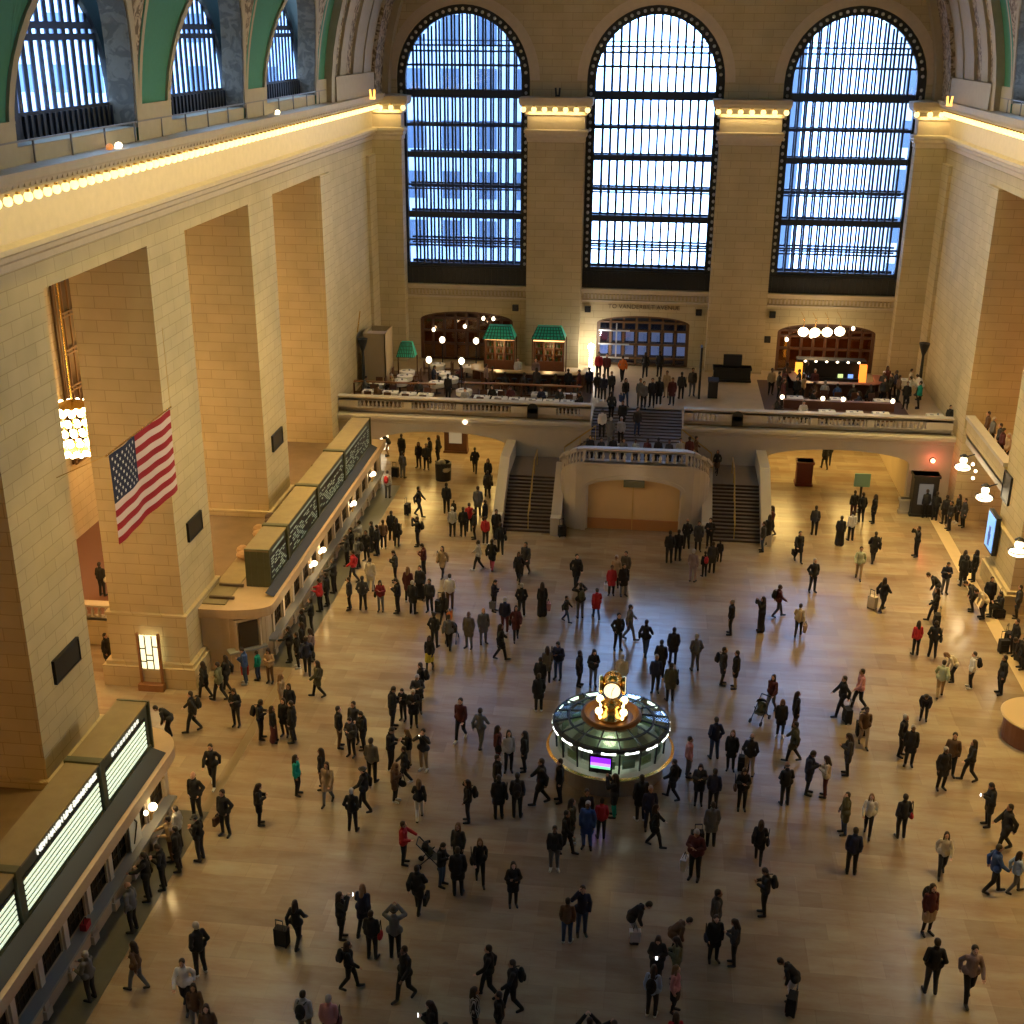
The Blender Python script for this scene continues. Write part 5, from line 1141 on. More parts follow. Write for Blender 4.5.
# projecting window of the curved corner
b = MB(); b.bar((-16.5, 45.75, 1.75), (-15.85, 46.25, 1.75), .16, 1.2); b.build('corner_window', mat('dim_corner_glass', (.05, .035, .02), .3), tc2)
b = MB(); b.bar((-16.95, 45.5, 1.05), (-15.6, 46.5, 1.05), .5, .1); b.build('corner_shelf', mat('grey_marble_shelf', (.30, .30, .28), .3), tc2)
b = MB(); b.bar((-16.6, 45.68, 1.1), (-16.6, 45.68, 2.5), .14); b.bar((-15.78, 46.3, 1.1), (-15.78, 46.3, 2.5), .14); b.bar((-16.6, 45.68, 2.45), (-15.78, 46.3, 2.45), .16, .12); b.build('corner_window_frame', mat('tan_marble_front', (.52, .40, .26), .45), tc2)

# dark bronze plaques on pier faces
for y0, y1, z0, z1, x, l in ((33.4, 35.2, 6.15, 6.95, -XW, 'large dark bronze plaque on the pier nearest the viewer'), (45.5, 47.1, 6.15, 6.95, -XW, 'dark bronze plaque on the pier beside the flag'), (57.4, 59.1, 6.15, 6.95, -XW, 'dark bronze plaque on the third pier beyond the flag'), (58.9, 60.2, 4.5, 5.9, XW, 'dark bronze plaque on the right-hand pier above the blue screen')):
    b = MB(); s = 1 if x < 0 else -1; xa, xb = sorted((x, x + s * .08)); b.box(xa, xb, y0, y1, z0 - .05, z1); p = b.build('wall_plaque', mat('dark_bronze_plaque', (.018, .02, .022), .4, .3))
    tag(p, l, 'plaque'); b = MB(); xc, xd = sorted((x + s * .06, x + s * .11))
    for a in (y0, y1 - .05): b.box(xc, xd, a, a + .05, z0 - .05, z1)
    for a in (z0 - .05, z1 - .05): b.box(xc, xd, y0, y1, a, a + .05)
    b.build('border', M_bronze, p)
# lit stained door in the pier jamb
b = MB(); b.box(-20.15, -19.35, 43.86, 43.9, .95, 2.5); o = b.build('lit_doorway', mat('lit_door_glow', (.9, .85, .6), .5, emit=(1, .88, .5), es=1.6)); tag(o, 'small brightly lit leaded glass doorway in the base of the pier', 'doorway')
b = MB()
for x in (-20.15, -19.9, -19.6, -19.35): b.box(x - .02, x + .02, 43.82, 43.86, .95, 2.5)
for x0, x1, z in ((-20.15, -19.9, 1.9), (-19.9, -19.6, 1.6), (-19.9, -19.6, 1.35), (-19.6, -19.35, 2.0), (-20.15, -19.9, 1.3)): b.box(x0, x1, 43.82, 43.86, z - .02, z + .02)
b.build('leading', M_dark, o); b = MB(); b.box(-20.3, -19.2, 43.6, 43.9, 0, .3); b.box(-20.25, -20.15, 43.8, 43.91, .3, 2.6); b.box(-19.35, -19.25, 43.8, 43.91, .3, 2.6); b.build('door_surround', M_wood2, o)

# ------------------------------------------------------------------ flag
def flag():
    t = thing('national_flag', 'large red and white striped flag with a starry blue canton hanging in the first opening', 'flag', (-17.0, 36.45, 9.85))
    W, H = 5.4, 3.15; n = 48; rows = 13
    def P(u, w): return (.05 * math.sin(u * 1.6 + .4) + .02 * math.sin(u * 4.1 + w), u, w)
    b = MB()
    for r in range(rows):
        z0 = H * r / rows; z1 = H * (r + 1) / rows
        for i in range(n):
            ua, ub = W * i / n, W * (i + 1) / n
            canton = ua < W * .4 - .01 and r >= 6
            b.add([P(ua, z0), P(ub, z0), P(ub, z1), P(ua, z1)], [(0, 1, 2, 3)], 2 if canton else (0 if r % 2 == 0 else 1))
    f = b.build('flag_cloth', [mat('flag_red', (.30, .004, .012), .8), mat('flag_white', (.62, .50, .46), .8), mat('flag_blue', (.006, .012, .05), .8)], t)
    b = MB()
    for r in range(9):
        for c in range(6 if r % 2 == 0 else 5):
            y = W * .4 * (c * 2 + 1 + (r % 2)) / 12; z = H * 6 / 13 + H * 7 / 13 * (r + 1) / 10
            for sd in (.03, -.03):
                pt = []
                for k in range(10):
                    a = PI / 2 + k * PI / 5; rr = .085 if k % 2 == 0 else .034; q = P(y + rr * math.cos(a), z + rr * math.sin(a)); pt.append((q[0] + sd, q[1], q[2]))
                b.add(pt, [tuple(range(10))])
    b.build('stars', mat('flag_star_white', (.75, .75, .75), .7), f)
    b = MB(); b.cyl((0, -.15, H + .04), (0, W + .15, H + .04), .03); b.build('pole', M_gold, t)
    b = MB(); b.cyl((0, W + .1, H + .04), (-1.22, W + 3.0, H + 2.3), .012, n=5); b.cyl((0, -.1, H + .04), (-1.25, -1.2, H - .4), .012, n=5); b.build('guy_wire', M_brass, t)
flag()

# ------------------------------------------------------------------ chandeliers in the side aisles
def chandelier():
    t = thing('chandelier', 'tall drum chandelier of glowing bulbs hanging beside the flag', 'chandelier')
    b = MB(); 
    for z in (0, .5, 1.0, 1.5, 2.0): b.lathe(0, 0, [(.72, z - .06), (.8, z), (.72, z + .06), (.66, z), (.72, z - .06)], n=24)
    for i in range(12): a = i * PI / 6; b.bar((.72 * math.cos(a), .72 * math.sin(a), 0), (.72 * math.cos(a), .72 * math.sin(a), 2.2), .03)
    b.lathe(0, 0, [(0, 2.5), (.2, 2.45), (.72, 2.2), (.72, 2.1), (0, 2.1)], n=16); b.lathe(0, 0, [(.7, 0), (.4, -.15), (0, -.2)], n=16); b.build('frame', M_gold, t)
    b = MB(); b.cyl((0, 0, 2.4), (0, 0, 9.3), .04); b.build('chain', M_gold, t)
    for r, z in enumerate((.0, .5, 1.0, 1.5, 2.0)):
        for i in range(16):
            a = 2 * PI * (i + .5 * (r % 2)) / 16
            b = MB(); b.ell((.84 * math.cos(a), .84 * math.sin(a), z), (.135, .135, .15), n=8, k=5)
            if r in (0, 4): b.ell((.78 * math.cos(a + .2), .78 * math.sin(a + .2), z + (.17 if r == 4 else -.12)), (.1, .1, .1), n=8, k=5)
            b.build('bulb', M_chand, t, True)
    return reg(t)
ch = chandelier(); ch.location = (-24.1, 48.5, 9.0); ch.scale = (1.14, 1.14, .88)
dup(ch, (-24.1, 60.55, 8.85), label='drum chandelier hanging in the left aisle behind the third pier')
dup(ch, (-24.1, 36.45, 8.85), label='drum chandelier hanging in the left aisle behind the nearest pier')

# ------------------------------------------------------------------ information booth and clock
bx, by = -.35, 40.2
t = thing('information_booth', 'round glass information booth with green-grey canopy in the middle of the floor', 'information booth', (bx, by, 0))
b = MB(); b.lathe(0, 0, [(0, .02), (1.95, .02), (1.95, .1), (2.02, .12), (2.02, .9), (1.6, .9), (1.6, .02)], n=48); b.build('base_drum', mat('grey_marble_drum', (.24, .22, .21), .35, noise=.1, nscale=3), t)
b = MB(); b.lathe(0, 0, [(1.5, .96), (2.28, .96), (2.34, 1.0), (2.28, 1.06), (1.5, 1.06)], n=64); b.build('counter_top', mat('pale_marble_counter', (.55, .52, .46), .25), t)
b = MB(); b.lathe(0, 0, [(2.3, .94), (2.4, 1.0), (2.3, 1.05)], n=64); b.build('brass_rim', M_gold, t)
b = MB(); b.lathe(0, 0, [(2.0, 1.06), (2.06, 1.95)], n=48); b.build('glazing', M_bglass, t)
b = MB()
for i in range(16):
    a = 2 * PI * (i + .5) / 16; b.bar((2.02 * math.cos(a), 2.02 * math.sin(a), 1.06), (2.08 * math.cos(a), 2.08 * math.sin(a), 1.98), .06)
b.lathe(0, 0, [(2.0, 1.92), (2.15, 1.94), (2.2, 2.02), (2.17, 2.12), (2.05, 2.14)], n=64); b.build('frame', M_bronze, t)
b = MB(); b.lathe(0, 0, [(2.12, 2.13), (1.05, 2.3)], n=48); b.build('canopy', mat('grey_green_canopy_glass', (.13, .17, .14), .12, spec=.8) if False else glass('canopy_glass', (.55, .66, .58), .26), t)
b = MB()
for i in range(16):
    a = 2 * PI * (i + .5) / 16; b.bar((2.12 * math.cos(a), 2.12 * math.sin(a), 2.15), (1.0 * math.cos(a), 1.0 * math.sin(a), 2.32), .05)
b.lathe(0, 0, [(1.62, 2.19), (1.62, 2.25), (1.56, 2.26), (1.56, 2.2)], n=48); b.build('ribs', M_bronze, t)
b = MB(); b.lathe(0, 0, [(1.06, 2.2), (1.14, 2.32), (1.1, 2.44), (1.02, 2.46), (.94, 2.36), (.8, 2.28), (0, 2.28)], n=40); b.build('dome', mat('brown_bronze_dome', (.17, .08, .03), .35, .6), t)
b = MB(); b.lathe(0, 0, [(1.0, .0), (1.0, 2.2)], n=24); b.build('core', mat('green_lit_core', (.35, .42, .3), .5), t)
for i in range(16):
    a = 2 * PI * i / 16; b = MB(); u = Vector((-math.sin(a), math.cos(a), 0)); c = Vector((2.16 * math.cos(a), 2.16 * math.sin(a), 1.99))
    b.bar(c - u * .26, c + u * .26, .06, .09); b.build('edge_light', mat('white_tube_light', (1, 1, 1), .4, emit=(.95, 1, .9), es=4.0), t)
for i in range(16):
    if i in (11,): continue
    a = 2 * PI * (i) / 16; u = Vector((-math.sin(a), math.cos(a), 0)); c = Vector((1.9 * math.cos(a), 1.9 * math.sin(a), 1.35))
    b = MB(); b.bar(c - u * .24, c + u * .24, .03, .34); b.build('leaflet_rack', mat('leaflet_teal', (.10, .22, .2), .5) if i % 2 else mat('leaflet_green', (.22, .36, .2), .5), t)
a = -PI / 2 - .13; u = Vector((-math.sin(a), math.cos(a), 0)); c = Vector((2.1 * math.cos(a), 2.1 * math.sin(a), 1.5))
b = MB(); b.bar(c - u * .42, c + u * .42, .06, .72); sc_ = b.build('screen', M_dark, t)
for z, col, h in ((1.66, (.25, .02, .9), .22), (1.5, (.55, .25, 1), .14), (1.38, (.2, .75, .35), .1)):
    b = MB(); c2 = c * 1.0 + Vector((math.cos(a), math.sin(a), 0)) * .035; c2.z = z; b.bar(c2 - u * .36, c2 + u * .36, .02, h); b.build('screen_picture', mat('screen_%d' % int(z * 100), col, .4, emit=col, es=1.6), sc_)
t = thing('brass_clock', 'four-faced golden ball clock glowing on top of the information booth', 'clock', (bx, by, 2.295))
b = MB(); b.lathe(0, 0, [(.62, 0), (.6, .1), (.42, .2), (.34, .45), (.42, .55), (.25, .66), (.14, .78), (.12, .86), (.2, .9), (.12, .95), (0, .95)], n=32); b.build('pedestal', M_gold, t, True)
b = MB(); b.lathe(0, 0, [(.1, .93), (.3, 1.0), (.42, 1.14), (.45, 1.3), (.42, 1.46), (.3, 1.62), (.12, 1.7), (.06, 1.74), (.07, 1.8), (0, 1.86)], n=32); b.build('globe', M_gold, t, True)
for k in range(4):
    a = k * PI / 2 - PI / 2 + .0
    R = Matrix.Rotation(a, 4, 'Z'); b = MB(); b.cyl(R @ Vector((.36, 0, 1.3)), R @ Vector((.47, 0, 1.3)), .34, n=28); fr = b.build('bezel', M_gold, t)
    b = MB(); b.cyl(R @ Vector((.44, 0, 1.3)), R @ Vector((.485, 0, 1.3)), .30, n=28); f = b.build('face', mat('lit_opal_clock_face', (1, .95, .8), .4, emit=(1, .85, .5), es=1.6), t)
    b = MB(); p0 = R @ Vector((.495, 0, 1.3)); b.bar(p0, R @ Vector((.495, .08, 1.48)), .02); b.bar(p0, R @ Vector((.495, -.02, 1.10)), .02)
    for m in range(12): am = m * PI / 6; b.bar(R @ Vector((.49, .24 * math.sin(am), 1.3 + .24 * math.cos(am))), R @ Vector((.49, .28 * math.sin(am), 1.3 + .28 * math.cos(am))), .02)
    b.build('hands', M_dark, f)
for k in range(4):
    a = k * PI / 2 + PI / 4; b = MB(); b.cyl((.55 * math.cos(a), .55 * math.sin(a), .05), (.62 * math.cos(a), .62 * math.sin(a), .3), .05); b.ell((.64 * math.cos(a), .64 * math.sin(a), .42), (.14, .14, .14), n=12, k=8); b.build('corner_lamp', mat('clock_lamp', (1, .9, .6), .4, emit=(1, .72, .3), es=7), t, True)

# round wooden desk at the right edge
t = thing('round_desk', 'round wooden information desk with a pale top cut by the right edge', 'desk', (16.35, 44.4, 0))
b = MB(); b.lathe(0, 0, [(0, 0), (1.3, 0), (1.3, 1.0), (0, 1.0)], n=40); b.build('body', mat('red_brown_panelling', (.16, .05, .022), .4, noise=.15, nscale=3), t)
b = MB(); b.lathe(0, 0, [(0, 1.0), (1.42, 1.0), (1.45, 1.06), (1.4, 1.1), (0, 1.1)], n=48); b.build('top', mat('tan_desk_top', (.55, .42, .25), .35), t)
b = MB(); b.ell((.1, .2, 1.14), (.12, .1, .06), n=8, k=5); b.build('telephone', M_dark, t)

# ------------------------------------------------------------------ freestanding items on the concourse
def kiosk(label, loc, w, d, h, colr, panel, rz=0):
    t = thing('display_kiosk', label, 'kiosk', loc, rz); b = MB(); b.box(-w / 2, w / 2, -d / 2, d / 2, 0, h); b.box(-w / 2 - .06, w / 2 + .06, -d / 2 - .06, d / 2 + .06, h - .15, h); b.box(-w / 2 - .06, w / 2 + .06, -d / 2 - .06, d / 2 + .06, 0, .15); b.build('cabinet', colr, t)
    if panel: b = MB(); b.box(-w * .28, w * .28, -d / 2 - .03, -d / 2, h * .3, h * .8); b.build('display_panel', panel, t)
    return t
kiosk('brown display kiosk with a pale panel under the left balcony arch', (-12.0, 76.8, 0), 1.5, .7, 2.3, M_wood, mat('pale_panel', (.42, .40, .34), .6, emit=(.8, .75, .6), es=.15))
kiosk('dark red litter kiosk under the right balcony arch', (10.25, 73.4, 0), .95, .8, 1.55, mat('dark_red_metal', (.12, .02, .015), .5), None)
kiosk('black glossy machine cabinet below the red lamp at the right exit', (16.55, 69.05, 0), 1.4, .8, 2.5, M_dark, mat('faint_panel', (.1, .1, .1), .4, emit=(.6, .6, .6), es=.12))
kiosk('white banner stand by the right exit', (15.6, 69.2, 0), .6, .3, .9, mat('grey_white_panel', (.4, .37, .33), .6), None)
t = thing('litter_bin', 'dark litter bin piled with white rubbish on the left under the balcony', 'bin', (-11.95, 71.3, 0)); b = MB(); b.lathe(0, 0, [(0, 0), (.48, 0), (.52, 1.1), (.42, 1.15), (.4, .9), (0, .9)], n=20); b.build('body', M_dark, t)
b = MB(); b.ell((-.1, 0, 1.1), (.28, .25, .2), n=8, k=5); b.ell((.15, -.2, .75), (.35, .36, .25), n=8, k=5); b.build('rubbish', mat('grey_white_rubbish', (.5, .48, .42), .8, noise=.4, nscale=5), t)
b = MB(); b.box(-.45, .45, -.04, .04, 1.55, 2.35); o = thing('post_sign', 'green sign board on a dark post near the right balcony arch', 'sign', (13.0, 70.2 - 1.2, 0)); b.build('board', mat('grey_green_board', (.16, .28, .19), .6), o); b = MB(); b.cyl((0, .05, 0), (0, .05, 1.6), .07); b.lathe(0, .05, [(0, 0), (.3, 0), (.3, .05), (0, .08)], n=16); b.build('post', M_dark, o)
b = MB(); b.box(-.5, .5, -.05, .05, 0, 2.3); o = b.build('lit_poster', mat('bright_lit_poster', (.9, .85, .7), .5, emit=(1, .9, .65), es=2.0), loc=(-16.9, 76.0, .2)); tag(o, 'brightly lit poster panel at the left end under the balcony', 'poster')
b = MB(); b.ell((0, 0, 0), (.13, .1, .13), n=12, k=8); o = b.build('red_lamp', mat('red_signal_lamp', (1, .2, .1), .4, emit=(1, .3, .15), es=14), loc=(17.0, 69.85, 3.02)); tag(o, 'glowing red lamp above the machine cabinet at the right exit', 'lamp')
b = MB(); b.cyl((0, .1, 0), (0, .16, 0), .18); b.build('backplate', M_dark, o)
b = MB(); b.ell((0, 0, 0), (.14, .06, .14), n=12, k=8); o = b.build('ceiling_lamp', M_bulbw, loc=(-10.3, 69.6, 4.3)); tag(o, 'small round lamp on the balcony face above the left arch', 'lamp')
# blue advertising screen
t = thing('advertising_screen', 'tall blue lit advertising screen on the right-hand pier', 'screen', (18.0, 59.8, 1.7)); b = MB(); b.box(-.12, .1, -.75, .75, 0, 2.0); b.build('casing', M_dark, t)
b = MB(); b.box(-.15, -.12, -.66, .66, .12, 1.9); s = b.build('picture', mat('blue_screen_picture', (.2, .45, .9), .4, emit=(.22, .5, 1), es=.9), t); b = MB(); b.box(-.17, -.15, -.12, .16, .3, 1.3); b.box(-.17, -.15, -.2, .2, .7, .95); b.build('figure_shape', mat('screen_dark_shape', (.1, .15, .35), .4, emit=(.1, .18, .5), es=.5), s)
# wall lanterns on the right
def lantern(label, y, z):
    t = thing('wall_lantern', label, 'lantern', (17.75, y, z)); b = MB(); b.ell((0, 0, .12), (.2, .2, .2), n=12, k=8); b.build('globe', M_bulbw, t, True)
    b = MB(); b.ell((0, 0, -.28), (.42, .42, .16), n=16, k=8); b.build('bowl', M_bulbw, t, True); b = MB(); b.bar((.0, 0, .3), (.55, 0, .5), .05); b.lathe(0, 0, [(.1, .3), (.25, .36), (.06, .5), (0, .5)], n=10); b.lathe(0, 0, [(.44, -.22), (.47, -.18), (.44, -.16)], n=16); b.build('bracket', M_bronze, t)
lantern('wall lantern with glowing globe and bowl nearest the red lamp', 66.2, 4.2); lantern('wall lantern glowing above the blue screen, middle of three', 61.3, 4.25); lantern('wall lantern glowing at the extreme right edge', 54.7, 4.0)
for i, (x, y, z) in enumerate(((18.0, 65.2, 4.45), (18.0, 64.5, 4.3), (18.0, 64.8, 3.8))):
    b = MB(); b.ell((0, 0, 0), (.09, .12, .09), n=8, k=6); o = b.build('spot_lamp', M_bulbw, loc=(x, y, z)); tag(o, ('small spot lamp beside the red-lamp lantern, %s of three' % ('farthest', 'nearest', 'lowest')[i]), 'lamp')

# ------------------------------------------------------------------ balcony: doors, bars, tables
def arch_glazing(n, c, hw, z0, zs, rise, wood, panes, nx, rows, back):
    F = lambda u, w, d: (u, YE + .25 + d, w)
    b = MB(); arch_ribbon(b, F, c, z0, zs, hw - .18, hw + .02, rise - .12, rise + .02, 0, .3)
    for i in range(nx + 1):
        x = c - hw + 2 * hw * i / nx; zt = zs + rise * math.sqrt(max(0, 1 - ((x - c) / hw) ** 2)); b.box(x - .07, x + .07, YE + .27, YE + .45, z0, zt)
    for z in rows: b.box(c - hw, c + hw, YE + .27, YE + .45, z - .07, z + .07)
    o = b.build('door_%d' % n, wood); struct(o)
    b = MB(); k = 2 if n == 2 else 1
    for i in range(nx):
        for za, zb in zip(rows, rows[1:]):
            x0 = c - hw + 2 * hw * i / nx + .12; x1 = c - hw + 2 * hw * (i + 1) / nx - .12; b.box(x0, x1, YE + .34, YE + .37, za + .12, zb - .12)
    b.build('panes', panes, o)
    b = MB(); b.box(c - hw, c + hw, YE + 1.0, YE + 1.05, z0, zs + rise); b.build('lobby_backing', back, o); return o
M_bluepane = mat('daylit_blue_pane', (.2, .3, .55), .25, emit=(.5, .62, .9), es=.20)
o = arch_glazing(2, -.1, 3.1, ZB, 7.45, .5, mat('brown_door_frame', (.14, .075, .035), .45), glass('door_glass', (.8, .85, 1), .08), 7, [ZB, 5.0, 5.95, 6.9, 7.5], mat('dim_lobby', (.03, .035, .05), .6))
b = MB()
for i in range(7):
    for z0, z1 in ((5.15, 5.85), (6.1, 6.8)):
        if (i, z0) in ((0, 6.1),): continue
        x = -.1 - 3.1 + 6.2 * (i + .5) / 7; b.box(x - .28, x + .28, YE + .7, YE + .74, z0, z1)
b.build('street_windows', M_bluepane, o)
b = MB()
for z in (5.0, 5.95, 6.9): b.box(-3.1, -1.0, YE + .2, YE + .26, z - .05, z + .05)
b.box(-1.95, -1.85, YE + .2, YE + .26, 5.0, 7.4); b.build('polished_rail', M_glint_rail, o)
M_warmback = mat('warm_lit_backing', (.10, .05, .03), .7, noise=.6, nscale=2)
arch_glazing(3, -12.3, 3.2, ZB, 7.3, .6, M_wood, glass('amber_glass', (1, .75, .5), .1), 8, [ZB, 5.6, 6.5, 7.4], M_warmback)
arch_glazing(4, 12.2, 3.2, ZB, 7.2, .6, M_wood, glass('amber_glass2', (1, .75, .5), .1), 8, [ZB, 6.05, 6.9, 7.3], M_warmback)
TXT = lambda x, z: Matrix.Translation((x, YE - .03, z)) @ Matrix.Rotation(PI / 2, 4, 'X')
te = text_obj('carved_lettering', 'TO VANDERBILT AVENUE', .42, TXT(-.1, 8.62), mat('incised_letter_brown', (.17, .12, .07), .8)); tag(te, 'carved inscription over the arched doors', 'lettering')
for x, y, z, l in ((-8.75, YP - .02, 8.55, 'left of the left pilaster foot'), (-3.9, YE, 8.4, 'left of the door arch'), (3.6, YE, 8.4, 'right of the door arch'), (8.5, YE, 8.4, 'above the right restaurant arch, upper left'), (8.3, YE, 6.7, 'left side of the right restaurant arch')):
    b = MB(); b.box(-.2, .2, -.25, 0, -.2, .2); o = b.build('wall_loudspeaker', M_dark, loc=(x, y - .0, z)); tag(o, 'small square black loudspeaker on the stone wall, ' + l, 'loudspeaker'); b = MB(); b.cyl((0, -.26, 0), (0, -.25, 0), .13); b.build('cone', M_bronze, o)
# raking light bracket beside the door
b = MB(); b.box(-.1, .1, -.15, .15, 0, 1.2); b.ell((0, 0, 1.35), (.22, .2, .25), n=10, k=6); o = b.build('light_column', mat('glaring_work_light', (1, .95, .85), .4, emit=(1, .93, .78), es=16), loc=(-3.55, 82.7, 4.6)); tag(o, 'glaring white light standing left of the arched doors', 'lamp')

def table(round_):
    t = thing('restaurant_table', 'x', 'table', (0, 0, 0))
    b = MB()
    if round_: b.lathe(0, 0, [(0, .76), (.5, .76), (.52, .72), (.5, .45), (.47, .45), (.47, .7), (0, .7)], n=20)
    else: b.box(-.48, .48, -.34, .34, .7, .76); b.add([(-.5, -.36, .45), (.5, -.36, .45), (.48, -.34, .76), (-.48, -.34, .76)], [(0, 1, 2, 3)]); b.add([(-.5, .36, .45), (.5, .36, .45), (.48, .34, .76), (-.48, .34, .76)], [(0, 3, 2, 1)])
    b.build('tablecloth', M_cloth, t); b = MB(); b.cyl((0, 0, 0), (0, 0, .7), .05); b.lathe(0, 0, [(0, 0), (.28, 0), (.28, .04), (0, .06)], n=14); b.build('pedestal', M_dark, t)
    b = MB(); b.lathe(.15, .05, [(0, .76), (.05, .76), (.06, .86), (0, .86)], n=8); b.box(-.3, -.1, -.1, .1, .762, .775); b.build('place_setting', mat('glassware_grey', (.35, .36, .38), .2), t); return reg(t)
def chair():
    t = thing('restaurant_chair', 'x', 'chair'); b = MB(); b.box(-.22, .22, -.22, .22, .42, .48); b.build('seat', M_wood, t); b = MB(); b.box(-.22, .22, .18, .23, .5, .95); b.build('backrest', M_wood, t)
    for x, y in ((-.19, -.19), (.19, -.19), (-.19, .19), (.19, .19)): b = MB(); b.bar((x, y, 0), (x, y, .43), .04); b.build('leg', M_wood, t)
    return reg(t)
tr, ts, chh = table(True), table(False), chair()
uT = {}
LT = [(-16.6, 72.3, 0), (-15.35, 72.2, 0), (-14.2, 72.0, 0), (-13.1, 71.9, 0), (-9.6, 71.9, 0), (-8.5, 71.8, 0), (-7.45, 71.7, 0), (-6.4, 71.65, 0), (-5.35, 71.6, 0), (-4.3, 71.6, 0),
      (-15.3, 77.3, 1), (-15.2, 76.1, 1), (-15.3, 74.9, 1), (-12.9, 77.2, 1), (-12.2, 76.0, 1), (-12.9, 74.8, 1), (-10.9, 73.2, 1), (-9.0, 73.2, 0), (-6.2, 73.1, 0), (-4.4, 73.1, 0), (-16.6, 74.0, 0), (-13.6, 79.3, 1), (-11.6, 79.0, 1)]
ordn = ['first', 'second', 'third', 'fourth', 'fifth', 'sixth', 'seventh', 'eighth', 'ninth', 'tenth']
occ = []
for i, (x, y, r) in enumerate(LT):
    lab = ('white-clothed table along the left balustrade, %s from the left' % ordn[i]) if i < 10 else ('round white-clothed table in the left restaurant, %s' % ['far left of the round group', 'middle left of the round group', 'near left of the round group', 'farthest of the right column', 'middle of the right column', 'nearest of the right column', 'beside the tall globe lamp', '', '', '', '', 'rearmost near the shelves', 'rearmost beside the bar'][i - 10]) if r else 'small white-clothed table behind the wooden rail, ' + {17: 'left one', 18: 'middle one', 19: 'right one', 20: 'beside the tan cabinet'}[i]
    if i in (0, 10): o = ts if i == 0 else tr; o.location = (x, y, ZB); o['label'] = lab; o['group'] = 'tables of the left restaurant'
    else: dup(tr if r else ts, (x, y, ZB), label=lab, group='tables of the left restaurant')
    occ.append((x, y))
fc = True
for x, y, r in LT:
    for s in (-1, 1):
        cx_, cy_ = x + s * .0, y + s * .62
        if r: cx_, cy_ = x + s * .72, y
        if cy_ < 70.9 or any(math.hypot(cx_ - a, cy_ - c) < .5 for a, c in PEOPLE_XY): continue
        if any((cx_ - a) ** 2 + (cy_ - c) ** 2 < .3 for a, c in occ): continue
        occ.append((cx_, cy_)); rz = (0 if s > 0 else PI) if not r else (-PI / 2 if s > 0 else PI / 2)
        if fc: chh.location = (cx_, cy_, ZB); chh.rotation_euler.z = rz; chh['label'] = 'dark wooden chair at a white-clothed table in the left restaurant'; chh['group'] = 'chairs of the left restaurant'; fc = False
        else: dup(chh, (cx_, cy_, ZB), rz)
# partitions
for x0, x1, y, l in ((-17.9, -12.7, 73.4, 'left dark wooden rail dividing the restaurant tables'), (-11.0, -3.6, 74.0, 'right dark wooden rail dividing the restaurant tables')):
    b = MB(); b.box(x0, x1, y - .03, y + .03, ZB + .3, ZB + .36)
    for i in range(int((x1 - x0) / 1.2) + 1): b.box(x0 + i * 1.2 - .05, x0 + i * 1.2 + .05, y - .05, y + .05, ZB, ZB + .9)
    o = b.build('dividing_rail', M_wood); tag(o, l, 'partition'); b = MB(); b.box(x0, x1, y - .1, y + .1, ZB + .98, ZB + 1.06); 
    for i in range(int((x1 - x0) / 1.2) + 1): b.cyl((x0 + i * 1.2, y, ZB + .85), (x0 + i * 1.2, y, ZB + 1.0), .03)
    b.build('top_bar', M_wood2, o)
b = MB(); b.box(-18.1, -3.1, 70.9, 80.0, ZB, ZB + .015); o = b.build('restaurant_floor', mat('brown_wood_floor', (.15, .09, .05), .5, noise=.2, nscale=2)); struct(o)
# bar counter
t = thing('bar_counter', 'long dark wooden bar with a lit brass-coloured top in the left restaurant', 'bar', (0, 0, ZB)); pth = [(-10.9, 78.6), (-10.7, 77.4), (-9.9, 76.9), (-4.2, 76.9), (-3.5, 77.5), (-3.4, 78.6)]
b = MB(); b.sweep([(-.25, 0), (.25, 0), (.25, 1.0), (-.25, 1.0)], pth); b.build('bar_front', M_wood, t); b = MB(); b.sweep([(-.35, 1.0), (.38, 1.0), (.38, 1.07), (-.35, 1.07)], pth); b.build('bar_top', mat('tan_bar_top', (.5, .33, .14), .3), t)
for k in range(7):
    x = -10.0 + k * .95; b = MB(); b.cyl((0, 0, .0), (0, 0, .72), .03); b.lathe(0, 0, [(0, .72), (.18, .72), (.19, .8), (0, .82)], n=12); b.lathe(0, 0, [(0, 0), (.2, 0), (.2, .03), (0, .04)], n=12)
    if any(math.hypot(x - a, 76.2 - c) < .45 for a, c in PEOPLE_XY): continue
    tag(b.build('bar_stool', M_dark, loc=(x, 76.2, ZB)), 'dark round bar stool in front of the long left bar', 'stool', 'stools along the left bar')
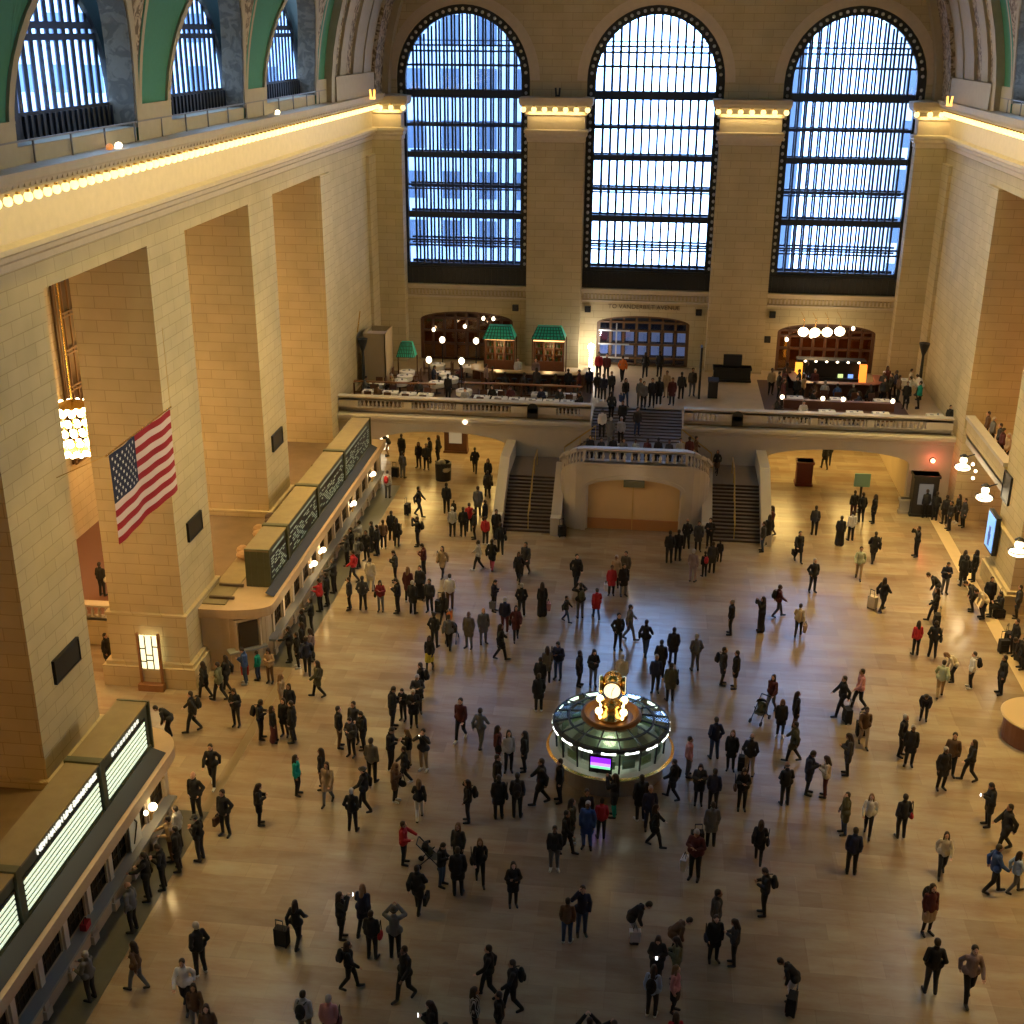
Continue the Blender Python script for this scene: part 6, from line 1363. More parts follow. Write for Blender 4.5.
def back_bar(label, x0, x1, y, lb):
    t = thing('back_bar', label, 'cabinet', (0, 0, ZB)); b = MB(); b.box(x0, x1, y, y + .4, 0, .95)
    for x in [x0 + .06 + (x1 - x0 - .12) * i / 3 for i in range(4)]: b.box(x - .06, x + .06, y - .02, y + .35, 0, 2.4)
    for z in (1.35, 1.8, 2.25): b.box(x0, x1, y + .02, y + .35, z, z + .05)
    b.box(x0, x1, y + .36, y + .4, .9, 2.4); b.build('shelving', M_wood, t)
    for k, z in enumerate((.95, 1.4, 1.85)):
        for i in range(12):
            x = x0 + .2 + (x1 - x0 - .4) * i / 11; b = MB(); b.lathe(0, 0, [(0, 0), (.045, 0), (.045, .2), (.015, .26), (.015, .32), (0, .32)], n=6)
            tag(b.build('bottle', mat('bottle_%d' % ((i + k) % 3), ((.03, .08, .03), (.12, .05, .01), (.2, .2, .18))[(i + k) % 3], .15), loc=(x, y + .15, ZB + z)), 'small dark bottle on the shelves of the %s back bar' % lb, 'bottle', 'bottles of the %s back bar' % lb)
    b = MB(); b.box(x0, x1, y - .05, y - .02, 2.32, 2.4); b.build('light_strip', mat('amber_light_strip', (1, .7, .4), .4, emit=(1, .5, .2), es=1.8), t)
back_bar('bottle shelves with warm light under the right teal awning', -7.28, -5.22, 80.2, 'right'); back_bar('bottle shelves with warm light under the left teal awning', -10.55, -8.55, 80.2, 'left')
def awning(label, x0, x1, y, z0, z1, d=1.0, ins=.32):
    b = MB(); v = [(x0, y - d, z0), (x1, y - d, z0), (x1, y + d * .4, z0), (x0, y + d * .4, z0), (x0 + ins, y - d * .45, z1), (x1 - ins, y - d * .45, z1), (x1 - ins, y + d * .2, z1), (x0 + ins, y + d * .2, z1)]
    b.add(v, [(0, 3, 2, 1), (4, 5, 6, 7), (0, 1, 5, 4), (1, 2, 6, 5), (2, 3, 7, 6), (3, 0, 4, 7)]); o = b.build('tiled_awning', M_teal); tag(o, label, 'awning')
    m = MB(); nn = 9
    for i in range(nn + 1):
        f = i / nn; m.bar((x0 + (x1 - x0) * f, y - d - .01, z0), (x0 + ins + (x1 - x0 - 2 * ins) * f, y - d * .45 - .01, z1), .05)
    for j in range(5): f = j / 4; m.bar((x0 + ins * f, y - d + d * .55 * f - .02, z0 + (z1 - z0) * f), (x1 - ins * f, y - d + d * .55 * f - .02, z0 + (z1 - z0) * f), .04)
    m.build('ribs', mat('dark_teal_ribs', (.01, .14, .11), .5), o)
    m = MB(); m.bar((x0 - .04, y, ZB), (x0 - .04, y, z0), .07); m.bar((x1 + .04, y, ZB), (x1 + .04, y, z0), .07); m.build('posts', M_wood, o)
awning('teal scalloped awning over the left bottle shelves', -10.6, -8.5, 80.6, 7.0, 7.75); awning('teal scalloped awning over the right bottle shelves', -7.35, -5.15, 80.6, 7.1, 7.8); awning('small teal awning near the tan cabinet at the left', -16.1, -14.9, 78.6, 6.0, 6.9, .7, .25)
# globe lamps
for x, y, z, l in ((-13.5, 75.5, 6.5, 'in front of the round tables'), (-13.5, 80.6, 6.6, 'by the shelves of the left arch'), (-11.4, 75.5, 6.5, 'right of the round tables'), (-11.2, 80.6, 6.6, 'left of the left teal awning')):
    t = thing('globe_lamp', 'glowing white globe lamp on a dark pole ' + l, 'lamp', (x, y, ZB)); b = MB(); b.ell((0, 0, z - ZB), (.19, .19, .22), n=12, k=8); b.build('globe', M_bulbw, t, True); b = MB(); b.cyl((0, 0, 0), (0, 0, z - ZB - .2), .035); b.lathe(0, 0, [(0, 0), (.2, 0), (.2, .04), (0, .06)], n=12); b.build('pole', M_dark, t)
t = thing('tan_cabinet', 'tall tan service cabinet with an open top at the left corner of the balcony', 'cabinet', (-17.1, 77.0, ZB)); b = MB(); b.box(-.72, .72, -1.2, -1.12, 0, 3.5); b.box(-.72, .72, 1.12, 1.2, 0, 3.5); b.box(-.72, -.64, -1.2, 1.2, 0, 3.5); b.box(.64, .72, -1.2, 1.2, 0, 3.5); b.build('case', mat('tan_cabinet_side', (.42, .33, .2), .6), t); b = MB(); b.box(-.62, .62, -1.1, .2, 3.3, 3.36); b.build('top_board', mat('pink_tan_board', (.5, .38, .3), .6), t)
t = thing('picture_light', 'slim uplighter bracket on the left wall of the balcony', 'lamp', (-18.0, 75.2, 8.2)); b = MB(); b.bar((0, 0, 0), (.15, .3, 1.3), .06); b.build('bracket', M_gold, t)
for s, l in ((-1, 'left'), (1, 'right')):
    b = MB(); b.lathe(0, 0, [(0, 0), (.3, 0), (.12, .2), (.08, 2.6), (.16, 2.8), (.3, 3.2), (.34, 3.4), (0, 3.3)], n=14); tag(b.build('torchere', M_bronze, loc=(s * 17.6, 78.6 if s > 0 else 74.8, ZB)), 'tall dark bronze torchere against the %s wall of the balcony' % l, 'lamp stand')
# centre and right of the balcony
t = kiosk('black draped counter with a monitor right of the arched doors', (5.9, 80.6, ZB), 2.4, .8, .95, M_dark, None); b = MB(); b.box(-.6, .6, -.1, .15, .97, 1.75); b.build('monitor', M_dark, t)
t = thing('host_stand', 'dark host stand at the entrance of the right restaurant', 'stand', (4.5, 76.3, ZB)); b = MB(); b.box(-.3, .3, -.25, .25, 0, 1.1); b.add([(-.34, -.3, 1.05), (.34, -.3, 1.05), (.34, .3, 1.25), (-.34, .3, 1.25)], [(0, 1, 2, 3)]); b.build('body', M_dark, t)
t = thing('banner_post', 'tall dark narrow banner post at the top right of the balcony stairs', 'post', (3.65, 76.2, ZB)); b = MB(); b.box(-.06, .06, -.4, .4, 0, 3.3); b.build('banner', M_dark, t)
t = thing('cocktail_booth', 'dark bar booth framed by two glowing orange columns in the right restaurant', 'bar', (12.2, 80.2, ZB)); b = MB(); b.box(-2.1, 2.1, .2, .6, 0, 1.6); b.box(-2.2, 2.2, -.3, .6, 1.6, 1.75); b.box(-1.9, 1.9, -.3, 0, 0, .55); b.build('booth', M_dark, t)
for s in (-1, 1): b = MB(); b.box(s * 2.05 - .22, s * 2.05 + .22, -.35, .0, 0, 1.5); b.build('glowing_column', mat('orange_glow_%d' % s, (1, .5, .1), .4, emit=(1, .42, .04) if s < 0 else (1, .25, .03), es=1.7), t)
for i in range(6): b = MB(); b.ell((-1.7 + i * .68, -.38, 1.68), (.09, .05, .07), n=8, k=5); b.build('booth_light', M_bulbw, t)
for x, col, nm in ((-1.5, (.6, .75, 1), 'monitor'), (1.35, (.2, .4, 1), 'blue_screen'), (.7, (.6, .75, .3), 'lit_bottles')): b = MB(); b.box(x - .16, x + .16, .12, .2, .5, .75); b.build(nm, mat('glow_' + nm, col, .4, emit=col, es=1.2), t)
t = thing('oval_bar', 'dark oval bar counter crowded with people in the right restaurant', 'bar', (0, 0, ZB)); b = MB(); b.sweep([(-.2, 0), (.2, 0), (.2, 1.02), (-.2, 1.02)], [(9.6, 79.2), (9.7, 77.4), (10.3, 76.9), (14.2, 76.9), (14.9, 77.4), (15.0, 79.2)]); b.build('bar_front', M_wood, t); b = MB(); b.sweep([(-.28, 1.02), (.28, 1.02), (.28, 1.08), (-.28, 1.08)], [(9.6, 79.2), (9.7, 77.4), (10.3, 76.9), (14.2, 76.9), (14.9, 77.4), (15.0, 79.2)]); b.build('bar_top', mat('red_brown_bar_top', (.22, .07, .035), .35), t)
b = MB(); b.box(7.6, 16.2, 73.6, 81.0, ZB, ZB + .012); struct(b.build('restaurant_floor', mat('dark_red_brown_floor', (.10, .05, .035), .5)))
t = thing('banquette', 'long brown banquette wall with candle globes in the right restaurant', 'banquette', (0, 0, ZB)); b = MB(); b.box(8.6, 15.1, 73.0, 73.35, 0, .95); b.build('back', mat('brown_leather', (.13, .05, .03), .5), t); b = MB(); b.box(8.6, 15.1, 72.35, 73.0, 0, .45); b.build('seat', mat('brown_leather_seat', (.10, .04, .025), .5), t)
for x in (8.5, 10.9, 12.1, 15.0):
    b = MB(); b.ell((0, 0, .12), (.13, .13, .14), n=10, k=7); tag(b.build('candle_globe', M_bulbw, loc=(x, 73.18, ZB + .95)), 'small glowing candle globe on the banquette, %s' % {8.5: 'left end', 10.9: 'second from the left', 12.1: 'third from the left', 15.0: 'right end'}[x], 'candle lamp')
for i, x in enumerate((11.0, 12.6, 14.1, 17.2)):
    dup(ts, (x, 71.6, ZB), label='white-set table behind the right balustrade, %s' % ('leftmost', 'second from the left', 'third from the left', 'rightmost in the corner')[i], group='tables of the right restaurant'); dup(ts, ((9.4, 12.0, 14.6)[i] if i < 3 else 17.0, 74.4 if i < 3 else 79.6, ZB), label='white-set table deep in the right restaurant, %s' % ('left one behind the banquette', 'middle one behind the banquette', 'right one behind the banquette', 'by the right wall')[i], group='tables of the right restaurant')
for i, (x, y, z) in enumerate(((10.4, 81.5, 7.72), (11.15, 81.5, 7.7), (11.95, 81.6, 7.72), (12.75, 81.6, 7.8))):
    t = thing('pendant_lamp', 'bright glowing pendant lamp above the orange-columned bar, %s' % ('leftmost', 'second from the left', 'third from the left', 'rightmost')[i], 'lamp', (x, y, z)); b = MB(); b.ell((0, 0, 0), (.34, .3, .3), n=12, k=8); b.build('shade', mat('glaring_pendant', (1, .9, .7), .4, emit=(1, .82, .5), es=9), t, True); b = MB(); b.cyl((0, 0, .25), (0, 0, .9), .02); b.bar((0, 0, .9), (0, YE - y - .05, .9), .03); b.build('stem', M_gold, t)
for i, (x, z) in enumerate(((9.6, 6.7), (13.9, 7.6), (11.2, 7.0), (-14.6, 6.6), (-11.1, 7.5), (-10.4, 7.5), (-12.4, 6.9))):
    b = MB(); b.ell((0, 0, 0), (.12, .1, .14), n=8, k=6); b.cyl((0, 0, 0), (0, .28, .1), .02, n=5); tag(b.build('sconce', M_bulbw, loc=(x, YE + .0, z)), 'small warm wall light inside the %s arch, %s' % ('right' if x > 0 else 'left', ('low left', 'upper right', 'middle', 'low left', 'upper one near the awning', 'uppermost by the awning edge', 'centre')[i]), 'lamp')
# red handbag on the near counter
b = MB(); b.box(-.1, .1, -.16, .16, 0, .22); o = b.build('red_bag', mat('red_leather', (.35, .01, .02), .5), loc=(-15.4, 28.0, 1.12)); tag(o, 'red bag standing on the shelf of the near ticket counter', 'bag'); b = MB(); b.bar((0, -.1, .22), (0, -.05, .36), .02); b.bar((0, .1, .22), (0, .05, .36), .02); b.bar((0, -.05, .36), (0, .05, .36), .02); b.build('handle', M_dark, o)
# ------------------------------------------------------------------ people
PAL = dict(blk=(.012, .012, .014), char=(.035, .035, .04), gry=(.12, .12, .125), lgry=(.36, .36, .37), pgry=(.24, .17, .17), navy=(.014, .018, .045), red=(.42, .02, .03), dred=(.22, .02, .025), mar=(.085, .018, .02),
           brn=(.11, .06, .035), gbrn=(.10, .085, .065), tan=(.34, .24, .14), teal=(.0, .30, .24), blue=(.03, .07, .22), lblu=(.28, .36, .52), pink=(.50, .22, .22), org=(.65, .16, .03), olv=(.07, .065, .035), ogrn=(.12, .13, .08),
           pgrn=(.36, .40, .28), dnm=(.035, .06, .12), crm=(.50, .43, .31), wht=(.62, .60, .58), yel=(.45, .36, .03), pnk=(.40, .06, .12))
def cloth(c):
    if c == 'strp':
        if 'cloth_strp' in MATS: return MATS['cloth_strp']
        m, nt, b = _nt('cloth_striped'); w = nt.nodes.new('ShaderNodeTexWave'); w.inputs['Scale'].default_value = 5; tc = nt.nodes.new('ShaderNodeTexCoord'); nt.links.new(tc.outputs['Object'], w.inputs['Vector'])
        cr = nt.nodes.new('ShaderNodeValToRGB'); cr.color_ramp.interpolation = 'CONSTANT'; cr.color_ramp.elements[0].color = (.02, .02, .02, 1); cr.color_ramp.elements[1].position = .6; cr.color_ramp.elements[1].color = (.45, .45, .45, 1)
        nt.links.new(w.outputs['Fac'], cr.inputs[0]); nt.links.new(cr.outputs[0], b.inputs['Base Color']); MATS['cloth_strp'] = m; return m
    return mat('cloth_' + c, PAL[c], .85, noise=.12, nscale=14)
SKINS = [mat('skin_light', (.52, .30, .21), .55), mat('skin_medium', (.34, .18, .11), .55), mat('skin_dark', (.12, .06, .04), .55)]
M_eye = mat('dark_eye', (.02, .015, .012), .3); M_lip = mat('lip', (.35, .12, .10), .5)
HAIRC = dict(s=(.028, .018, .012), l=(.03, .016, .010), r=(.20, .11, .05), g=(.36, .34, .32), h=(.02, .02, .02), w=(.65, .64, .6), b=(.08, .06, .05))
V = Vector
def pose_joints(p):
    J = dict(pel=V((0, 0, .95)), spi=V((0, .01, 1.14)), che=V((0, 0, 1.32)), nec=V((0, .0, 1.47)), hed=V((0, -.02, 1.62)))
    for s, n in ((1, 'L'), (-1, 'R')):
        J['sh' + n] = V((s * .165, .0, 1.405)); J['el' + n] = V((s * .215, .03, 1.13)); J['wr' + n] = V((s * .235, -.05, .88))
        J['hi' + n] = V((s * .09, 0, .92)); J['kn' + n] = V((s * .10, -.015, .5)); J['an' + n] = V((s * .11, .02, .09)); J['to' + n] = V((s * .13, -.14, .035))
    fd = V((0, -.05, -.15))       # direction of the fingers
    J['fL'] = J['fR'] = V((0, -.25, -1)).normalized()
    def arm(n, el, wr, f=None):
        s = 1 if n == 'L' else -1; J['el' + n] = V((s * el[0], el[1], el[2])); J['wr' + n] = V((s * wr[0], wr[1], wr[2]))
        J['f' + n] = V((s * f[0], f[1], f[2])).normalized() if f else (J['wr' + n] - J['el' + n]).normalized()
    down = 0
    if p == 'stand': arm('L', (.215, .02, 1.13), (.20, -.07, .89)); arm('R', (.22, .04, 1.13), (.215, -.03, .88)); J['knL'] = V((.11, -.04, .5)); J['toR'] = V((-.17, -.12, .035))
    if p == 'walk':
        J['knL'] = V((.09, -.16, .51)); J['anL'] = V((.09, -.24, .10)); J['toL'] = V((.10, -.41, .06)); J['knR'] = V((-.09, .03, .49)); J['anR'] = V((-.09, .26, .15)); J['toR'] = V((-.10, .14, .035))
        arm('L', (.24, .16, 1.16), (.24, .14, .91)); arm('R', (.24, -.10, 1.15), (.21, -.30, .98))
    if p == 'phone': arm('L', (.24, -.02, 1.14), (.07, -.26, 1.22), (-.5, -.5, .4)); arm('R', (.24, -.02, 1.14), (.08, -.25, 1.18), (-.5, -.5, .3)); down = .5
    if p == 'photo': arm('L', (.30, -.20, 1.34), (.08, -.27, 1.60), (-.4, -.1, .8)); arm('R', (.30, -.20, 1.34), (.08, -.27, 1.60), (-.4, -.1, .8))
    if p == 'ear': arm('R', (.33, -.12, 1.36), (.13, -.08, 1.60), (-.3, .1, .8)); arm('L', (.24, .02, 1.13), (.20, -.12, .93))
    if p == 'pockets': arm('L', (.255, .10, 1.14), (.18, -.06, .96), (-.3, -.4, -.8)); arm('R', (.255, .10, 1.14), (.18, -.06, .96), (-.3, -.4, -.8)); J['anL'].x = .13; J['anR'].x = -.13; J['toL'].x = .16; J['toR'].x = -.16
    if p == 'crossed': arm('L', (.25, -.05, 1.15), (.0, -.22, 1.18), (-1, .1, .1)); arm('R', (.25, -.05, 1.15), (.02, -.19, 1.10), (-1, 0, 0))
    if p == 'reach': arm('L', (.24, -.20, 1.22), (.17, -.42, 1.14)); arm('R', (.24, -.02, 1.14), (.18, -.26, 1.12))
    if p in ('bend',):
        arm('L', (.22, -.14, 1.20), (.16, -.36, 1.10)); arm('R', (.22, -.12, 1.18), (.18, -.34, 1.04))
        R = Matrix.Rotation(math.radians(48), 3, 'X'); o = J['pel'] + V((0, 0, .02))
        for k in ('spi', 'che', 'nec', 'hed', 'shL', 'shR', 'elL', 'elR', 'wrL', 'wrR'): J[k] = o + R @ (J[k] - o) + V((0, .10, -.02))
        for k in ('fL', 'fR'): J[k] = R @ J[k]
        J['knL'] = V((.10, -.10, .49)); J['knR'] = V((-.1, -.06, .49)); down = .2
        for k in ('pel', 'hiL', 'hiR'): J[k] += V((0, .06, -.03))
    if p in ('sit', 'sit0'):
        for s, n in ((1, 'L'), (-1, 'R')): J['kn' + n] = V((s * .12, -.42, .91)); J['an' + n] = V((s * .12, -.40, .465)); J['to' + n] = V((s * .13, -.56, .41))
        arm('L', (.24, -.06, 1.16), (.12, -.30, 1.16)); arm('R', (.24, -.06, 1.16), (.14, -.30, 1.14)); down = .25
        for k in J:
            if k not in ('fL', 'fR'): J[k] = J[k] - V((0, 0, .37))
    J['tilt'] = down + (math.radians(30) if p == 'bend' else 0)
    if p in ('phone', 'sit', 'sit0', 'bend'): J['hed'] = J['hed'] + V((0, -.05, -.015))
    return J
def headM(J): return Matrix.Translation(J['hed']) @ Matrix.Rotation(J['tilt'], 4, 'X')
LOW = [1.0]
def remesh(mb, vox, name):
    vox *= LOW[0]
    me = mb.mesh(name + '_src'); o = bpy.data.objects.new('tmp', me); C.objects.link(o)
    m = o.modifiers.new('r', 'REMESH'); m.mode = 'VOXEL'; m.voxel_size = vox; m.use_smooth_shade = True
    s = o.modifiers.new('s', 'SMOOTH'); s.factor = .5; s.iterations = 2
    dg = bpy.context.evaluated_depsgraph_get(); me2 = bpy.data.meshes.new_from_object(o.evaluated_get(dg), depsgraph=dg); me2.name = name
    bpy.data.objects.remove(o); bpy.data.meshes.remove(me)
    me2.polygons.foreach_set('use_smooth', [True] * len(me2.polygons)); me2.materials.clear(); return me2
def body_mesh(p):
    J = pose_joints(p); m = MB(); H = headM(J)
    m.ell(H @ V((0, .005, .02)), (.078, .098, .112), H.to_3x3()); m.ell(H @ V((0, -.03, -.045)), (.058, .062, .068), H.to_3x3())     # skull, jaw
    m.cap(H @ V((0, -.095, .0)), H @ V((0, -.108, -.028)), .010, .016, 8, 3)                                                   # nose
    m.ell(H @ V((0, -.088, .030)), (.055, .016, .010), H.to_3x3(), 8, 6); m.ell(H @ V((0, -.083, -.06)), (.026, .014, .012), H.to_3x3(), 8, 6); m.ell(H @ V((0, -.075, -.09)), (.022, .02, .018), H.to_3x3(), 8, 6)
    for s in (-1, 1): m.ell(H @ V((s * .080, .005, -.005)), (.012, .02, .032), H.to_3x3(), 8, 6); m.ell(H @ V((s * .045, -.062, -.025)), (.026, .022, .025), H.to_3x3(), 8, 6)
    m.cap(J['nec'], H @ V((0, .015, -.05)), .056, .052); m.cap(J['che'] + V((0, 0, .05)), J['nec'], .10, .058)
    m.cap(J['pel'], J['spi'], .125, .105); m.cap(J['spi'], J['che'], .105, .125); m.cap(J['shL'] * .7 + J['che'] * .3, J['shR'] * .7 + J['che'] * .3, .05, .05)
    for n in 'LR':
        s = 1 if n == 'L' else -1
        m.cap(J['che'], J['sh' + n] - V((0, 0, .03)), .09, .042); m.cap(J['sh' + n] - V((0, 0, .03)), J['el' + n], .044, .036); m.cap(J['el' + n], J['wr' + n], .038, .026)
        m.cap(J['pel'], J['hi' + n], .11, .092); m.cap(J['hi' + n], J['kn' + n], .088, .056); kn = J['kn' + n]; an = J['an' + n]; cf = kn.lerp(an, .3) + V((0, .012, 0)); m.cap(kn, cf, .054, .054); m.cap(cf, an, .052, .036)
        m.cap(an + V((0, 0, -.03)), J['to' + n], .038, .030)
        # hand: palm, four unequal bent fingers, thumb from the side of the palm
        f = J['f' + n]; w = J['wr' + n]; side = V((s, 0, 0)) - f * f.dot(V((s, 0, 0))); side = side.normalized() if side.length > .2 else V((0, 0, 1)); nrm = f.cross(side).normalized()
        if nrm.y > 0: nrm = -nrm
        if abs(f.z) > .8: side, nrm = nrm, side * -1
        pc = w + f * .075
        for k in (-1, -.33, .33, 1): m.cap(w + f * .015 + side * k * .015, pc + side * k * .029, .015, .013, 8, 3)
        for k, ln in ((-1, .058), (-.36, .072), (.36, .078), (1, .068)):
            a = pc + side * k * .031; b1 = a + f * ln * .55 + nrm * .004 + side * k * .004; b2 = b1 + f * ln * .40 + nrm * .022; m.cap(a, b1, .0092, .0085, 8, 3); m.cap(b1, b2, .0085, .0075, 8, 3)
        a = w + f * .03 + side * .024; b1 = a + side * .032 + f * .025 + nrm * .008; b2 = b1 + f * .034 + side * .006 + nrm * .010; m.cap(a, b1, .012, .010, 8, 3); m.cap(b1, b2, .010, .0085, 8, 3)
    me = remesh(m, .010, 'body_' + p); me.materials.append(SKINS[0]); me.materials.append(M_eye); me.materials.append(M_lip)
    Hi = H.inverted(); mi = []
    for po in me.polygons:
        c = Hi @ po.center
        e = c.y < -.06 and abs(abs(c.x) - .032) < .013 and abs(c.z - .012) < .009; l = c.y < -.075 and abs(c.x) < .026 and abs(c.z + .06) < .009
        mi.append(1 if e else 2 if l else 0)
    me.polygons.foreach_set('material_index', mi); return me
def top_mesh(p, k):
    J = pose_joints(p); m = MB(); g = .018 if k == 'j' else .03; sit = p.startswith('sit')
    m.cap(J['pel'] + V((0, .0, -.02)), J['spi'], .145 + g, .125 + g, 16, 5); m.cap(J['spi'], J['che'], .125 + g, .135 + g, 16, 5); m.cap(J['che'] + V((0, 0, .03)), J['nec'] + V((0, 0, -.03)), .12 + g, .062 + g * .5)
    m.cap(J['hiL'] + V((.03, 0, .05)), J['hiR'] + V((-.03, 0, .05)), .12 + g * .7, .12 + g * .7)
    m.cap(J['nec'] + V((0, .01, -.02)), J['nec'] + V((0, .012, .02)), .068 + g * .5, .066 + g * .5)                       # collar
    for n in 'LR':
        m.cap(J['che'], J['sh' + n] - V((0, 0, .02)), .10 + g, .056 + g * .8); m.cap(J['sh' + n] - V((0, 0, .02)), J['el' + n], .056 + g * .8, .048 + g * .8); m.cap(J['el' + n], J['wr' + n], .050 + g, .038 + g * .8)
        if p == 'pockets' or p == 'crossed': pass
        if k == 'c':
            t = .62; e = J['hi' + n].lerp(J['kn' + n], t); m.cap(J['hi' + n] + V((0, 0, .03)), e, .125, .125); m.cap(J['hi' + n].lerp(J['hiL'] if n == 'R' else J['hiR'], .5), e.lerp((J['hiL'].lerp(J['knL'], t) + J['hiR'].lerp(J['knR'], t)) / 2, .6), .12, .12)
    me = remesh(m, .016, ('coat_' if k == 'c' else 'jacket_') + p); me.materials.append(cloth('blk')); return me
def low_mesh(p, k):
    J = pose_joints(p); m = MB()
    m.cap(J['hiL'] + V((0, 0, .06)), J['hiR'] + V((0, 0, .06)), .115, .115)
    if k in 'tk':
        for n in 'LR': m.cap(J['hi' + n] + V((0, 0, .03)), J['kn' + n], .108 if k == 't' else .098, .074 if k == 't' else .064); m.cap(J['kn' + n], J['an' + n] + V((0, .01, .01)), .072 if k == 't' else .062, .055 if k == 't' else .044)
    if k == 'd':
        for n in 'LR':
            m.cap(J['hi' + n], J['kn' + n], .13, .13); m.cap(J['kn' + n], J['an' + n] + V((0, 0, .06)), .13, .15)
        m.cap(J['pel'], (J['knL'] + J['knR']) / 2, .14, .15); m.cap((J['knL'] + J['knR']) / 2, (J['anL'] + J['anR']) / 2 + V((0, 0, .07)), .15, .15)
    me = remesh(m, .015, {'t': 'trousers_', 'k': 'leggings_', 'd': 'dress_'}[k] + p); me.materials.append(cloth('blk')); return me
def skirt_mesh(p):
    J = pose_joints(p); m = MB(); a = (J['hiL'] + J['hiR']) / 2; b2 = (J['knL'] + J['knR']) / 2
    for n in 'LR': m.cap(J['hi' + n] + V((0, 0, .03)), J['hi' + n].lerp(J['kn' + n], .8), .125, .125)
    m.cap(a, a.lerp(b2, .8), .13, .145); me = remesh(m, .016, 'skirt_' + p); me.materials.append(cloth('blk')); return me
def shoe_mesh(p):
    J = pose_joints(p); m = MB()
    for n in 'LR': a = J['an' + n]; t = J['to' + n]; m.cap(a + V((0, .025, -.035)), t + V((0, -.01, .008)), .052, .042); m.cap(a, a + V((0, 0, -.03)), .052, .05)
    me = remesh(m, .011, 'shoes_' + p); me.materials.append(M_dark); return me
def hair_mesh(p, k):
    J = pose_joints(p); m = MB(); H = headM(J); R = H.to_3x3()
    if k in 'sgl r'.replace(' ', ''): m.ell(H @ V((0, .022, .045)), (.090, .102, .100), R); m.ell(H @ V((0, .05, .0)), (.084, .072, .085), R)
    if k == 'b': m.ell(H @ V((0, .055, -.01)), (.086, .058, .055), R)
    if k in 'lr':
        m.cap(H @ V((0, .07, .02)), J['nec'] + V((0, .085, -.07)), .085, .075); 
        for s in (-1, 1): m.cap(H @ V((s * .072, .01, .02)), J['nec'] + V((s * .085, -.01, -.05)), .034, .034)
    if k == 'h': m.ell(H @ V((0, .01, .06)), (.095, .108, .085), R); m.ell(H @ V((0, 0, .055)), (.155, .17, .016), R); m.ell(H @ V((0, .05, .0)), (.084, .06, .06), R)
    if k == 'w': m.ell(H @ V((0, .01, .055)), (.092, .104, .09), R); m.ell(H @ V((0, -.09, .05)), (.06, .07, .012), R)
    me = remesh(m, .010, 'hair_' + p + k); me.materials.append(M_dark); return me
CACHE = {}
def get(fn, *a):
    key = (fn.__name__, LOW[0]) + a
    if key not in CACHE: CACHE[key] = fn(*a)
    return CACHE[key]
TINT = {}
def tinted(me, m):
    """one mesh per shape and colour, so that look-alikes share it"""
    k = (me.name, m.name)
    if k not in TINT:
        if me.materials[0] == m: TINT[k] = me
        else: c = me.copy(); c.materials[0] = m; TINT[k] = c
    return TINT[k]
def part(name, me, m, parent):
    if m: me = tinted(me, m)
    o = bpy.data.objects.new(name, me); C.objects.link(o); o.parent = parent
    return o

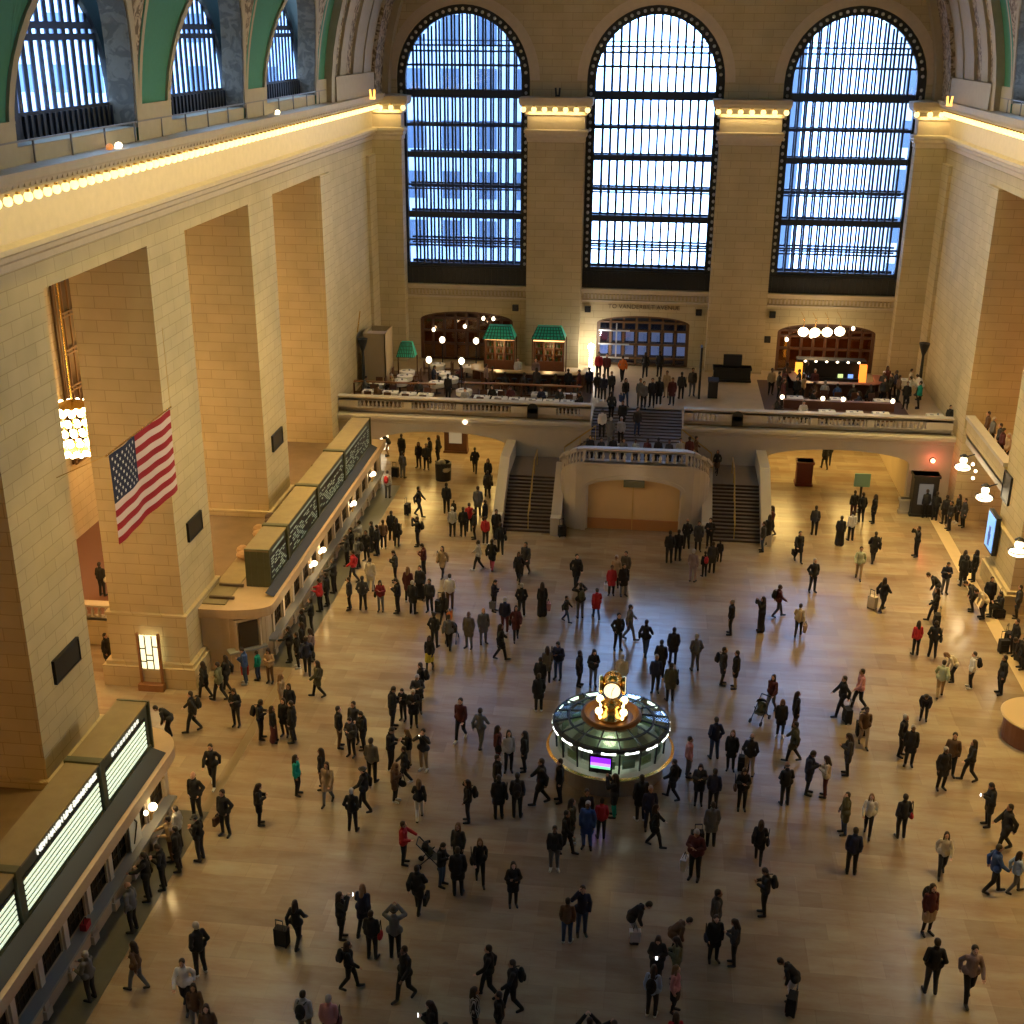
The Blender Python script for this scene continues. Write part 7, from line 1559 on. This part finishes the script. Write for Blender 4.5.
# carried things: prototypes about the origin at their own base
def item_proto(kind):
    t = thing(kind, 'x', kind.replace('_', ' '))
    c = cloth('blk')
    if kind == 'backpack':
        b = MB(); b.ell((0, .09, .24), (.15, .10, .25), n=16, k=10); b.ell((0, .17, .16), (.11, .06, .13), n=12, k=8); part('bag_body', b.mesh('backpack_body', c, True), None, t)
        b = MB(); 
        for s in (-1, 1): b.bar((s * .09, .05, .46), (s * .12, -.17, .42), .035, .012); b.bar((s * .12, -.17, .42), (s * .12, -.15, .12), .035, .012)
        part('straps', b.mesh('backpack_straps', c), None, t)
    if kind == 'shoulder_bag':
        b = MB(); b.ell((0, 0, .14), (.075, .17, .15), n=14, k=8); part('bag_body', b.mesh('bag_body', c, True), None, t)
        b = MB(); b.bar((0, -.12, .22), (-.02, -.02, .68), .02); b.bar((0, .12, .22), (-.02, .02, .68), .02); part('strap', b.mesh('bag_strap', c), None, t)
    if kind == 'briefcase':
        b = MB(); b.box(-.05, .05, -.21, .21, 0, .30); part('bag_body', b.mesh('case_body', c), None, t); b = MB(); b.bar((0, -.06, .3), (0, -.06, .35), .02); b.bar((0, .06, .3), (0, .06, .35), .02); b.bar((0, -.07, .35), (0, .07, .35), .025); part('handle', b.mesh('case_handle', c), None, t)
    if kind == 'carrier_bag':
        b = MB(); b.add([(-.07, -.15, 0), (.07, -.15, 0), (.07, .15, 0), (-.07, .15, 0), (-.09, -.17, .38), (.09, -.17, .38), (.09, .17, .38), (-.09, .17, .38)], [(0, 3, 2, 1), (0, 1, 5, 4), (1, 2, 6, 5), (2, 3, 7, 6), (3, 0, 4, 7), (4, 5, 6, 7)]); part('bag_body', b.mesh('carrier_body', c), None, t)
        b = MB(); b.bar((-.05, -.06, .38), (0, -.03, .56), .012); b.bar((-.05, .06, .38), (0, .03, .56), .012); b.bar((.05, -.06, .38), (0, -.03, .56), .012); b.bar((.05, .06, .38), (0, .03, .56), .012); part('handle', b.mesh('carrier_handle', c), None, t)
    if kind == 'suitcase':
        b = MB(); b.box(-.21, .21, -.13, .13, .07, .66); b.box(-.17, .17, -.16, -.13, .12, .45); part('case_shell', b.mesh('suitcase_shell', c), None, t)
        b = MB(); b.bar((-.12, .1, .66), (-.12, .1, 1.02), .018); b.bar((.12, .1, .66), (.12, .1, 1.02), .018); b.bar((-.13, .1, 1.02), (.13, .1, 1.02), .03); part('handle', b.mesh('suitcase_handle', M_bronze), None, t)
        for s in (-1, 1): b = MB(); b.cyl((s * .17 - .015, .09, .045), (s * .17 + .015, .09, .045), .045, n=10); b.cyl((s * .17 - .015, -.09, .045), (s * .17 + .015, -.09, .045), .045, n=10); part('wheel', b.mesh('suitcase_wheels', M_dark), None, t)
    if kind == 'mobile_phone': b = MB(); b.box(-.03, .03, -.006, .006, 0, .10); part('screen', b.mesh('phone_screen', mat('phone_glow', (.9, .95, 1), .3, emit=(.9, .95, 1), es=5)), None, t)
    if kind == 'camera': b = MB(); b.box(-.07, .07, -.03, .03, 0, .09); b.cyl((0, -.03, .045), (0, -.1, .045), .035, n=12); part('camera_body', b.mesh('camera_body', M_dark), None, t); b = MB(); b.box(-.02, .02, -.045, -.03, .09, .12); part('flash', b.mesh('camera_flash', M_bulbw), None, t)
    if kind == 'pushchair':
        b = MB()
        for s in (-1, 1): b.bar((s * .22, .38, 1.0), (s * .22, -.40, .12), .03); b.bar((s * .22, .32, .12), (s * .22, -.15, .62), .03)
        b.bar((-.22, .38, 1.0), (.22, .38, 1.0), .035); part('frame', b.mesh('pushchair_frame', M_bronze), None, t)
        b = MB(); b.add([(-.2, .12, .8), (.2, .12, .8), (.2, .02, .42), (-.2, .02, .42), (.2, -.3, .4), (-.2, -.3, .4)], [(0, 1, 2, 3), (3, 2, 4, 5)]); b.ell((0, 0, .56), (.17, .14, .2), n=10, k=8); part('seat', b.mesh('pushchair_seat', cloth('olv')), None, t)
        b = MB(); b.lathe(0, 0, [(.01, .98), (.12, .96), (.22, .88), (.26, .74)], n=12, a0=0, a1=PI); part('hood', b.mesh('pushchair_hood', c), None, t)
        for x in (-.24, .24):
            for y in (.32, -.40): b = MB(); b.cyl((x - .02, y, .1), (x + .02, y, .1), .1, n=14); part('wheel', b.mesh('pushchair_wheel', M_dark), None, t)
    return reg(t)
CATS = dict(backpack='backpack', handbag='shoulder_bag', handbagf='shoulder_bag', briefcase='briefcase', shopping='carrier_bag', suitcase='suitcase', suitcaseb='suitcase', phone='mobile_phone', camera='camera', stroller='pushchair', backpackb='backpack')
PROTO = {}
CN = dict(blk='black', navy='navy', brn='brown', mar='maroon', red='red', wht='white', wred='red and white', org='orange', gry='grey', tan='tan', pink='pink', blue='blue', olv='olive', crm='cream')
used_item = set()
def add_item(spec, T, sc_, owner, pose):
    n, _, c = spec.partition('.'); kind = CATS[n]
    first = kind not in PROTO
    if first: PROTO[kind] = item_proto(kind)
    rt = PROTO[kind]
    off = {'backpack': (0, .155, 1.0), 'backpackb': (0, .155, 1.0), 'handbag': (-.27, .0, .76), 'handbagf': (0, -.30, .72), 'briefcase': (-.27, -.03, .40), 'shopping': (-.30, -.05, .30), 'suitcase': (.48, .08, 0), 'suitcaseb': (.1, .75, 0), 'phone': (0, -.40, 1.62), 'camera': (0, -.36, 1.60), 'stroller': (0, -.86, 0)}[n]
    off = V(off)
    if n in ('suitcase', 'suitcaseb', 'stroller'): P = T @ (off / sc_); s_ = 1.0
    else: P = T @ off; s_ = sc_
    if n == 'phone' and pose == 'phone': P = T @ V((0, -.38, 1.20))
    if n in ('backpack', 'backpackb') and pose == 'bend': P = T @ V((0, .0, 1.05))
    rz = T.to_euler().z + (PI if n == 'stroller' else 0) + (PI if n == 'stroller' else 0)
    col = CN.get(c, '')
    own = ' '.join(owner.split())
    what = {'backpack': 'backpack on the back of the ', 'backpackb': 'backpack on the back of the ', 'handbag': 'shoulder bag of the ', 'handbagf': 'bag held in front of the ', 'briefcase': 'briefcase held by the ', 'shopping': 'carrier bag held by the ', 'suitcase': 'suitcase beside the ', 'suitcaseb': 'suitcase behind the ', 'phone': 'glowing phone of the ', 'camera': 'camera held by the ', 'stroller': 'pushchair in front of the '}[n]
    o2 = own.split()
    import re as _re
    own = _re.sub(r' with (black|dark|brown|navy|red|white|orange|grey|olive|blue|maroon|pink|tan|cream)[a-z ]* (bag|backpack|suitcase|briefcase|phone|pulled behind|held in front)( pulled behind| held in front)?', '', own)
    own = _re.sub(r' with (glowing phone|camera|pushchair)', '', own)
    lab = (col + ' ' + what + own).strip(); lab = ' '.join(lab.split())
    w = lab.split()
    if len(w) > 16:
        lab = lab.replace(' and ', ' & ').replace(' standing', '').replace(' walking', '').replace(' looking down', '').replace(' reaching out', ''); w = lab.split()
    if len(w) > 16: lab = lab.replace('the person in ', 'the ', 1).replace(' just ', ' ').replace(' well ', ' '); w = lab.split()
    if len(w) > 16: lab = lab.replace(' trousers', '').replace(' the back of', ''); w = lab.split()
    lab = ' '.join(w[:16])
    if first and not rt.get('placed'): rt['placed'] = 1; o = rt; o.location = P; o.rotation_euler = (0, 0, rz); o.scale = (s_,) * 3
    else: o = dup(rt, P, rz, scale=s_)
    o['label'] = lab; o['group'] = {'backpack': 'backpacks worn in the crowd', 'shoulder_bag': 'shoulder bags in the crowd', 'carrier_bag': 'carrier bags in the crowd', 'suitcase': 'suitcases in the crowd'}.get(kind, kind.replace('_', ' ') + 's in the crowd')
    if 'placed' in o: del o['placed']
    if kind in ('backpack', 'shoulder_bag', 'briefcase', 'carrier_bag', 'suitcase'):
        cc = {'wred': 'red'}.get(c, c) or 'blk'
        for ch_ in [x for x in C.objects if x.parent == o]:
            if ch_.name.startswith(('bag_body', 'case_shell', 'straps')): ch_.data = tinted(ch_.data, cloth(cc))
    return o
rnd = random.Random(5)
CV, CF, CM, CMI = [], [], [], {}
def into_crowd(me, m, W):
    o = len(CV); CV.extend([W @ v.co for v in me.vertices]); mi = CMI.setdefault(m.name, (len(CMI), m))[0]
    for p in me.polygons: CF.append([o + i for i in p.vertices]); CM.append(mi)
for row in PEOPLE.strip().split('\n'):
    x, y, z, pose, ang, top, low, hair, s, items, label = row.split('|')
    x, y, z, s = float(x), float(y), float(z), float(s); pp = 'sit' if pose == 'sit0' else pose
    tc_, tk = top.split('.'); lc_, lk = low.split('.')
    sk = rnd.choice((0, 0, 0, 1, 1, 2))
    if label == '*':                                 # past the three hundred largest: the distant diners and bystanders as one crowd
        LOW[0] = 2.0; W = Matrix.Translation((x, y, z)) @ Matrix.Rotation(math.radians(float(ang)), 4, 'Z') @ Matrix.Scale(s, 4)
        into_crowd(get(body_mesh, pp), SKINS[sk], W); into_crowd(get(top_mesh, pp, tk), cloth(tc_), W); into_crowd(get(low_mesh, pp, 't' if lk == 'k' else lk), cloth(lc_), W)
        into_crowd(get(shoe_mesh, pp), M_dark, W); into_crowd(get(hair_mesh, pp, 's' if hair == 'g' else hair), mat('hair_' + hair, HAIRC[hair], .6), W); LOW[0] = 1.0; continue
    root = part('person', get(body_mesh, pp), SKINS[sk], None); root.location = (x, y, z); root.rotation_euler = (0, 0, math.radians(float(ang)))
    mir = rnd.random() < .5; wx = s * (.93 if hair in 'lr' else 1.0)
    root.scale = (wx * (-1 if mir else 1), s * .98, s)
    tag(root, label, 'person', 'people on the concourse floor' if z < .5 else 'people on the balcony and stairs')
    part('coat' if tk == 'c' else 'jacket', get(top_mesh, pp, tk), cloth(tc_), root)
    if lk == 'k': part('skirt', get(skirt_mesh, pp), cloth(lc_), root); part('leggings', get(low_mesh, pp, 'k'), cloth('blk'), root)
    else: part('trousers' if lk == 't' else 'dress', get(low_mesh, pp, lk), cloth(lc_), root)
    part('shoes', get(shoe_mesh, pp), mat('white_shoes', (.6, .6, .58), .6) if ('white shoes' in label or rnd.random() < .08) else M_dark, root)
    hk = 's' if hair == 'g' else hair
    hc = HAIRC[hair]
    part('cap' if hair in 'hw' else 'hair', get(hair_mesh, pp, hk), mat('hair_' + hair, hc, .6), root)
    T = Matrix.Translation((x, y, z)) @ Matrix.Rotation(math.radians(float(ang)), 4, 'Z') @ Matrix.Scale(s, 4)
    if items != '-': add_item(items, T, s, label.split(',')[0] if len(label.split()) > 12 and False else label, pose)
me = bpy.data.meshes.new('crowd'); me.from_pydata(CV, [], CF)
for i, m in sorted(CMI.values(), key=lambda t_: t_[0]): me.materials.append(m)
me.polygons.foreach_set('material_index', CM); me.polygons.foreach_set('use_smooth', [True] * len(CF)); me.update()
o = bpy.data.objects.new('crowd', me); C.objects.link(o); o['kind'] = 'stuff'; tag(o, 'distant people in the balcony restaurants, behind the landing rail and on the side gallery', 'crowd')
# seats under the seated people
for i, row in enumerate(PEOPLE.strip().split('\n')):
    q = row.split('|')
    if q[3].startswith('sit'):
        if q[3] == 'sit0':
            o = dup(PROTO['suitcase'], (float(q[0]), float(q[1]), 0), .3, label='dark suitcase used as a seat in the luggage group by the right wall', group='suitcases in the crowd'); o.scale = (1.2, 1.2, .62); continue
        a = math.radians(float(q[4])); dup(chh, (float(q[0]), float(q[1]), float(q[2])), a, label='dark wooden chair under a seated person on the balcony', group='chairs with seated guests').scale = (1, 1, .86)
# bags and cases without an owner
for x, y, c, l, rz in ((-3.9, 62.9, 'blk', 'small black suitcase standing at the foot of the central arch', .4), (16.9, 51.8, 'blk', 'black suitcase in the luggage heap by the right wall', .2), (17.3, 52.6, 'brn', 'brown suitcase in the luggage heap by the right wall', 1.0), (17.4, 51.0, 'char', 'dark grey suitcase in the luggage heap by the right wall', 2.0)):
    o = dup(PROTO['suitcase'], (x, y, 0), rz, label=l, group='suitcases in the crowd')
# ------------------------------------------------------------------ light
w = bpy.data.worlds.new('overcast_sky'); sc.world = w; w.use_nodes = True; nt = w.node_tree; bg = nt.nodes['Background']
tc = nt.nodes.new('ShaderNodeTexCoord'); n = nt.nodes.new('ShaderNodeTexNoise'); n.inputs['Scale'].default_value = 2.2; n.inputs['Detail'].default_value = 3
cr = nt.nodes.new('ShaderNodeValToRGB'); cr.color_ramp.elements[0].position = .38; cr.color_ramp.elements[0].color = (.26, .48, 1, 1); cr.color_ramp.elements[1].position = .62; cr.color_ramp.elements[1].color = (.40, .61, 1, 1)
nt.links.new(tc.outputs['Generated'], n.inputs['Vector']); nt.links.new(n.outputs['Fac'], cr.inputs[0]); nt.links.new(cr.outputs[0], bg.inputs['Color']); bg.inputs['Strength'].default_value = 13.0
def area(name, loc, rot, sx, sy, power, col, portal=False, spread=None):
    l = bpy.data.lights.new(name, 'AREA'); l.shape = 'RECTANGLE'; l.size = sx; l.size_y = sy; l.energy = power; l.color = col
    if spread: l.spread = spread
    o = bpy.data.objects.new(name, l); C.objects.link(o); o.location = loc; o.rotation_euler = rot
    if portal: l.cycles.is_portal = True
    return o
def point(name, loc, power, col, r=.3):
    l = bpy.data.lights.new(name, 'POINT'); l.energy = power; l.color = col; l.shadow_soft_size = r; o = bpy.data.objects.new(name, l); C.objects.link(o); o.location = loc; return o
for c in WC:
    area('window_portal', (c, YE + 1.7, 18.4), (PI / 2, 0, PI), 8.0, 17.5, 1, (1, 1, 1), True) if False else area('window_portal', (c, YE + 1.7, 18.4), (-PI / 2, 0, 0), 8.0, 17.5, 1, (1, 1, 1), True)
WARM = (1, .52, .15); GOLD = (1, .66, .22); AMB = (1, .50, .14)
# cornice cove lights washing the frieze below the bulbs
for sx in (-1, 1): area('cove_light', (sx * (XW - 1.02), 54, 21.4), (0, -sx * math.radians(14), 0), .12, 56, 400, (1, .78, .30))
for x0, x1 in ((-XW, -16.35), (-8.05, -4.4), (4.2, 8.0), (16.35, XW)):
    area('cove_light', ((x0 + x1) / 2, YP - .3, 21.2), (math.radians(35), 0, 0), x1 - x0 - .1, .12, 8 * (x1 - x0), (1, .72, .28))
# cove uplights on the crown washing the vault
for sx in (-1, 1): area('vault_uplight', (sx * (XW - 1.2), 38, 22.2), (0, PI + sx * -.35, 0), .3, 76, 110, (1, .78, .50))
area('vault_uplight', (0, 79.0, 22.3), (PI, 0, 0), 3, 3, 60, (1, .62, .3))
# floodlights on each cornice ledge, thrown across at the opposite wall
for y in (44, 58, 72):
    for sx in (-1, 1):
        d = Vector((-sx * XW, y - 4, 14.5)) - Vector((sx * 17.4, y, 22.9)); area('ledge_floodlight', (sx * 17.4, y, 22.9), d.to_track_quat('-Z', 'Y').to_euler(), .5, .5, 620, (1, .80, .40), spread=math.radians(58))
# side aisle chandeliers
for k in range(-2, 4):
    y = 48.5 + 12.05 * k
    for sx in (-1, 1): point('aisle_lamp', (sx * 24.1, min(y, 80), 7.2), (820 if sx < 0 else 600) * (.45 if k < -1 else .8 if k < 0 else 1), (1, .45, .08) if sx < 0 else (1, .38, .07), .7)
# passages under the balcony
for x in (-14.5, -10, 9.5, 14): area('passage_light', (x, 77, 4.1), (0, 0, 0), 2.0, 6.0, 230, (1, .66, .2))
# added warm fill lights without fixtures, brightening the floor along both long sides
for y in (24, 34, 45, 56, 65):
    for sx in (-1, 1): area('ceiling_spot', (sx * 14.5, y, 20.5), (0, 0, 0), 1.2, 1.2, {24: 90, 34: 210, 45: 290, 56: 420, 65: 330}[y] * (.85 if sx < 0 else 1.25), (1, .66, .20), spread=math.radians(62))  # added fill, no real ceiling spots
point('arch_fill', (-.1, 62.6, 3.4), 14, (1, .7, .4), .3)  # added fill with no fixture, warming the closed arch
# ticket counter and balcony lamps
for y in (66.9, 62.0, 55.4, 53.7, 49.5, 33.2): point('counter_glow', (-15.0, y, 2.0), 28, (1, .68, .28), .15)
point('bar_glow', (-6.2, 79.4, 6.4), 50, (1, .6, .25), .3); point('bar_glow', (-9.6, 79.4, 6.4), 50, (1, .6, .25), .3); point('left_dining_glow', (-13.5, 76.5, 7.5), 90, (1, .62, .28), .3)
point('right_bar_glow', (11.2, 80.6, 7.3), 150, (1, .55, .2), .3); point('right_dining_glow', (14.5, 77.0, 7.5), 90, (1, .55, .2), .3); point('door_glow', (-3.3, 81.9, 6.2), 170, (1, .93, .8), .3)
point('booth_glow', (-.35, 38.9, 1.8), 26, (.95, 1, .85), .1); point('booth_glow', (-.35, 41.5, 1.8), 26, (.8, 1, .7), .1); point('clock_glow', (-.35, 39.3, 4.9), 14, (1, .7, .3), .5)
point('red_glow', (17.0, 69.5, 3.05), 18, (1, .08, .04), .1)
point('lantern_glow', (17.4, 66.2, 3.6), 50, (1, .75, .4), .2); point('lantern_glow', (17.4, 61.3, 3.6), 50, (1, .75, .4), .2)

# city blocks across the street, seen through the tall windows
for x0, x1, y0, z1, cc, nm in ((-60, -5.5, 104, 62, (.42, .50, .62), 'blue_grey_facade'), (9.5, 11.5, 104, 55, (.12, .16, .22), 'dark_facade_edge'), (20, 60, 112, 40, (.5, .5, .5), 'pale_facade')):
    b = MB(); b.box(x0, x1, y0, y0 + 10, -10, z1); o = b.build('street_building', mat(nm, cc, .7, noise=.15, nscale=.3)); tag(o, {'blue_grey_facade': 'blue-grey building across the street, seen through the left tall window', 'dark_facade_edge': 'narrow dark building edge seen through the right tall window', 'pale_facade': 'pale building seen low through the right tall window'}[nm], 'building')
    m = MB()
    for i in range(int((x1 - x0) / 3)):
        for j in range(int(z1 / 4)): m.box(x0 + .7 + i * 3, x0 + 2.2 + i * 3, y0 - .05, y0 + .02, j * 4 + 1, j * 4 + 3.2)
    m.build('facade_windows', mat('facade_window', (.08, .11, .16), .2), o)

# ------------------------------------------------------------------ camera
cam = bpy.data.cameras.new('camera'); co = bpy.data.objects.new('camera', cam); C.objects.link(co)
r = Vector((0.993379, 0.114718, 0.006231)); u = Vector((-0.047429, 0.360092, 0.93171)); fw = Vector((-0.10464, 0.925837, -0.363149))
co.matrix_world = Matrix(((r.x, u.x, -fw.x, .42), (r.y, u.y, -fw.y, 0), (r.z, u.z, -fw.z, 26.0), (0, 0, 0, 1)))
cam.sensor_width = 36; cam.lens = 1232.837 / 1024 * 36; cam.clip_end = 300; cam.clip_start = .1
sc.camera = co
sc.view_settings.view_transform = 'Standard'; sc.view_settings.look = 'None'; sc.view_settings.exposure = 0; sc.view_settings.gamma = 1; sc.view_settings.use_curve_mapping = False
